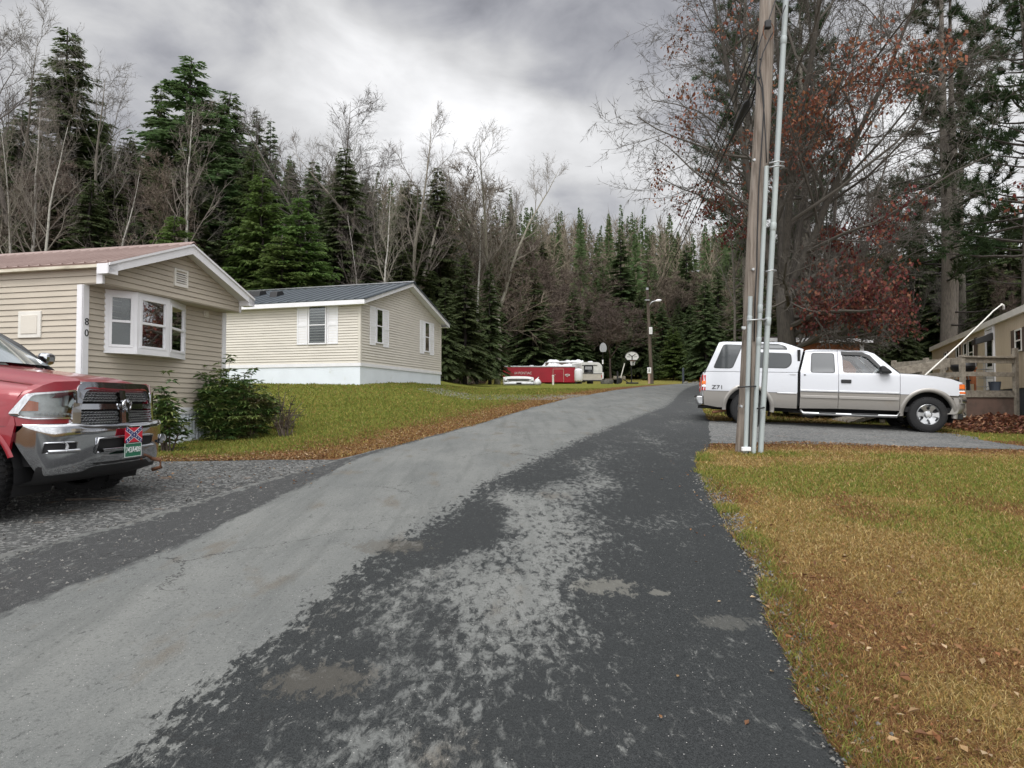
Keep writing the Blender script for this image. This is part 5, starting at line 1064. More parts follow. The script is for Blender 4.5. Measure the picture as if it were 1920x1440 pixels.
    k = MB(); k.grid(np.array([[bs(u, v, d - .006 - .03 * abs(v - .55) ** 2 - .07 * (1 - v) ** 1.2) for v, d in rows] for u in us])); b = k.build('bumper', CH, t, smooth=True)
    def of(u, z, d): v = (z - zlo(u)) / (zhi(u) - zlo(u)); p = bs(u, v, d - .006 - .03 * abs(v - .55) ** 2 - .07 * (1 - v) ** 1.2 + .004); return p
    def opening(nm, uu, z_0, z_1, rim):
        k = MB(); k.grid(np.array([[of(u, z_0(u), .005), of(u, (z_0(u) + z_1(u)) / 2, .006), of(u, z_1(u), .005)] for u in uu])); o_ = k.build(nm, M['dark'], b, smooth=True)  # near-black sheet laid on the chrome, shade of the opening painted in
        ring = [of(u, z_0(u), .008) for u in uu] + [of(u, z_1(u), .008) for u in uu[::-1]]; ring.append(ring[0]); k = MB(); k.tube(ring, rim, 8); k.build('opening_rim', CH, o_, smooth=True)
    opening('intake_shade', np.linspace(-.47, .47, 15), lambda u: .615 + .02 * math.cos(u * 9), lambda u: .745, .014)
    for s in (-1, 1): opening('fog_recess_shade', np.linspace(s * .72, s * .98, 9), lambda u: .63, lambda u: .725, .008)
    for s in (-1, 1):
        k = MB(); p = bf(s * .85, .66, -.02)[:2] + (.68,); k.lathe([(.0, .03), (.05, .022), (.055, .0)], 'x', p, 18); fo = k.build('fog_light', M['lens'], b, smooth=True)
        k = MB(); k.grid(np.array([[bf(s * u, z, d) for z, d in ((.625, .0), (.635, .02), (.655, .022), (.662, .0))] for u in np.linspace(.72, .98, 8)])); k.build('fog_trim', CH, fo, smooth=True)
    k = MB(); k.grid(np.array([[bf(u, z, d) for z, d in ((.60, -.02), (.61, .02), (.635, .025), (.645, -.02))] for u in np.linspace(-.44, .44, 13)])); k.build('bumper_lip', CH, b, smooth=True)
    k = MB(); k.grid(np.array([[bf(u, .5, -.06)[:2] + (.5,), bf(u, .5, -.10)[:2] + (.38,), bf(u, .5, -.25)[:2] + (.33,)] for u in np.linspace(-1.0, 1.0, 21)])); k.build('air_dam', BK, t, smooth=True)
    k = MB(); k.tube([(.9, .62, .46), (1.02, .62, .44), (1.03, .62, .36), (.93, .62, .33)], .022, 8); k.build('tow_hook', M['rust'], t, smooth=True)
    # plates
    px = bf(0, .66)[0] + .022
    pl = MB(); pl.box((px - .004, -.14, .525), (px, .165, .675)); lp = pl.build('licence_plate', M['plategreen'], t, bevel=.004)
    fm = frame_m((px + .002, .0125, .60), (0, 1, 0), (0, 0, 1)); text_obj('plate_number', '743A409', .083, M['platewhite'], lp, fm, .002, .88)
    k = MB(); [k.box((px, a, c), (px + .003, b_, d)) for a, b_, c, d in ((-.135, .16, .528, .533), (-.135, .16, .667, .671), (-.136, -.131, .528, .67), (.156, .161, .528, .67))]; k.build('plate_border', M['platewhite'], lp)
    fx = px + .006; y0, y1, z0, z1 = -.14, .165, .682, .835; cyy, czz = (y0 + y1) / 2, (z0 + z1) / 2
    k = MB(); k.box((fx - .004, y0, z0), (fx, y1, z1)); fp = k.build('front_flag_plate', M['flagred'], t)
    def diag(wd, d, m, nm):
        k = MB(); L = Vector((y1 - y0, z1 - z0)); 
        for sg in (1, -1):
            dr = Vector((L.x, sg * L.y)).normalized(); nn = Vector((-dr.y, dr.x)) * wd / 2; e = L.length / 2 - wd * .35
            P = [Vector((cyy, czz)) + dr * e * q + nn * w_ for q, w_ in ((-1, -1), (1, -1), (1, 1), (-1, 1))]
            k.prism([(fx + d - (.0002 if sg < 0 else 0), p.x, p.y) for p in P], (.0012, 0, 0))
        return k.build(nm, m, fp)
    diag(.050, .0003, M['platewhite'], 'flag_edging'); diag(.036, .0018, M['flagblue'], 'flag_cross')
    k = MB(); L = Vector((y1 - y0, z1 - z0))
    for sg in (1, -1):
        dr = Vector((L.x, sg * L.y)).normalized()
        for q in range(-3, 4):
            if q == 0 and sg < 0: continue
            c_ = Vector((cyy, czz)) + dr * q * .045; k.prism([(fx + .0032, c_.x + r_ * math.sin(a), c_.y + r_ * math.cos(a)) for a, r_ in ((i * math.pi / 5, .0115 if i % 2 == 0 else .0048) for i in range(10))], (.001, 0, 0))
    k.build('flag_stars', M['platewhite'], fp)
    # cab and bed
    hw = lambda z: lerp(z, [.5, .85, 1.1, 1.32, 1.38, 1.97], [1.0, 1.015, 1.005, .975, .95, .72])
    zc = [.6, .7, .85, 1.0, 1.1, 1.2, 1.3, 1.34, 1.38, 1.5, 1.65, 1.8]
    for s in (-1, 1):
        sp = lambda nm, loops, m, dy=0, rim=.03, par=t: panel(nm, m, loops, lambda a, b_: (a, s * (hw(b_) + dy), b_), ([], zc), (0, -s * rim, 0), par)
        d = sp('front_door', [[(-1.95, .56), (-.67, .56), (-.60, 1.36), (-.54, 1.44), (-1.20, 1.90), (-1.4, 1.955), (-1.95, 1.965)], rpoly([(-1.86, 1.40), (-.80, 1.40), (-1.28, 1.82), (-1.42, 1.88), (-1.86, 1.89)], .05)], RP)
        sp('window', [[(-1.88, 1.39), (-.77, 1.39), (-1.28, 1.84), (-1.42, 1.90), (-1.88, 1.91)]], M['tint'], -.015, 0, d)
        k = MB(); k.box((-1.88, -.016, 1.13), (-1.66, .02, 1.19)); k.build('handle', CH, d, loc=(0, s * 1.02, 0), bevel=.012)
        k = MB(); k.prism([(-.76, 0, 1.56), (-.62, 0, 1.56), (-.60, 0, 1.70), (-.74, 0, 1.72)], (0, s * .17, 0)); mo = k.build('mirror', CH, d, loc=(0, s * 1.0, 0), bevel=.045); k = MB(); k.box((-.74, -.10 if s > 0 else -.02, 1.48), (-.66, .02 if s > 0 else .10, 1.57)); k.build('mirror_arm', BK, mo, bevel=.01)
        d = sp('rear_door', [[(-3.0, .56), (-1.96, .56), (-1.96, 1.965), (-2.75, 1.955), (-3.0, 1.6)], rpoly([(-2.72, 1.40), (-2.05, 1.40), (-2.05, 1.89), (-2.66, 1.88)], .06)], RP); sp('window', [[(-2.74, 1.39), (-2.03, 1.39), (-2.03, 1.91), (-2.68, 1.90)]], M['tint'], -.015, 0, d)
        B = [(-5.05, .60), (-4.25, .60)] + arc(-3.57, .42, .565, 160, 20, 16) + [(-3.02, .56), (-3.02, 1.38), (-5.05, 1.38)]
        sp('bed_side', [B], RP)
        k = MB(); k.box((-5.07, s * .9 - .08, .95), (-5.03, s * .9 + .08, 1.34)); k.build('tail_light', M['redlens'], t, bevel=.01)
    ys = np.linspace(-1, 1, 13)
    k = MB(); k.grid(np.array([[(-.48 - .75 * u + .12 * (1 - y * y), y * (.88 - .15 * u), 1.535 + .50 * u) for y in ys] for u in np.linspace(0, 1, 6)])); k.build('windshield', M['glareglass'], t, smooth=True)
    for s in (-1, 1): k = MB(); k.tube([(-.45, s * .90, 1.46), (-.83, s * .84, 1.77), (-1.24, s * .75, 2.02)], .03, 8); k.build('pillar', BK, t, smooth=True)
    xs, zs = smooth_curve([-1.44, -1.6, -2.3, -2.8, -2.98], [1.92, 1.965, 1.99, 1.96, 1.70], 24) if False else (np.array([-1.20, -1.36, -1.7, -2.3, -2.7, -2.95, -3.0]), np.array([1.915, 1.955, 1.98, 1.985, 1.97, 1.93, 1.40]))
    k = MB(); k.grid(np.array([[(x, y * .75, z - .03 * abs(y) ** 4) for y in ys] for x, z in zip(xs, zs)])); k.build('roof', RP, t, smooth=True)
    k = MB(); k.box((-.64, -.86, 1.475), (-.44, .86, 1.495)); k.tube([(-.44, .55, 1.52), (-.50, -.05, 1.575)], .012, 6); k.tube([(-.44, -.25, 1.52), (-.50, -.78, 1.56)], .012, 6); k.build('wiper', BK, t)
    k = MB(); k.box((-4.9, -.5, .40), (.55, .5, .70)); k.box((-2.98, -.93, .55), (-.66, .93, 1.35)); k.box((-.66, -.62, .62), (.80, .62, 1.12)); k.box((-5.0, -.9, .7), (-3.02, .9, 1.1)); k.box((.5, -.85, .50), (.62, .85, .9)); k.build('chassis', M['dark'], t)
    k = MB(); k.box((-5.06, -.92, .66), (-5.02, .92, 1.38)); k.build('tailgate', RP, t, bevel=.01); k = MB(); k.box((-5.25, -.98, .5), (-5.06, .98, .68)); k.build('rear_bumper', CH, t, bevel=.03)
    for x in (0, -3.57):
        for s in (-1, 1): wheel(t, x, s * .85, .425, .30, s, 5, None, True)
        k = MB(); k.tube([(x, -.8, .42), (x, .8, .42)], .06, 8); k.lathe([(.0, -.16), (.14, -.1), (.16, 0), (.14, .1), (0, .16)], 'y', (x, .2, .42), 14); k.build('axle', BK, t, smooth='auto')
    k = MB(); k.box((.28, .05, .52), (.30, .12, .58), Matrix.Rotation(.0, 4, 'X')); k.build('hanging_tag', M['platewhite'], t)
red_pickup()

def grey_car():
    """low saloon behind the white pickup: a wheel and sill show under it"""
    t = thing('parked_car', 'dark grey low car mostly hidden behind the white pickup', 'car', (11.0, 18.95, gz(11, 18.6) + .0), rot=(0, R(1.6), R(-8)))
    P = [(.85, .30), (.85, .62), (.70, .72), (-.35, .86), (-.95, 1.27), (-2.2, 1.30), (-2.9, .95), (-3.5, .90), (-3.62, .75), (-3.6, .35)]
    hw = lambda z: lerp(z, [.2, .5, .85, 1.3], [.82, .86, .84, .60])
    for s in (-1, 1):
        O = [(.82, .30), (.85, .62), (.70, .72), (-.35, .86), (-.95, 1.27), (-2.2, 1.30), (-2.9, .95), (-3.5, .90), (-3.62, .75), (-3.6, .32), (-3.05, .24)] + arc(-2.7, .30, .35, 190, -10, 10) + [(-2.3, .22), (-.4, .22)] + arc(0, .30, .35, 190, -10, 10)
        Wn = [(-.55, .90), (-1.0, 1.22), (-2.15, 1.25), (-2.7, .93)]
        panel('body_side', M['greycar'], [O], lambda a, b: (a, s * hw(b), b), ([], [.4, .5, .6, .75, .86, .95, 1.1, 1.2]), (0, -s * .02, 0), t)
        panel('side_window', M['darkglass'], [Wn], lambda a, b: (a, s * (hw(b) + .006), b), ([], [.95, 1.1, 1.2]), (0, 0, 0), t)
        for x in (0, -2.7): wheel(t, x, s * .74, .31, .2, s, 5)
    k = MB(); k.grid(np.array([[(x, y * hw(z), z) for y in np.linspace(-1, 1, 5)] for x, z in P])); k.build('body_top', M['greycar'], t, smooth=False)
    k = MB(); k.box((-3.5, -.7, .2), (.7, .7, .6)); k.build('underbody', M['dark'], t)
grey_car()
# ------------------------------------------------------------------ poles, wires and the far yard
def at(px, py, Y):
    """point seen at (px, py) of the 1920 x 1440 photograph, Y metres ahead"""
    a, b = (px - 960) / 1250, (720 - py) / 1250; c, s = math.cos(R(1.65)), math.sin(R(1.65)); k = Y / (c - b * s)
    return Vector((a * k, Y, 1.6 + (s + b * c) * k))
def main_pole():
    b = at(1397, 846, 11.28); top = at(1440, 0, 11.28); d = (top - b) / (top.z - b.z)
    t = thing('utility_pole', 'weathered wooden utility pole with grey conduits at the lawn edge', 'utility pole', (b.x, b.y, gz(b.x, b.y)))
    P = lambda z: Vector((d.x * z, 0, z)); rad = lambda z: .158 - .0042 * z
    k = MB(); zs = np.linspace(-.3, 11.5, 30); k.tube([P(z) + Vector((.012 * math.sin(z * 1.3), .01 * math.cos(z * .9), 0)) for z in zs], [rad(z) * (1 + .015 * math.sin(z * 5)) for z in zs], 20); k.build('shaft', M['pole'], t, smooth='auto')
    o = Vector((b.x, b.y, gz(b.x, b.y)))
    def conduit(p0, p1, Y0, Y1, r, joints, m=M['pvc'], z0=-.25):
        a, c = at(*p0, Y0) - o, at(*p1, Y1) - o; dr = (c - a) / (c.z - a.z); a = a + dr * (z0 - a.z); L = c.z - z0
        k = MB(); k.tube([a, a + dr * L * .5, c], r, 14); 
        for j in joints:
            q = at(*j, Y0) - o; z = q.z; f = a + dr * (z - a.z); k.tube([f - dr * .07, f - dr * .06, f + dr * .06, f + dr * .07], [r * 1.0, r * 1.16, r * 1.16, r * 1.0], 14)
        return k.build('conduit', m, t, smooth='auto')
    conduit((1398, 850), (1407, 556), 11.08, 11.09, .036, [(1405, 600)]); conduit((1413, 852), (1437.5, 312), 11.1, 11.12, .037, [(1427, 579), (1424, 640)]); conduit((1426, 846), (1473.5, 0), 11.18, 11.2, .046, [(1436.5, 603), (1467, 75), (1446, 425)])
    k = MB(); a, c = at(1404, 850, 11.1) - o, at(1409, 560, 11.1) - o; k.tube([a, (a + c) / 2, c], .012, 6); a, c = at(1420, 800, 11.16) - o, at(1421.5, 770, 11.16) - o; k.tube([a, c], .02, 6); k.build('ground_wire', M['cable'], t)
    k = MB(); P_ = [(1473, 10), (1461, 42), (1444, 70), (1430, 100), (1424, 130), (1430, 160), (1432.5, 200), (1430, 240), (1427, 290), (1423, 340), (1420, 430), (1419, 500), (1416, 560), (1414, 640)]
    k.tube([at(x, y, 11.11 - (.0 if y > 60 else .02)) - o for x, y in P_], .011, 6); k.tube([at(x, y, 11.10) - o for x, y in [(1454, 0), (1442, 36), (1434, 52), (1428, 70), (1421, 90), (1419, 115), (1418, 140), (1428, 165), (1433, 215), (1436, 270), (1437, 305)]], .010, 6)
    k.build('pole_cable', M['cable'], t, smooth=True)
    k = MB(); k.tube([at(1441 + 10 * math.sin(a), 58 + 17 * math.cos(a), 11.09) - o for a in np.linspace(.4, 5.9, 18)], .007, 5); k.build('cable_loop', M['rust'], t)
    k = MB(); p = at(1440, 46, 11.06) - o; k.box((p.x - .05, p.y - .04, p.z - .07), (p.x + .05, p.y + .05, p.z + .07)); k.build('junction_box', M['cable'], t, bevel=.02)
    for y, x0, x1 in ((725, 1383, 1421), (765, 1419, 1433), (508, 1436, 1455), (305, 1442, 1470), (313, 1442, 1470), (600, 1400, 1437)):
        k = MB(); a, c = at(x0, y + 1, 11.04) - o, at(x1, y - 1, 11.10) - o; k.tube([a, (a + c) / 2 + Vector((0, -.06, 0)), c, c + Vector((0, .14, 0))], .013, 6); k.build('strap', M['cable'] if y > 700 else M['galv'], t, smooth=True)
    for x, y in ((1395, 616), (1390, 762), (1414, 300), (1412, 505)):
        k = MB(); q = at(x, y, 11.115) - o; k.lathe([(.0, -.02), (.022, -.018), (.024, .0), (.024, .03)], 'y', q, 8); k.build('bolt', M['galv'], t)
    k = MB(); q = at(1394.5, 614, 11.10) - o; k.box((q.x - .035, q.y - .006, q.z - .018), (q.x + .035, q.y + .002, q.z + .018)); k.build('pole_tag', M['galv'], t)
    k = MB(); q = at(1399, 842, 11.02) - o; k.box((q.x - .075, q.y - .03, q.z - .035), (q.x + .075, q.y + .03, q.z + .035)); k.build('conduit_collar', M['white'], t, bevel=.012)
main_pole()
def wires():
    spec = [((1440, 18), (1213, 541), .014, 0), ((1431, 60), (1214, 548), .013, 0), ((1426, 110), (1215, 556), .013, 0), ((1423, 145), (1216, 560), .02, 1)]
    for i, (a, c, r, spl) in enumerate(spec):
        A, B = at(*a, 11.2), at(*c, 65); k = MB(); n = 40
        pts = [A.lerp(B, u) - Vector((0, 0, .9 * 4 * u * (1 - u) * (.5 if i < 3 else .62))) for u in (np.linspace(0, 1, n) ** 1.6)]
        k.tube(pts, r, 6); lab = ['overhead wire highest of the four lines leading to the lamp pole', 'overhead wire second from the top of the four pole lines', 'overhead wire third from the top of the four pole lines', 'thick black overhead cable with a splice sleeve, lowest of the pole lines'][i]
        o = k.build('overhead_wire', M['cable'], smooth=True); tag(o, lab, 'wire', 'overhead wires between the two poles')
        if spl:
            q = [A.lerp(B, u) - Vector((0, 0, .9 * 4 * u * (1 - u) * .62)) for u in (.018, .021, .042, .046)]
            k = MB(); k.tube(q, [.03, .07, .07, .03], 10); k.build('splice_sleeve', M['cable'], o, smooth='auto')
            k = MB(); q = [A + Vector((.02, 0, .12)), A.lerp(B, .012) - Vector((0, 0, .25)), A.lerp(B, .03) - Vector((.03, 0, .22)), A.lerp(B, .055) - Vector((0, 0, .17))]; k.tube(q, .016, 6); k.build('drip_loop', M['cable'], o, smooth=True)
wires()
def lamp_pole():
    Y = 65; b = at(1222.5, 719, Y); top = at(1213.5, 541, Y); zg = gz(b.x, Y); t = thing('street_lamp', 'leaning wooden utility pole with a curved street lamp arm at the road bend', 'lamp pole', (b.x, Y, zg)); o = Vector((b.x, Y, zg))
    k = MB(); k.tube([Vector((0, 0, -.3)), (at(1218, 640, Y) - o), top - o], [.19, .16, .125], 12); k.build('shaft', M['poledark'], t, smooth='auto')
    k = MB(); q = top - o; k.tube([q + Vector((0, 0, -.15)), q + Vector((0, 0, .08))], [.15, .13], 12); k.build('pole_cap', M['galv'], t, smooth='auto')
    k = MB(); k.tube([at(x, y, Y - .2) - o for x, y in ((1218, 575), (1219.5, 569), (1223, 566), (1228, 564.5), (1232, 564))], .05, 8); a = k.build('lamp_arm', M['galv'], t, smooth=True)
    k = MB(); q0, q1 = at(1229, 564.5, Y - .2) - o, at(1240, 563, Y - .2) - o; k.tube([q0, q0.lerp(q1, .2), q0.lerp(q1, .6), q1], [.06, .13, .15, .07], 12); k.build('lamp_head', M['white'], a, smooth='auto')
    k = MB(); q = at(1220, 620, Y - .25) - o; k.box((q.x - .16, q.y - .03, q.z - .34), (q.x + .16, q.y + .02, q.z + .34)); s = k.build('sign_plate', M['platewhite'], t, bevel=.01)
    k = MB(); k.box((q.x - .1, q.y - .036, q.z - .22), (q.x + .1, q.y - .031, q.z + .22)); k.build('sign_panel', M['camper'], s)
    k = MB(); k.tube([at(1210, 562, Y) - o, Vector((-3.4, -1.0, .0))], .008, 5); k.build('guy_wire', M['cable'], t)
    k = MB(); q = at(1213, 563, Y - .15) - o; k.box((q.x - .2, q.y - .1, q.z - .06), (q.x + .25, q.y + .1, q.z + .06)); k.build('bracket', M['galv'], t, bevel=.01)
lamp_pole()
def small_sign():
    Y = 58; q = at(1217, 701, Y); zg = gz(q.x, Y); t = thing('road_sign', 'small white sign on a short pale post beside the lamp pole', 'sign', (q.x, Y, zg)); h = at(1217, 695, Y).z - zg
    k = MB(); k.box((-.09, -.06, -.2), (.09, .06, h)); k.build('post', M['beigepaint'], t, bevel=.01)
    k = MB(); k.box((-.17, -.10, h - .24), (.17, -.062, h + .27)); s = k.build('sign_face', M['platewhite'], t, bevel=.012)
    k = MB()
    for zz, w in ((.15, .08), (.06, .05), (-.02, .09), (-.10, .06)): k.box((-w, -.106, h + zz - .02), (w, -.101, h + zz + .02))
    k.build('sign_marks', M['digits'], s)
small_sign()
def hoop(px, py, pyb, Y, front, label):
    q = at(px, py, Y); zg = gz(q.x, Y); t = thing('basketball_hoop', label, 'basketball hoop', (q.x, Y, zg)); h = q.z - zg
    k = MB(); k.tube([(0, .35, 0), (0, .35, h - .1), (0, .08, h + .12)], .055, 10); k.build('pole', M['black'], t, smooth='auto')
    out = [(-.60, -.12), (-.42, -.34), (.42, -.34), (.60, -.12)] + [(.61 * math.cos(a), -.08 + .50 * math.sin(a)) for a in np.linspace(.06, math.pi - .06, 17)]
    out = [(a * (1.0 if front else .55), b * (1.0 if front else 1.15)) for a, b in out]
    k = MB(); k.prism([(a, 0, h + b) for a, b in out], (0, .04, 0)); bb = k.build('backboard', M['camper'] if front else M['galv'], t)
    if front:
        k = MB(); k.tube([(a * 1.0, -.01, h + b * 1.0) for a, b in out + out[:1]], .028, 6); k.build('board_edging', M['black'], bb)
        k = MB(); 
        for s in (-1, 1): k.tube([(0, -.03, h - .02), (s * .30, -.02, h + .2)], .03, 6)
        k.tube([(0, -.03, h - .36), (0, -.03, h)], .045, 6)
        for s in (-1, 1): k.tube([(s * .2, -.015, h - .05), (s * .45, -.015, h - .02)], .014, 5)
        k.build('board_frame', M['black'], bb)
        k = MB(); k.tube([(.23 * math.cos(a), -.32 + .23 * math.sin(a), h - .42) for a in np.linspace(0, 6.283, 19)], .014, 6); r = k.build('rim', M['rust'], t)
        k = MB(); [k.tube([(.23 * math.cos(a), -.32 + .23 * math.sin(a), h - .42), (.13 * math.cos(a + .3), -.32 + .13 * math.sin(a + .3), h - .82)], .008, 4) for a in np.linspace(0, 6.0, 10)]; k.build('net', M['platewhite'], r)
        k = MB(); k.tube([(0, .34, h - .72), (0, .34, h - .42)], .075, 10); k.build('pole_pad', M['white'], t)
        k = MB(); k.prism([(-.55, -.1, 0), (.55, -.1, 0), (.35, .9, 0), (-.35, .9, 0)], (0, 0, .14)); k.build('base', M['black'], t, bevel=.03)
    else:
        k = MB(); k.tube([(0, .34, 1.9), (0, .34, 2.3)], .075, 10); k.tube([(0, .34, .5), (0, .34, 1.1)], .075, 10); k.build('pole_pad', M['white'], t)
hoop(1185, 668, 720, 58, True, 'basketball hoop with a white fan shaped backboard on a black pole'); hoop(1131, 652, 720, 63, False, 'old basketball hoop with a dull grey backboard beside the white camper')
def yard():
    Y = 66; zg = gz(3, Y) - .1; x0, x1 = at(944, 700, Y).x, at(1079, 700, Y).x; L = x1 - x0; H = at(1000, 688, Y).z - zg
    t = thing('cargo_trailer', 'long red box trailer lettered 64 PONTIAC at the edge of the woods', 'trailer', (x0, Y, zg), R(2))
    k = MB(); k.box((0, 0, .25), (L, 2.3, H)); k.build('body', M['trailerred'], t, bevel=.05)
    k = MB(); k.box((-.03, -.03, H - .02), (L + .03, 2.33, H + .10)); k.build('roof', M['galv'], t, bevel=.03)
    k = MB(); k.tube([(L * .4, 1, H + .1), (L * .4, 1, H + .22)], .22, 10); k.build('roof_vent', M['white'], t)
    text_obj('lettering', '64 PONTIAC', .36, M['camper'], t, frame_m((1.95, -.012, H - .62), (1, 0, 0), (0, 0, 1)), .004, .86)
    d = MB(); xa, xb = 4.95, 5.95
    d.box((xa, -.03, .3), (xb, .0, H - .22)); dr = d.build('door', M['trailerred'], t, bevel=.01); d = MB()
    for p in ((xa - .05, xa, .3, H - .17), (xb, xb + .05, .3, H - .17), (xa, xb, H - .22, H - .17)): d.box((p[0], -.035, p[2]), (p[1], -.002, p[3]))
    d.build('door_frame', M['beigepaint'], dr); k = MB(); k.box((xa + .1, -.06, 1.0), (xa + .22, -.03, 1.05)); k.build('handle', M['galv'], dr)
    k = MB(); k.tube([(6.35 + .18 * math.cos(a) + .1 * math.sin(2 * a), -.015, .95 + .13 * math.sin(a)) for a in np.linspace(0, 5.6, 22)], .03, 5); k.tube([(6.2, -.015, 1.05), (6.45, -.015, .93), (6.6, -.015, .96)], .03, 5); k.build('swirl_emblem', M['camper'], t)
    for x in (2.6, 3.5): k = MB(); k.lathe([(.0, -.1), (.2, -.1), (.33, -.12), (.36, 0), (.33, .12), (0, .12)], 'y', (x, .16, .34), 20); k.build('wheel', M['rubber'], t, smooth='auto')
    k = MB(); k.prism([(L, .8, .3), (L + 1.2, 1.15, .3), (L, 1.5, .3)], (0, 0, .1)); k.build('hitch', M['black'], t)
    # front end of an old white car lying in the grass
    Y = 45; q = at(973, 723, Y); zg = gz(q.x, Y) - .05
    t = thing('old_car_front', 'white front end of an old car lying in the grass before the red trailer', 'car front', (q.x, Y, zg), R(3))
    k = MB(); xs = np.linspace(-1.03, 1.03, 21); pf = [(.0, .02), (-.10, .10), (-.12, .28), (-.06, .36), (-.06, .46), (-.10, .50), (.10, .62), (.9, .70), (1.0, .2)]
    k.grid(np.array([[(x, y + .22 * (abs(x) / 1.03) ** 4, z * (1 - .08 * abs(x) ** 3)) for y, z in pf] for x in xs])); k.build('hood', M['camper'], t, smooth='auto')
    k = MB(); k.box((-.78, -.135, .38), (.70, -.05, .44)); k.build('grille_slot', M['dark'], t, bevel=.01)
    k = MB(); k.box((-1.0, -.16, .12), (.98, -.10, .24)); k.build('bumper', M['chrome_dull'], t, bevel=.02)
    k = MB(); k.box((-.18, -.17, .13), (.16, -.155, .23)); k.build('plate_recess', M['dark'], t)
    for x in (-.9, .9): k = MB(); k.lathe([(.0, -.14), (.08, -.13), (.1, -.08), (.11, .05)], 'y', (x, .0, .42), 14); k.build('headlight', M['lens'], t, smooth='auto')
    t = thing('storage_tub', 'small crumpled white bag beside the old car front', 'bag', (1.72, 45.1, gz(1.7, 45))); k = MB(); k.lathe([(.0, 0), (.24, .02), (.28, .18), (.16, .38), (.05, .46), (.0, .46)], 'z', (0, 0, 0), 11); k.build('sack', M['tarp'], t, smooth=True); k = MB(); k.tube([(0, 0, .44), (.04, 0, .52), (.1, .02, .55)], .03, 6); k.build('knot', M['tarp'], t)
    t['label'] = 'small crumpled white bag on the grass beside the old car front'; t.name = 'white_bag'
    q = at(1037, 720, 47); k = MB(); k.tube([(q.x, 47, gz(q.x, 47) - .1), (q.x, 47, gz(q.x, 47) + .62)], [.07, .07], 12); k.lathe([(.085, 0), (.085, .08), (.0, .10)], 'z', (q.x, 47, gz(q.x, 47) + .6), 12); tag(k.build('vent_pipe', M['whitewarm'], smooth='auto'), 'short white pipe stub standing in grass before the red trailer door', 'pipe')
    # white tank shell between trailer and camper
    Y = 63; a, c = at(1077, 716, Y), at(1092.5, 691, Y); zg = gz(a.x, Y); t = thing('storage_tank', 'rounded white tank standing between the red trailer and the camper', 'tank', ((a.x + c.x) / 2, Y, zg)); w = (c.x - a.x) / 2; h = c.z - zg
    k = MB(); k.lathe([(.0, .18), (w * .85, .2), (w, .34), (w * 1.02, h * .5), (w, h - .22), (w * .8, h - .05), (w * .3, h), (.0, h)], 'z', (0, 0, 0), 24); k.build('shell', M['white'], t, smooth=True)
    k = MB(); k.tube([(0, 0, h - .02), (0, 0, h + .08)], .09, 10); k.build('cap', M['galv'], t); 
    for s in (-1, 1): k = MB(); k.box((s * w * .6 - .06, -.2, -.1), (s * w * .6 + .06, .2, .24)); k.build('leg', M['black'], t)
    # camper
    Y = 66.5; a, c = at(1090, 717, Y), at(1129.5, 679, Y); zg = gz(a.x, Y) - .1; W_ = c.x - a.x; H = c.z - zg
    t = thing('camper_trailer', 'white travel camper with tan lower band and a tarp over its roof', 'camper', (a.x, Y, zg), R(3))
    prof = [(0, .5), (W_, .5), (W_, H - .55)] + [(W_ - .55 + .55 * math.cos(q), H - .55 + .55 * math.sin(q)) for q in np.linspace(0, math.pi / 2, 8)] + [(0.12, H), (0, H - .12)]
    k = MB(); k.prism([(x, 0, z) for x, z in prof], (-2.2, 4.6, 0)); k.build('body', M['camper'], t, fix=True)
    k = MB(); k.prism([(-.02, -.03, .45), (W_ + .02, -.03, .45), (W_ + .02, -.03, 1.12), (-.02, -.03, 1.12)], (-2.2, 4.6, 0)); k.build('lower_band', M['campertan'], t)
    k = MB(); k.box((-.03, -.05, 1.12), (W_ + .03, -.0, 1.17)); k.box((.05, -.04, H - .34), (W_ - .5, .0, H - .28)); k.build('trim_strip', M['greycar'], t)
    k = MB()
    for p in ((.25, .31, 1.22, 1.98), (1.14, 1.2, 1.22, 1.98), (.31, 1.14, 1.92, 1.98), (.31, 1.14, 1.22, 1.28)): k.box((p[0], -.05, p[2]), (p[1], .0, p[3]))
    w = k.build('window', M['black'], t); k = MB(); k.box((.31, -.03, 1.28), (1.14, -.01, 1.92)); k.build('pane', M['darkglass'], w); k = MB(); k.prism([(.36, -.035, 1.55), (1.09, -.035, 1.55), (1.05, -.035, 1.86), (.40, -.035, 1.86)], (0, .003, 0)); k.build('blind', M['galv'], w)
    k = MB(); k.box((W_ - .12, -.05, .75), (W_ - .02, -.0, 1.0)); k.build('tail_light', M['redlens'], t, bevel=.01)
    k = MB(); k.box((.1, -.12, .38), (W_ - .1, .0, .5)); k.build('rear_bumper', M['black'], t); k = MB(); k.box((W_ * .5 - .25, .6, H), (W_ * .5 + .2, 1.1, H + .14)); k.build('roof_vent', M['white'], t, bevel=.03)
    for y in (2.0,): k = MB(); k.lathe([(.0, -.1), (.3, -.12), (.34, 0), (.3, .12), (0, .1)], 'x', (W_ - .9, y, .34), 18); k.build('wheel', M['rubber'], t)
    k = MB(); n, m_ = 24, 7; G = np.zeros((n, m_, 3))
    for i in range(n):
        u = i / (n - 1); x = at(1016 + 78 * u, 680, 68.5).x
        for j in range(m_):
            v = j / (m_ - 1); zt = at(1000, 677.5, 68.5).z + .14 * math.sin(u * 9) * (1 - u) + .10 * math.sin(u * 23) * .5 + .25 * sst(0, .12, u) - .1
            G[i, j] = (x, 67.8 + 2.4 * v, zt - .75 * abs(2 * v - 1) ** 2.4 - (.35 * (1 - u) if u < .15 else 0) + .04 * math.sin(i * 2.1 + j))
    k.grid(G); tag(k.build('tarp', M['tarp'], smooth=True), 'rumpled white tarp stretched behind the red trailer roof up to the camper', 'tarp')
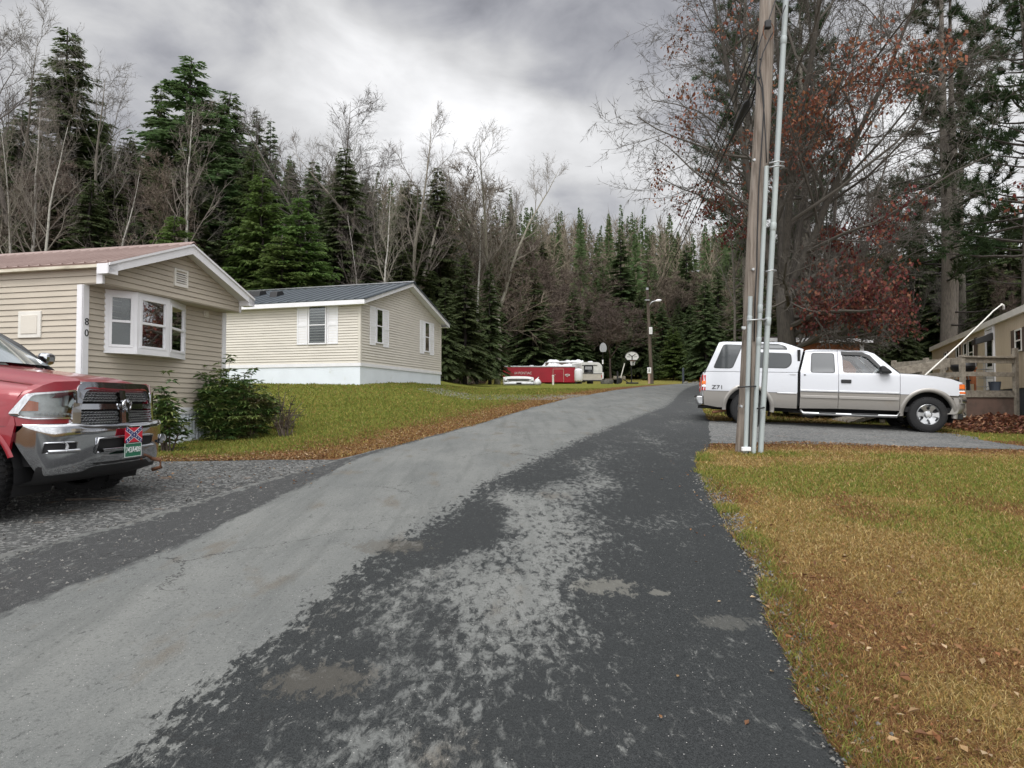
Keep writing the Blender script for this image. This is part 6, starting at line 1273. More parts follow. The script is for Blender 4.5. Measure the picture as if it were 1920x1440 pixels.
    # boat hidden under the tarp: a dark timber stack carries it
    k = MB(); x0, x1 = at(1022, 680, 69).x, at(1088, 680, 69).x; [k.box((x0, 68.1 + .5 * i, gz(x0, 69)), (x1, 68.5 + .5 * i, gz(x0, 69) + 2.2 - .1 * i)) for i in range(3)]; tag(k.build('timber_stack', M['poledark']), 'dark timber stack carrying the white tarp behind the red trailer', 'timber')
    # small yard things
    Y = 56; q = at(1138, 720, Y); zg = gz(q.x, Y); k = MB(); g = np.zeros((9, 13, 3))
    k.lathe([(.52, 0), (.56, .16), (.52, .34), (.44, .34), (.42, .1), (.0, .08)], 'z', (0, 0, 0), 18); t = thing('fire_pit', 'low dark round fire pit in the grass left of the basketball hoop', 'fire pit', (q.x, Y, zg)); k.build('stone_ring', M['stone'], t, smooth='auto')
    k = MB(); [k.tube([(-.3 + .1 * i, -.25 + .07 * i, .15), (.3 - .12 * i, .25 - .05 * i, .42)], .05, 7) for i in range(5)]; k.build('log', M['poledark'], t)
    Y = 57; q = at(1166, 718, Y); zg = gz(q.x, Y); t = thing('utility_trailer', 'small grey flat utility trailer by the basketball pole', 'trailer', (q.x - .35, Y, zg), R(8))
    k = MB(); k.box((-.5, -.4, .38), (.55, .5, .46)); k.box((-.5, -.42, .46), (.55, -.38, .66)); k.build('bed', M['deck'], t)
    for y in (-.5, .6): k = MB(); k.lathe([(.0, -.07), (.2, -.07), (.25, 0), (.2, .07), (0, .07)], 'y', (0, y, .25), 14); k.build('wheel', M['rubber'], t)
    k = MB(); k.tube([(.5, 0, .4), (.95, 0, .1)], .04, 6); k.build('hitch', M['black'], t)
    q = at(1158, 722, 52); k = MB(); zg = gz(q.x, 52); k.box((q.x - .06, 51.94, zg - .2), (q.x + .06, 52.06, zg + .95)); k.prism([(q.x - .07, 51.93, zg + .95), (q.x + .07, 51.93, zg + .95), (q.x, 51.93, zg + 1.02)], (0, .14, 0)); tag(k.build('fence_post', M['cable']), 'black square post left of the basketball hoop pole', 'post')
    a, c = at(1164, 708, 56.4), at(1171, 682, 56.4); k = MB(); k.tube([a, c], .045, 8); k.tube([c, c + (c - a) * .03], .06, 8); tag(k.build('leaning_pole', M['whitewarm'], smooth='auto'), 'thin white pole leaning up from the small grey trailer', 'pole')
    q = at(1281, 716, 70); zg = gz(q.x, 70); k = MB(); k.tube([(q.x, 70, zg - .3), (q.x, 70, at(1281, 691, 70).z)], .11, 10); k.lathe([(.12, 0), (.06, .06), (0, .07)], 'z', (q.x, 70, at(1281, 691, 70).z), 10); tag(k.build('bollard_post', M['bluegrey'], smooth='auto'), 'blue grey metal post at the road edge past the lamp pole', 'post')
    for i in range(9):
        x = at(1284 + i * 4.2, 716, 69).x; y = 69 + .5 * math.sin(i * 2.3); r = .22 + .1 * math.sin(i * 1.7); k = MB(); k.lathe([(.0, -.1), (r, .02), (r * .9, r * .5), (r * .4, r * .85), (0, r * .9)], 'z', (0, 0, 0), 7)
        o = k.build('stone', M['stone'], loc=(x, y, gz(x, y)), rot=(0, .1 * i, i)); tag(o, 'grey stone in the loose row beside the blue grey post', 'stone', 'stones in a row by the road bend')
yard()
def shrub(name, label, x, y, h, w, n, cols, leaf=(.09, .15), wid=.26, seed=1, depth=None, stems=7, droop=.5, cat='shrub'):
    rg = np.random.default_rng(seed); z = gz(x, y); t = thing(name, label, cat, (x, y, z)); k = MB(); dp = depth or w; tips = []
    for i in range(stems):
        a = rg.random() * 6.28; rr = .25 + .75 * rg.random() ** .6; hh = h * (.62 + .38 * rg.random()) * (1.08 - .50 * rr); e = np.array([w * rr * math.cos(a), dp * rr * math.sin(a), hh]); m_ = e * np.array([.45, .45, .6]) + rg.normal(size=3) * .04
        P = [np.array([.08 * math.cos(a), .08 * math.sin(a), -.05]), m_, e]; k.tube(P, [.018, .012, .005], 5); tips.append((m_, e))
        for q in range(3):
            e2 = m_ + (e - m_) * rg.random() + rg.normal(size=3) * np.array([w, dp, h]) * .16; k.tube([m_, e2], [.008, .003], 4); tips.append((m_, e2))
    k.build('stem', M['poledark'], t)
    V = []; C = []; nb = n // 9; k = MB()
    for i in range(nb):
        m_, e = tips[rg.integers(len(tips))]; c = m_ + (e - m_) * (.35 + .7 * rg.random()) + rg.normal(size=3) * np.array([w, dp, h]) * .13; c[2] = max(.06, c[2])
        col = np.array(cols[rg.integers(len(cols))]) * (.7 + .6 * rg.random())
        for j in range(9):
            a = j * 2.4 + rg.random(); dr = np.array([math.cos(a), math.sin(a), .35 - droop * rg.random() * 1.6]); dr /= np.linalg.norm(dr); L = leaf[0] + (leaf[1] - leaf[0]) * rg.random(); sd_ = np.cross(dr, [0, 0, 1]); sd_ /= np.linalg.norm(sd_); W_ = L * wid / 2; mid = c + dr * L * .5; tip = c + dr * L - np.array([0, 0, L * .25 * droop])
            V.append([c, mid - sd_ * W_ + np.array([0, 0, .01]), tip, mid + sd_ * W_ + np.array([0, 0, .01])]); C.append(col * (.8 + .4 * rg.random()))
    V = np.array(V); i = np.arange(len(V))[:, None] * 4; k.add(V.reshape(-1, 3), np.vstack([i + np.array([[0, 1, 2]]), i + np.array([[0, 2, 3]])])); o = k.build('foliage', LEAFGREEN, t); put_color(o.data, np.repeat(np.array(C), 4, 0)); return t
LEAFGREEN = color_mat('evergreen_leaf', .42, .15, .5)
GR = [(.08, .14, .035), (.105, .165, .045), (.05, .10, .028), (.20, .23, .08), (.14, .19, .055)]
def W3(px, py, Y): q = at(px, py, Y); return q.x, Y
shrub('rhododendron', 'large green rhododendron shrub at the corner of the numbered home', -6.15, 14.05, 1.62, .62, 7400, GR, seed=3, stems=30, depth=.62, leaf=(.11, .18))
shrub('rhododendron', 'low spreading right half of the rhododendron, with browner edges', -5.6, 14.3, 1.28, .56, 6000, GR + [(.12, .13, .05), (.09, .075, .035)], seed=5, stems=22, leaf=(.10, .17))
shrub('leafy_shrub', 'slender dark shrub behind the red pickup grille', -6.05, 11.75, 1.32, .34, 1700, GR + [(.03, .05, .015)], seed=8, stems=9, leaf=(.10, .17))
shrub('leafy_shrub', 'tiny green shrub by the white skirting vent pipe', -6.75, 13.7, .5, .22, 260, GR, seed=9, stems=5)
shrub('bare_shrub', 'purplish dry shrub with seed heads behind the rhododendron', -5.45, 15.8, 1.25, .55, 700, [(.045, .03, .035), (.07, .05, .05), (.05, .04, .03)], seed=12, stems=16, leaf=(.03, .07), droop=.1)
shrub('bare_shrub', 'reddish brown twiggy shrub at the right foot of the rhododendron', -4.85, 14.2, .62, .28, 500, [(.10, .06, .04), (.07, .04, .03), (.09, .07, .035)], seed=14, stems=12, leaf=(.03, .06), droop=.1)
k = MB(); k.tube([(-4.9, 7.35, gz(-4.9, 7.35) + .03), (-4.55, 7.38, gz(-4.5, 7.4) + .03), (-4.15, 7.30, gz(-4.1, 7.3) + .025)], [.012, .010, .006], 5); k.tube([(-4.55, 7.38, gz(-4.5, 7.4) + .03), (-4.35, 7.46, gz(-4.5, 7.4) + .05)], [.006, .003], 4); tag(k.build('fallen_twig', M['poledark']), 'thin fallen twig lying on the dark gravel drive', 'twig')
# ------------------------------------------------------------------ trees
def bark(name, c, c2, vs=6, st=(4, 4, .6), rnd=.25, marks=None):
    m = mat(name, c, .9, c2=c2, vs=vs, stretch=st, rnd=rnd, bump=.4, bs=14, dirt_or_sheen=marks); return m
BK_BIRCH = bark('birch_bark', (.40, .385, .35), (.26, .245, .22), 3, (2, 2, 1.5), .15, ((.03, .028, .025), 5, .60))
BK_GREY = bark('grey_bark', (.175, .155, .13), (.10, .088, .075)); BK_BROWN = bark('brown_bark', (.085, .062, .05), (.048, .036, .03)); BK_OAK = bark('oak_bark', (.088, .08, .062), (.048, .043, .035)); BK_PALE = bark('pale_bark', (.27, .245, .20), (.165, .15, .125)); BK_DARK = bark('dark_bark', (.05, .042, .036), (.028, .024, .02))
TWIG_GREY = mat('grey_twigs', (.115, .103, .09), .9, rnd=.3); TWIG_BROWN = mat('brown_twigs', (.125, .098, .074), .9, rnd=.3); TWIG_PALE = mat('pale_twigs', (.165, .145, .12), .9, rnd=.2); TWIG_OAK = mat('oak_twigs', (.075, .066, .055), .9); TWIG_DARK = mat('dark_twigs', (.045, .037, .032), .9, rnd=.2)
def needle(name, a, b_, rnd): return mat(name, a, .6, c2=b_, vs=1.3, rnd=rnd, trans=.42, spec=.15)
ND_DARK = needle('hemlock_needles', (.070, .098, .040), (.102, .125, .052), .3); ND_MID = needle('spruce_needles', (.070, .106, .040), (.10, .13, .052), .25); ND_YOUNG = needle('young_fir_needles', (.085, .138, .034), (.12, .165, .048), .2); ND_PINE = needle('pine_needles', (.034, .060, .026), (.060, .090, .038), .25)
def unit(v): return v / max(np.linalg.norm(v), 1e-9)
def perp(d, rg):
    a = np.cross(d, [0, 0, 1.0]) if abs(d[2]) < .95 else np.cross(d, [1.0, 0, 0]); a = unit(a); b = np.cross(d, a); q = rg.random() * 6.283; return a * math.cos(q) + b * math.sin(q)
def twigs(k, B, D, L, w):
    """slender tapering slips: bases, directions, lengths"""
    B = np.array(B); D = np.array(D); L = np.array(L)[:, None]; n = len(B); sd_ = np.cross(D, RNG.normal(size=(n, 3))); sd_ /= np.maximum(np.linalg.norm(sd_, axis=1, keepdims=True), 1e-6); sd_ *= np.broadcast_to(np.asarray(w).reshape(-1, 1), (n, 1)) * .5
    V = np.stack([B - sd_, B + sd_, B + D * L], 1).reshape(-1, 3); k.add(V, np.arange(n * 3).reshape(-1, 3))
def bare_tree(seed, H=16, r0=.2, clear=.35, ang=(30, 55), L1=.36, n1=16, n2=8, n3=7, up=.25, fork=False, fine=5, tw=.016, wob=.05):
    rg = np.random.default_rng(seed); tr = MB(); cr = MB(); SB, SD, SL = [], [], []
    def path(p, d, L, n, wb, upb):
        P = [np.array(p, float)]; d = np.array(d, float)
        for i in range(n): d = unit(d + rg.normal(size=3) * wb + np.array([0, 0, upb / n])); P.append(P[-1] + d * L / n)
        return P, d
    def child(P, u):
        f = u * (len(P) - 1); i = min(int(f), len(P) - 2); return P[i] + (P[i + 1] - P[i]) * (f - i), unit(P[i + 1] - P[i])
    stems = [([0, 0, -.4], [rg.normal() * .04, rg.normal() * .04, 1], H, r0)]
    if fork:
        P, d = path([0, 0, -.4], [.02, 0, 1], H * .30, 5, wob, 0); tr.tube(P, np.linspace(r0, r0 * .8, 6), 9); stems = []
        for i in range(3):
            a = i * 2.1 + rg.random(); stems.append((P[-1], unit(np.array([.42 * math.cos(a), .42 * math.sin(a), 1])), H * .70, r0 * .58))
    for (p, d, L, r) in stems:
        n = 12; P, _ = path(p, d, L, n, wob, .10); rr = r * (1 - np.linspace(0, 1, n + 1) ** 1.1 * .93); tr.tube(P, rr, 8)
        c0 = .12 if fork else clear
        for i in range(n1):
            u = c0 + (.985 - c0) * (i + rg.random() * .8) / n1; q, dd = child(P, u); a = R(ang[0] + (ang[1] - ang[0]) * rg.random()); d1 = unit(dd * math.cos(a) + perp(dd, rg) * math.sin(a)); l1 = L * L1 * (1.15 - .8 * u) * (.7 + .5 * rg.random()); r1 = max(.012, r * (1 - u) ** .8 * .5)
            P1, _ = path(q, d1, l1, 6, .10, up * 1.2); cr.tube(P1, np.linspace(r1, r1 * .3, 7), 5, False)
            for j in range(n2):
                u2 = .2 + .8 * (j + rg.random() * .7) / n2; q2, dd2 = child(P1, min(u2, .99)); a = R(28 + 30 * rg.random()); d2 = unit(dd2 * math.cos(a) + perp(dd2, rg) * math.sin(a) + np.array([0, 0, up * .5])); l2 = l1 * .5 * (1.15 - .6 * u2) * (.6 + .6 * rg.random()); r2 = max(.008, r1 * .42)
                P2, _ = path(q2, d2, l2, 3, .12, up); cr.tube(P2, np.linspace(r2, r2 * .4, 4), 3, False)
                for m_ in range(n3):
                    q3, dd3 = child(P2, min(.99, .15 + .85 * (m_ + rg.random()) / n3)); a = R(20 + 35 * rg.random()); d3 = unit(dd3 * math.cos(a) + perp(dd3, rg) * math.sin(a) + np.array([0, 0, up * .4])); l3 = .35 + l2 * .45 * rg.random()
                    SB.append(q3); SD.append(d3); SL.append(l3)
                    for f in range(fine):
                        a = R(25 + 30 * rg.random()); d4 = unit(d3 * math.cos(a) + perp(d3, rg) * math.sin(a)); SB.append(q3 + d3 * l3 * rg.random() * .9); SD.append(d4); SL.append(l3 * (.3 + .4 * rg.random()))
    twigs(cr, SB, SD, SL, tw); return tr, cr
def conifer(seed, H=18, Rm=2.6, step=.42, per=6, droop=.28, top=.9, clear=.06, dens=1.0, sl=.62, shape=.85, ragged=.35):
    rg = np.random.default_rng(seed); tr = MB(); cr = MB(); ln = [(rg.normal() * .05, rg.normal() * .05, z) for z in np.linspace(-.4, H, 12)]; tr.tube(ln, np.linspace(H * .0145, .015, 12), 8)
    B, D, L, Wd = [], [], [], []; z = H * clear + .4
    while z < H - .15:
        u = z / H; rm = Rm * (max(0.03, (1 - u)) ** shape) * (.55 + .45 * min(1, (u + .05) / .16)); k_ = max(3, int(per * (.55 + .6 * (1 - u)) + rg.random()))
        for i in range(k_):
            a = rg.random() * 6.283; Lb = rm * (1 - ragged + 1.35 * ragged * rg.random()) + .12; sl0 = .30 * (u - .25) + .05; nb = 5
            P = [np.array([0, 0, z])]; 
            for q in range(1, nb + 1): t = q / nb; P.append(np.array([math.cos(a) * Lb * t, math.sin(a) * Lb * t, z + Lb * (sl0 * t - droop * t * t)]))
            cr.tube(P, np.linspace(.012 + .008 * Lb, .004, nb + 1), 3, False)
            d0 = np.array([math.cos(a), math.sin(a), 0]); sd_ = np.array([-d0[1], d0[0], 0]); m_ = max(3, int(Lb * 5.2 * dens))
            for q in range(m_):
                t = .12 + .88 * (q + rg.random()) / m_; f = t * nb; ii = min(int(f), nb - 1); p = P[ii] + (P[ii + 1] - P[ii]) * (f - ii); tg = unit(P[ii + 1] - P[ii])
                for s in (-1, 1):
                    ls = sl * (1.05 - .55 * t) * (.6 + .7 * rg.random()) * min(1.2, .45 + Lb * .3); dr = unit(tg * (.55 + .5 * rg.random()) + sd_ * s * (.8 + .2 * rg.random()) + np.array([0, 0, -.25 + .35 * (rg.random() - .5)])); B.append(p); D.append(dr); L.append(ls); Wd.append(ls * .34)
                    dr2 = unit(dr + sd_ * s * -.5 + np.array([0, 0, -.35 * rg.random()])); B.append(p + dr * ls * .3); D.append(dr2); L.append(ls * .75); Wd.append(ls * .28)
        z += step * (.75 + .5 * rg.random()) * (1.0 if u < .75 else .75)
    B = np.array(B); D = np.array(D); L = np.array(L)[:, None]; Wd = np.array(Wd)[:, None]; n = len(B); sd_ = np.cross(D, np.array([0, 0, 1.0]) + rg.normal(size=(n, 3)) * .45); sd_ /= np.linalg.norm(sd_, axis=1, keepdims=True)
    cr.cur = 1; V = np.stack([B, B + D * L * .4 - sd_ * Wd * .5, B + D * L, B + D * L * .4 + sd_ * Wd * .5], 1).reshape(-1, 3); cr.add(V, np.arange(n * 4).reshape(-1, 4)); return tr, cr
def pine(seed, H=22, clear=.3, n=46, Lm=3.6, r0=.34, tuft=.34, twin=False, dead=10, lowest=.12):
    rg = np.random.default_rng(seed); tr = MB(); cr = MB(); P = [np.array([.10 * math.sin(z * .35) , .08 * math.cos(z * .3), z]) for z in np.linspace(-.4, H, 14)]; tr.tube(P, np.linspace(r0, .05, 14), 10)
    if twin: P2 = [p + np.array([.30 + .55 * min(1, i / 7), .1, 0]) * min(1, i / 2.0) for i, p in enumerate(P[:-1])]; tr.tube(P2, np.linspace(r0 * .8, .05, 13), 9)
    B, D, L = [], [], []
    for i in range(n + dead):
        live = i >= dead; u = (clear + (.99 - clear) * (i - dead + rg.random()) / n) if live else lowest + (clear + .2 - lowest) * rg.random(); z = u * H; a = rg.random() * 6.283; Lb = Lm * ((1.1 - u) ** .55) * (.55 + .55 * rg.random()) * (1 if live else .55); el = .12 + .5 * (u - .5) + .2 * (rg.random() - .5); Q = [np.array([0, 0, z])]; d = np.array([math.cos(a) * math.cos(el), math.sin(a) * math.cos(el), math.sin(el)]); m_ = 6
        for q in range(m_): d = unit(d + rg.normal(size=3) * .09 + np.array([0, 0, .05])); Q.append(Q[-1] + d * Lb / m_)
        cr.tube(Q, np.linspace(.02 + .014 * Lb, .010, m_ + 1), 4, False)
        for q in range(9 if live else 6):
            t = .3 + .7 * rg.random(); f = t * m_; ii = min(int(f), m_ - 1); p = Q[ii] + (Q[ii + 1] - Q[ii]) * (f - ii); dd = unit(unit(Q[ii + 1] - Q[ii]) + rg.normal(size=3) * .55 + np.array([0, 0, .25])); lt = (.35 + .6 * rg.random()) * min(1, Lb / 2.5); cr.tube([p, p + dd * lt], [.010, .005], 3, False)
            if not live: continue
            for c in range(4):
                o = p + dd * lt * (.35 + .65 * c / 3); nn = 11; v = rg.normal(size=(nn, 3)) + dd * 1.1 + np.array([0, 0, .35]); v /= np.linalg.norm(v, axis=1, keepdims=True); B += [o] * nn; D += list(v); L += list(tuft * 1.15 * (.6 + .6 * rg.random(nn)))
    cr.cur = 1; twigs(cr, B, D, L, .045); return tr, cr
def oak(seed=4, H=21, lth=0.0):
    """multi stemmed oak holding clumps of russet leaves low in the crown"""
    rg = np.random.default_rng(seed); tr = MB(); cr = MB(); lf = []; SB, SD, SL = [], [], []; P = [np.array([.06 * math.sin(z), .05 * math.cos(z), z]) for z in np.linspace(-.4, 4.6, 7)]; tr.tube(P, np.linspace(.42, .30, 7), 12)
    def limb(p, d, L, r, lev, n=8, wb=.13):
        d = np.array(d, float); Q = [np.array(p, float)]
        for i in range(n): d = unit(d + rg.normal(size=3) * wb + np.array([0, 0, .05 if lev < 3 else .02])); Q.append(Q[-1] + d * L / n)
        (tr if lev == 0 else cr).tube(Q, np.linspace(r, r * (.28 if lev else .22), n + 1), 9 if lev == 0 else (6 if lev == 1 else 4), False)
        if lev == 3:
            for m_ in range(7):
                f = rg.random() * n; ii = min(int(f), n - 1); q = Q[ii] + (Q[ii + 1] - Q[ii]) * (f - ii); v = unit(unit(Q[ii + 1] - Q[ii]) + rg.normal(size=3) * .6); l = .25 + .4 * rg.random(); SB.append(q); SD.append(v); SL.append(l)
                for _ in range(2): SB.append(q + v * l * rg.random()); SD.append(unit(v + rg.normal(size=3) * .6)); SL.append(l * .5)
                zz = q[2]; cl = vn(q[0] + q[1] * .3, zz + q[1] * .4, .42, 3) + .25 * vn(q[0], zz, 1.1, 8); thr = np.interp(zz, [2, 6.5, 9, 12.5, 15], [.52, .62, .84, .92, 1.1]) + lth + (.25 if q[0] < -4.5 or q[0] > 6.5 else 0)
                if cl > thr and zz > 2.9: lf.append((q + v * l * .6, 6 if zz < 8 else 4))
            return
        cnt = [9, 8, 6][lev]
        for j in range(cnt):
            u = (.18 if lev else .1) + (.98 - .18) * (j + rg.random() * .8) / cnt; f = min(u * n, n - .01); ii = int(f); q = Q[ii] + (Q[ii + 1] - Q[ii]) * (f - ii); dd = unit(Q[ii + 1] - Q[ii]); a = R(32 + 32 * rg.random()); v = unit(dd * math.cos(a) + perp(dd, rg) * math.sin(a)); limb(q, v, L * [.52, .50, .45][lev] * (1.15 - .5 * u) * (.75 + .4 * rg.random()), max(.008, r * (1 - .75 * u) * .5), lev + 1, [7, 5, 3][lev], .13)
    for a, tl, L in ((.4, .42, 15), (2.3, .30, 16.5), (3.25, .28, 15), (4.6, .35, 16), (5.6, .6, 12), (1.4, .2, 17)):
        limb(P[-1] + np.array([.15 * math.cos(a), .15 * math.sin(a), -.5 * rg.random()]), unit(np.array([tl * math.cos(a), tl * math.sin(a), 1])), L, .165, 0, 10, .06)
    for a, z, L in ((0.2, 3.4, 4.4), (-.35, 2.6, 3.6), (5.3, 3.0, 4.5), (4.4, 3.6, 4.5), (-.1, 4.4, 4.8), (.0, 2.2, 3.2), (-.7, 1.9, 2.8)): limb(np.array([0, 0, z]), unit(np.array([math.cos(a), math.sin(a), .25])), L, .12, 1, 7, .16)
    twigs(cr, SB, SD, SL, .018)
    LV = MB(); C0 = np.repeat(np.array([q for q, _ in lf]), [c for _, c in lf], 0); n = len(C0); C0 = C0 + rg.normal(size=(n, 3)) * np.array([.16, .16, .14]); a = rg.random(n) * 6.283; dn = np.stack([.55 * np.cos(a), .55 * np.sin(a), -.6 - .5 * rg.random(n)], 1); dn /= np.linalg.norm(dn, axis=1, keepdims=True); sd_ = np.cross(dn, rg.normal(size=(n, 3))); sd_ /= np.linalg.norm(sd_, axis=1, keepdims=True); Ls = (.10 + .09 * rg.random(n))[:, None]
    V = np.stack([C0, C0 + dn * Ls * .5 - sd_ * Ls * .33, C0 + dn * Ls, C0 + dn * Ls * .5 + sd_ * Ls * .33], 1).reshape(-1, 3); LV.add(V, np.arange(n * 4).reshape(-1, 4))
    pal = np.array([[.135, .032, .03], [.165, .045, .036], [.20, .075, .05], [.10, .028, .03], [.21, .09, .05]]); clump = vn(C0[:, 0], C0[:, 2], .8, 5)[:, None]; C = pal[rg.integers(0, 5, n)] * (.75 + .5 * rg.random(n))[:, None] * (1 - .35 * clump) + np.array([.05, .03, .01]) * sst(7, 11, C0[:, 2])[:, None]
    return tr, cr, LV, np.repeat(C, 4, 0)
def proto(name, tc, mt, mc, loc=(0, 0, -500)):
    t = thing(name, None, None, loc); a = tc[0].build('trunk', mt, t, smooth=True); b = tc[1].build('crown', mc, t); t['H'] = 0.0; del t['H']; return t
PROTO = {}
def build_protos():
    P = PROTO
    P['birch'] = [(proto('birch_tree', bare_tree(s, 15, .13, .42, (22, 42), .30, 15, 7, 6, .32, False, 3, .011, .055), BK_BIRCH, [TWIG_PALE]), 15) for s in (11, 12, 13)]
    P['maple'] = [(proto('bare_tree', bare_tree(s, 17, .24, .3, (28, 48), .34, 13, 8, 7, .30, True, 4, .012), BK_PALE, [TWIG_PALE]), 17) for s in (21, 22)]
    P['grey'] = [(proto('bare_tree', bare_tree(s, 16, .19, .35, (30, 55), .36, 17, 8, 7, .22, s % 2 == 0, 4, .015), BK_GREY, [TWIG_GREY]), 16) for s in (31, 32, 33)]
    P['brown'] = [(proto('bare_tree', bare_tree(s, 13, .15, .16, (35, 62), .42, 20, 8, 8, .16, s % 2 == 0, 6, .032), BK_BROWN, [TWIG_BROWN]), 13) for s in (41, 42, 43)]
    P['hemlock'] = [(proto('hemlock_tree', conifer(s, 17, 3.3, .27, 7, .34, dens=2.2, sl=.55, shape=.74), BK_DARK, [BK_DARK, ND_DARK]), 17) for s in (51, 52, 53)]
    P['spruce'] = [(proto('spruce_tree', conifer(s, 18, 3.5, .27, 7, .24, dens=2.2, sl=.55, shape=.80, ragged=.42), BK_DARK, [BK_DARK, ND_MID]), 18) for s in (61, 62)]
    P['young'] = [(proto('young_fir', conifer(s, 8, 2.5, .19, 8, .16, clear=.02, dens=1.7, sl=.55, shape=.68, ragged=.28), BK_DARK, [BK_DARK, ND_YOUNG]), 8) for s in (71, 72)]
    P['pine'] = [(proto('pine_tree', pine(81, 24, .24, 78, 4.6, .40, twin=True), BK_GREY, [BK_DARK, ND_PINE]), 24), (proto('pine_tree', pine(82, 24, .28, 74, 4.4, .30), BK_GREY, [BK_DARK, ND_PINE]), 24)]
build_protos()
USED = set()
def plant(kind, v, x, y, h, label, group=None, rz=None, fat=1.0, cat='tree', sink=0.0):
    pr, H = PROTO[kind][v % len(PROTO[kind])]
    if pr.name not in USED: USED.add(pr.name); o = pr
    else:
        o = pr.copy(); COL.objects.link(o)
        for c in pr.children: d = c.copy(); COL.objects.link(d); d.parent = o
    s = h / H; o.location = (x, y, gz(x, y) - sink); o.scale = (s * fat, s * fat, s); o.rotation_euler = (0, 0, RNG.random() * 6.28 if rz is None else rz)
    return tag(o, label, cat, group)
def plant_px(kind, v, px, pytop, Y, label, group=None, fat=1.0, rz=None):
    p = at(px, pytop, Y); return plant(kind, v, p.x, Y, p.z - gz(p.x, Y), label, group, rz, fat)
def wood():
    N = plant_px
    # trees one can tell apart
    N('spruce', 0, 130, 52, 45, 'tallest dark spruce, ragged topped, above the red roof of the numbered home', fat=1.5)
    N('spruce', 1, 362, 108, 50, 'broad dark spruce peak standing behind the white forked trunk', fat=2.0)
    N('hemlock', 0, 300, 150, 54, 'narrow dark evergreen spire just left of the broad spruce peak'); N('hemlock', 1, 432, 172, 57, 'dark evergreen on the right shoulder of the broad spruce peak', fat=1.6)
    N('spruce', 0, 482, 205, 62, 'slim pointed spruce, left of a pair against the cloud', fat=.8); N('spruce', 1, 508, 222, 63, 'slim pointed spruce, right of a pair against the cloud', fat=.8)
    N('hemlock', 2, 40, 200, 42, 'dark spreading hemlock at the left picture edge behind white trunks', fat=1.2); N('hemlock', 0, 190, 225, 48, 'dark hemlock between the tallest spruce and the broad spruce peak', fat=1.2); N('hemlock', 1, 245, 255, 46, 'short dense hemlock right of the tallest spruce', fat=1.3)
    N('birch', 0, 8, 235, 33, 'white birch trunk at the far left edge of the woods'); N('birch', 1, 48, 185, 34, 'white birch leaning right, second from the left edge'); N('birch', 2, 100, 222, 34, 'white forked birch, third from the left edge')
    N('birch', 0, 226, 300, 36, 'thin white birch above the middle of the red roof', rz=2.0); N('birch', 1, 337, 190, 36, 'straight white birch forking high before the broad spruce peak', rz=4.4)
    N('grey', 0, 62, 40, 40, 'tall bare grey tree with fine twigs at the upper left corner'); N('grey', 1, 12, 70, 43, 'bare grey tree cut by the left picture edge'); N('grey', 2, 235, 165, 44, 'bare grey tree between the two tall spruces'); N('brown', 0, 290, 320, 37, 'bushy brown bare tree above the red roof ridge'); N('grey', 2, 415, 330, 38, 'slanting bare grey tree left of the bright young firs')
    N('young', 0, 330, 402, 31, 'pale green young fir peeping over the ridge of the red roof', fat=1.1); N('young', 1, 492, 325, 38, 'tall bright green young fir, left of the pair behind the cream home', fat=.95); N('young', 0, 563, 368, 37.5, 'bright green young fir, right of the pair behind the cream home', fat=1.1); N('young', 1, 530, 440, 36, 'low bright green fir filling the gap under the fir pair', fat=1.4)
    N('grey', 1, 652, 205, 52, 'tall bare tree with a rounded fine twigged crown above the cream home'); N('grey', 0, 600, 260, 48, 'bare tree with crooked limbs left of the rounded bare crown', rz=1.0); N('maple', 0, 786, 232, 44, 'large pale bare tree with many upright limbs behind the cream home ridge', rz=.7); N('birch', 2, 704, 320, 40, 'thin white birch trunk above the cream home roof'); N('birch', 0, 662, 400, 38, 'short thin white birch above the cream home roof')
    N('maple', 1, 932, 262, 52, 'pale bare tree with a feathery top above the dark hemlocks', rz=2.0); N('birch', 1, 893, 330, 50, 'slender pale birch just left of the feathery bare tree'); N('grey', 1, 850, 330, 56, 'grey bare tree between the two big pale trees')
    N('hemlock', 0, 872, 470, 40, 'dark hemlock rising beside the right eave of the cream home', fat=1.3); N('hemlock', 1, 835, 520, 37, 'dark hemlock half hidden by the cream home gable', fat=1.2); N('hemlock', 2, 918, 490, 49, 'dark hemlock left of the red trailer', fat=1.1); N('hemlock', 2, 745, 400, 46, 'dark evergreen behind the cream home ridge', fat=1.2); N('hemlock', 0, 690, 430, 45, 'dark evergreen over the middle of the cream home roof', fat=1.3); N('hemlock', 1, 625, 430, 47, 'dark evergreen right of the bright young firs', fat=1.2)
    N('young', 1, 1262, 612, 80, 'bright green small fir right of the street lamp pole', fat=1.15); N('hemlock', 2, 1322, 520, 76, 'dark hemlock right of the bright small fir', fat=1.3); N('hemlock', 1, 1200, 545, 84, 'dark hemlock behind the street lamp pole', fat=1.4); N('brown', 1, 1145, 560, 79, 'brown bare bushy tree behind the white camper', fat=1.3); N('hemlock', 0, 1075, 540, 79, 'dark hemlock behind the red trailer door', fat=1.5); N('hemlock', 1, 1000, 500, 77, 'dark hemlock behind the trailer lettering', fat=1.5); N('brown', 2, 1030, 520, 80, 'brown bare tree leaning over the red trailer', fat=1.2)
    N('grey', 0, 1374, 270, 34, 'thin bare grey trunk just left of the big utility pole', fat=.55)
    N('brown', 2, 970, 470, 79, 'brown bare tree above the left part of the red trailer', fat=1.3); N('brown', 0, 1105, 500, 88, 'brown bare tree over the white camper roof', fat=1.4)
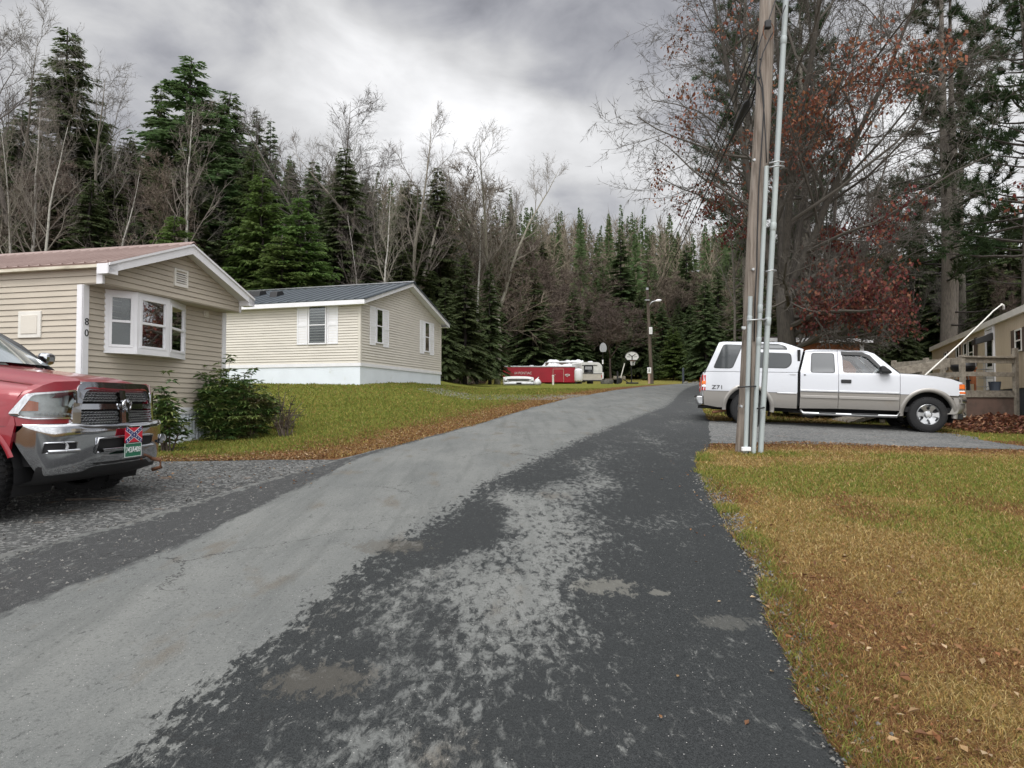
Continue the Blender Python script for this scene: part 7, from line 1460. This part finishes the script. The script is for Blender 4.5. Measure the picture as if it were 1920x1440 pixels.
    # right hand pines
    plant('pine', 0, 23.6, 36, 25, 'tall twin trunked pine behind the tan trailer home', fat=1.0, rz=.4); plant('pine', 1, 24.2, 31, 24, 'tall pine at the right picture edge', rz=2.2); plant('pine', 1, 17.6, 40, 26, 'tall pine over the white pickup hood behind the oak', rz=.6); plant('pine', 1, 13.5, 38, 25, 'tall pine behind the oak and the utility pole', rz=4.0); plant('pine', 1, 21.5, 50, 25, 'tall pine between the oak and the twin trunked pine', rz=1.2); plant('pine', 0, 30.5, 46, 24, 'tall pine deeper in the woods at the right edge', rz=5)
    for i, (px, top, Y, f) in enumerate(((1500, 470, 50, 1.3), (1560, 430, 56, 1.3), (1635, 455, 48, 1.3), (1705, 400, 54, 1.3), (1760, 440, 46, 1.2), (1830, 410, 50, 1.4), (1890, 350, 42, 1.4), (1610, 500, 42, 1.3), (1690, 520, 40, 1.2), (1850, 470, 39, 1.2), (1915, 430, 47, 1.3), (1460, 500, 58, 1.3), (1400, 480, 66, 1.3), (1540, 540, 40, 1.3))):
        N('hemlock', i, px, top, Y, 'dark hemlock in the woods behind the white pickup and tan trailer', 'hemlocks behind the right hand yard', fat=f)
    for i, (px, top, Y) in enumerate(((1590, 300, 44), (1660, 330, 52), (1720, 480, 41), (1870, 520, 37), (1800, 500, 43), (1520, 330, 46))):
        N(('grey', 'brown')[i % 2], i, px, top, Y, 'thin bare tree in the woods behind the white pickup and tan trailer', 'bare trees behind the right hand yard', fat=.7)
    # the hillside crowd
    sx = [-50, 0, 60, 130, 200, 260, 300, 360, 430, 480, 530, 600, 690, 780, 850, 930, 990, 1050, 1100, 1170, 1240, 1300, 1400, 1500, 1600, 1700, 1920]; sy = [150, 150, 170, 100, 205, 205, 175, 135, 195, 220, 270, 255, 250, 270, 315, 300, 385, 395, 385, 370, 395, 405, 415, 440, 450, 450, 440]
    rg = np.random.default_rng(5); n = 0; y = 40.0
    while y < 128:
        stp = 4.6 + (y - 40) * .045; x = -.82 * y - 4
        while x < .80 * y:
            X, Yy = x + rg.normal() * stp * .33, y + rg.normal() * stp * .33; x += stp
            f = float(masks(X, Yy)[2])
            if f < .6 or (X > 12 and Yy < 74): continue
            px = 960 + 1250 * X / Yy; lim = np.interp(px, sx, sy) + 75 * rg.random() ** 1.5 + 10
            if px < -60 or px > 1560 or (905 < px < 1330 and Yy < 79): continue
            hmax = at(px, lim, Yy).z - gz(X, Yy); c = vn(X, Yy, .09, 2)
            if rg.random() < (.80 if px < 560 else (.62 if px < 1150 else .60)): kind = 'hemlock' if rg.random() < .7 else 'spruce'; h = 12 + 9 * rg.random()
            else: kind = 'brown' if (rg.random() < .62 or px > 950) else 'grey'; h = 9 + 8 * rg.random()
            if rg.random() < .25: h *= .55
            h = min(h, hmax)
            if h < 3.2: continue
            lab = {'hemlock': 'dark hemlock in the crowd of trees on the wooded hillside', 'spruce': 'green spruce in the crowd of trees on the wooded hillside', 'brown': 'brown twiggy bare tree in the crowd on the wooded hillside', 'grey': 'grey bare tree in the crowd on the wooded hillside'}[kind]
            plant(kind, int(rg.integers(3)), X, Yy, h, lab, {'hemlock': 'hemlocks on the hillside', 'spruce': 'spruces on the hillside', 'brown': 'brown bare trees on the hillside', 'grey': 'grey bare trees on the hillside'}[kind], fat=1.1 + .4 * rg.random()); n += 1
        y += stp * .8
    print('crowd', n)
    for i in range(16):
        px = -30 + 360 * (i + rg.random()) / 16; Y = 38 + 9 * rg.random(); p = at(px, 290 + 130 * rg.random(), Y)
        plant('hemlock', i, p.x, Y, p.z - gz(p.x, Y), 'dark hemlock between the white trunks above the red roof', 'hemlocks above the red roof', fat=1.5)
    for i in range(34):
        px = 930 + 460 * (i + rg.random()) / 34; Y = 80 + 14 * rg.random(); p = at(px, 600, Y)
        plant('hemlock', i, p.x, Y, 4 + 6 * rg.random(), 'low dark hemlock along the wood edge behind the trailers and lamp pole', 'low hemlocks along the far wood edge', fat=1.5)
    for i in range(26):
        px = -20 + 850 * (i + rg.random()) / 26; Y = 36.5 + 7 * rg.random(); p = at(px, 600, Y)
        if masks(p.x, Y)[2] > .5: plant('hemlock', i, p.x, Y, 4 + 5 * rg.random(), 'low dark hemlock at the wood edge behind the two homes', 'low hemlocks behind the homes', fat=1.5)
    o = bpy.data.objects
    for k_, l in PROTO.items():
        for pr, H in l:
            if pr.name not in USED:
                for c in list(pr.children): o.remove(c)
                o.remove(pr)
    # the far ridge reads as one mass
    k = MB(); B, D, L, Wd, MI = [], [], [], [], []
    Vc = [[], [], []]
    for i in range(900):
        Y = 126 + 120 * rg.random(); X = -.55 * Y + 1.35 * Y * rg.random(); px = 960 + 1250 * X / Y; lim = np.interp(px, sx, sy) + 45 * rg.random() ** 2; g = gz(X, Y); h = min(at(px, lim, Y).z - g, 11 + 13 * rg.random())
        if h < 4: continue
        con = rg.random() < .5; m_ = 190 if con else 110
        if con:
            u = rg.random(m_) ** .8; rr = (1 - u) ** .85 * (2.3 + 1.2 * rg.random()) * (.5 + .5 * rg.random(m_)) + .15; a = rg.random(m_) * 6.283; b = np.stack([X + .25 * rr * np.cos(a), Y + .25 * rr * np.sin(a), g + h * (.06 + .93 * u)], 1); d = np.stack([np.cos(a), np.sin(a), -.35 + .5 * u], 1); l = rr * .9 + .15; w = .55 + .5 * (1 - u); mi = 0 if rg.random() < .85 else 1
        else:
            u = .25 + .75 * rg.random(m_); b = np.stack([X + rg.normal(size=m_) * .8 * (1.2 - u), Y + rg.normal(size=m_) * .8, g + h * u * .8], 1); d = rg.normal(size=(m_, 3)) * .55 + np.array([0, 0, .9]); l = h * (.10 + .16 * rg.random(m_)); w = np.full(m_, .16); mi = 2
        d /= np.linalg.norm(d, axis=1, keepdims=True); s = np.cross(d, rg.normal(size=(m_, 3))); s /= np.linalg.norm(s, axis=1, keepdims=True); s *= w[:, None] * .5; Vc[mi].append(np.stack([b - s, b + s, b + d * l[:, None]], 1).reshape(-1, 3))
    for mi, v in enumerate(Vc): V = np.vstack(v); k.cur = mi; k.add(V, np.arange(len(V)).reshape(-1, 3))
    tag(k.build('distant_forest', [ND_DARK, ND_MID, TWIG_BROWN]), kind='stuff')
    # brush on the forest floor along the wood edge
    k = MB(); B, D, L = [], [], []
    for i in range(1500):
        px = -40 + 1460 * rg.random(); Y = 37 + 60 * rg.random() ** 1.3; X = (px - 960) / 1250 * Y
        if masks(X, Y)[2] < .5: continue
        g = gz(X, Y); m_ = 26; hh = .6 + 1.9 * rg.random(); b = np.stack([X + rg.normal(size=m_) * .35, Y + rg.normal(size=m_) * .35, g + hh * .55 * rg.random(m_)], 1); d = rg.normal(size=(m_, 3)) * .5 + np.array([0, 0, .9]); B.append(b); D.append(d / np.linalg.norm(d, axis=1, keepdims=True)); L.append(hh * (.4 + .6 * rg.random(m_)))
    twigs(k, np.vstack(B), np.vstack(D), np.concatenate(L), .035); tag(k.build('undergrowth', TWIG_BROWN), kind='stuff')
    tr, cr, lv, C = oak(); x, y = 11.1, 27.0; t = thing('oak_tree', 'big oak holding clumps of russet leaves behind the white pickup', 'tree', (x, y, gz(x, y))); tr.build('trunk', BK_OAK, t, smooth=True); cr.build('crown', TWIG_OAK, t); l = lv.build('leaves', LEAFM, t); put_color(l.data, C)
    tr, cr, lv, C = oak(9, lth=.16); x, y = 14.6, 30.5; t = thing('oak_tree', 'lower oak with dull russet leaves beside the orange shed', 'tree', (x, y, gz(x, y)), rz=2.0); t.scale = (.62, .62, .62); tr.build('trunk', BK_GREY, t, smooth=True); cr.build('crown', TWIG_GREY, t); l = lv.build('leaves', LEAFM, t); put_color(l.data, C)
wood()
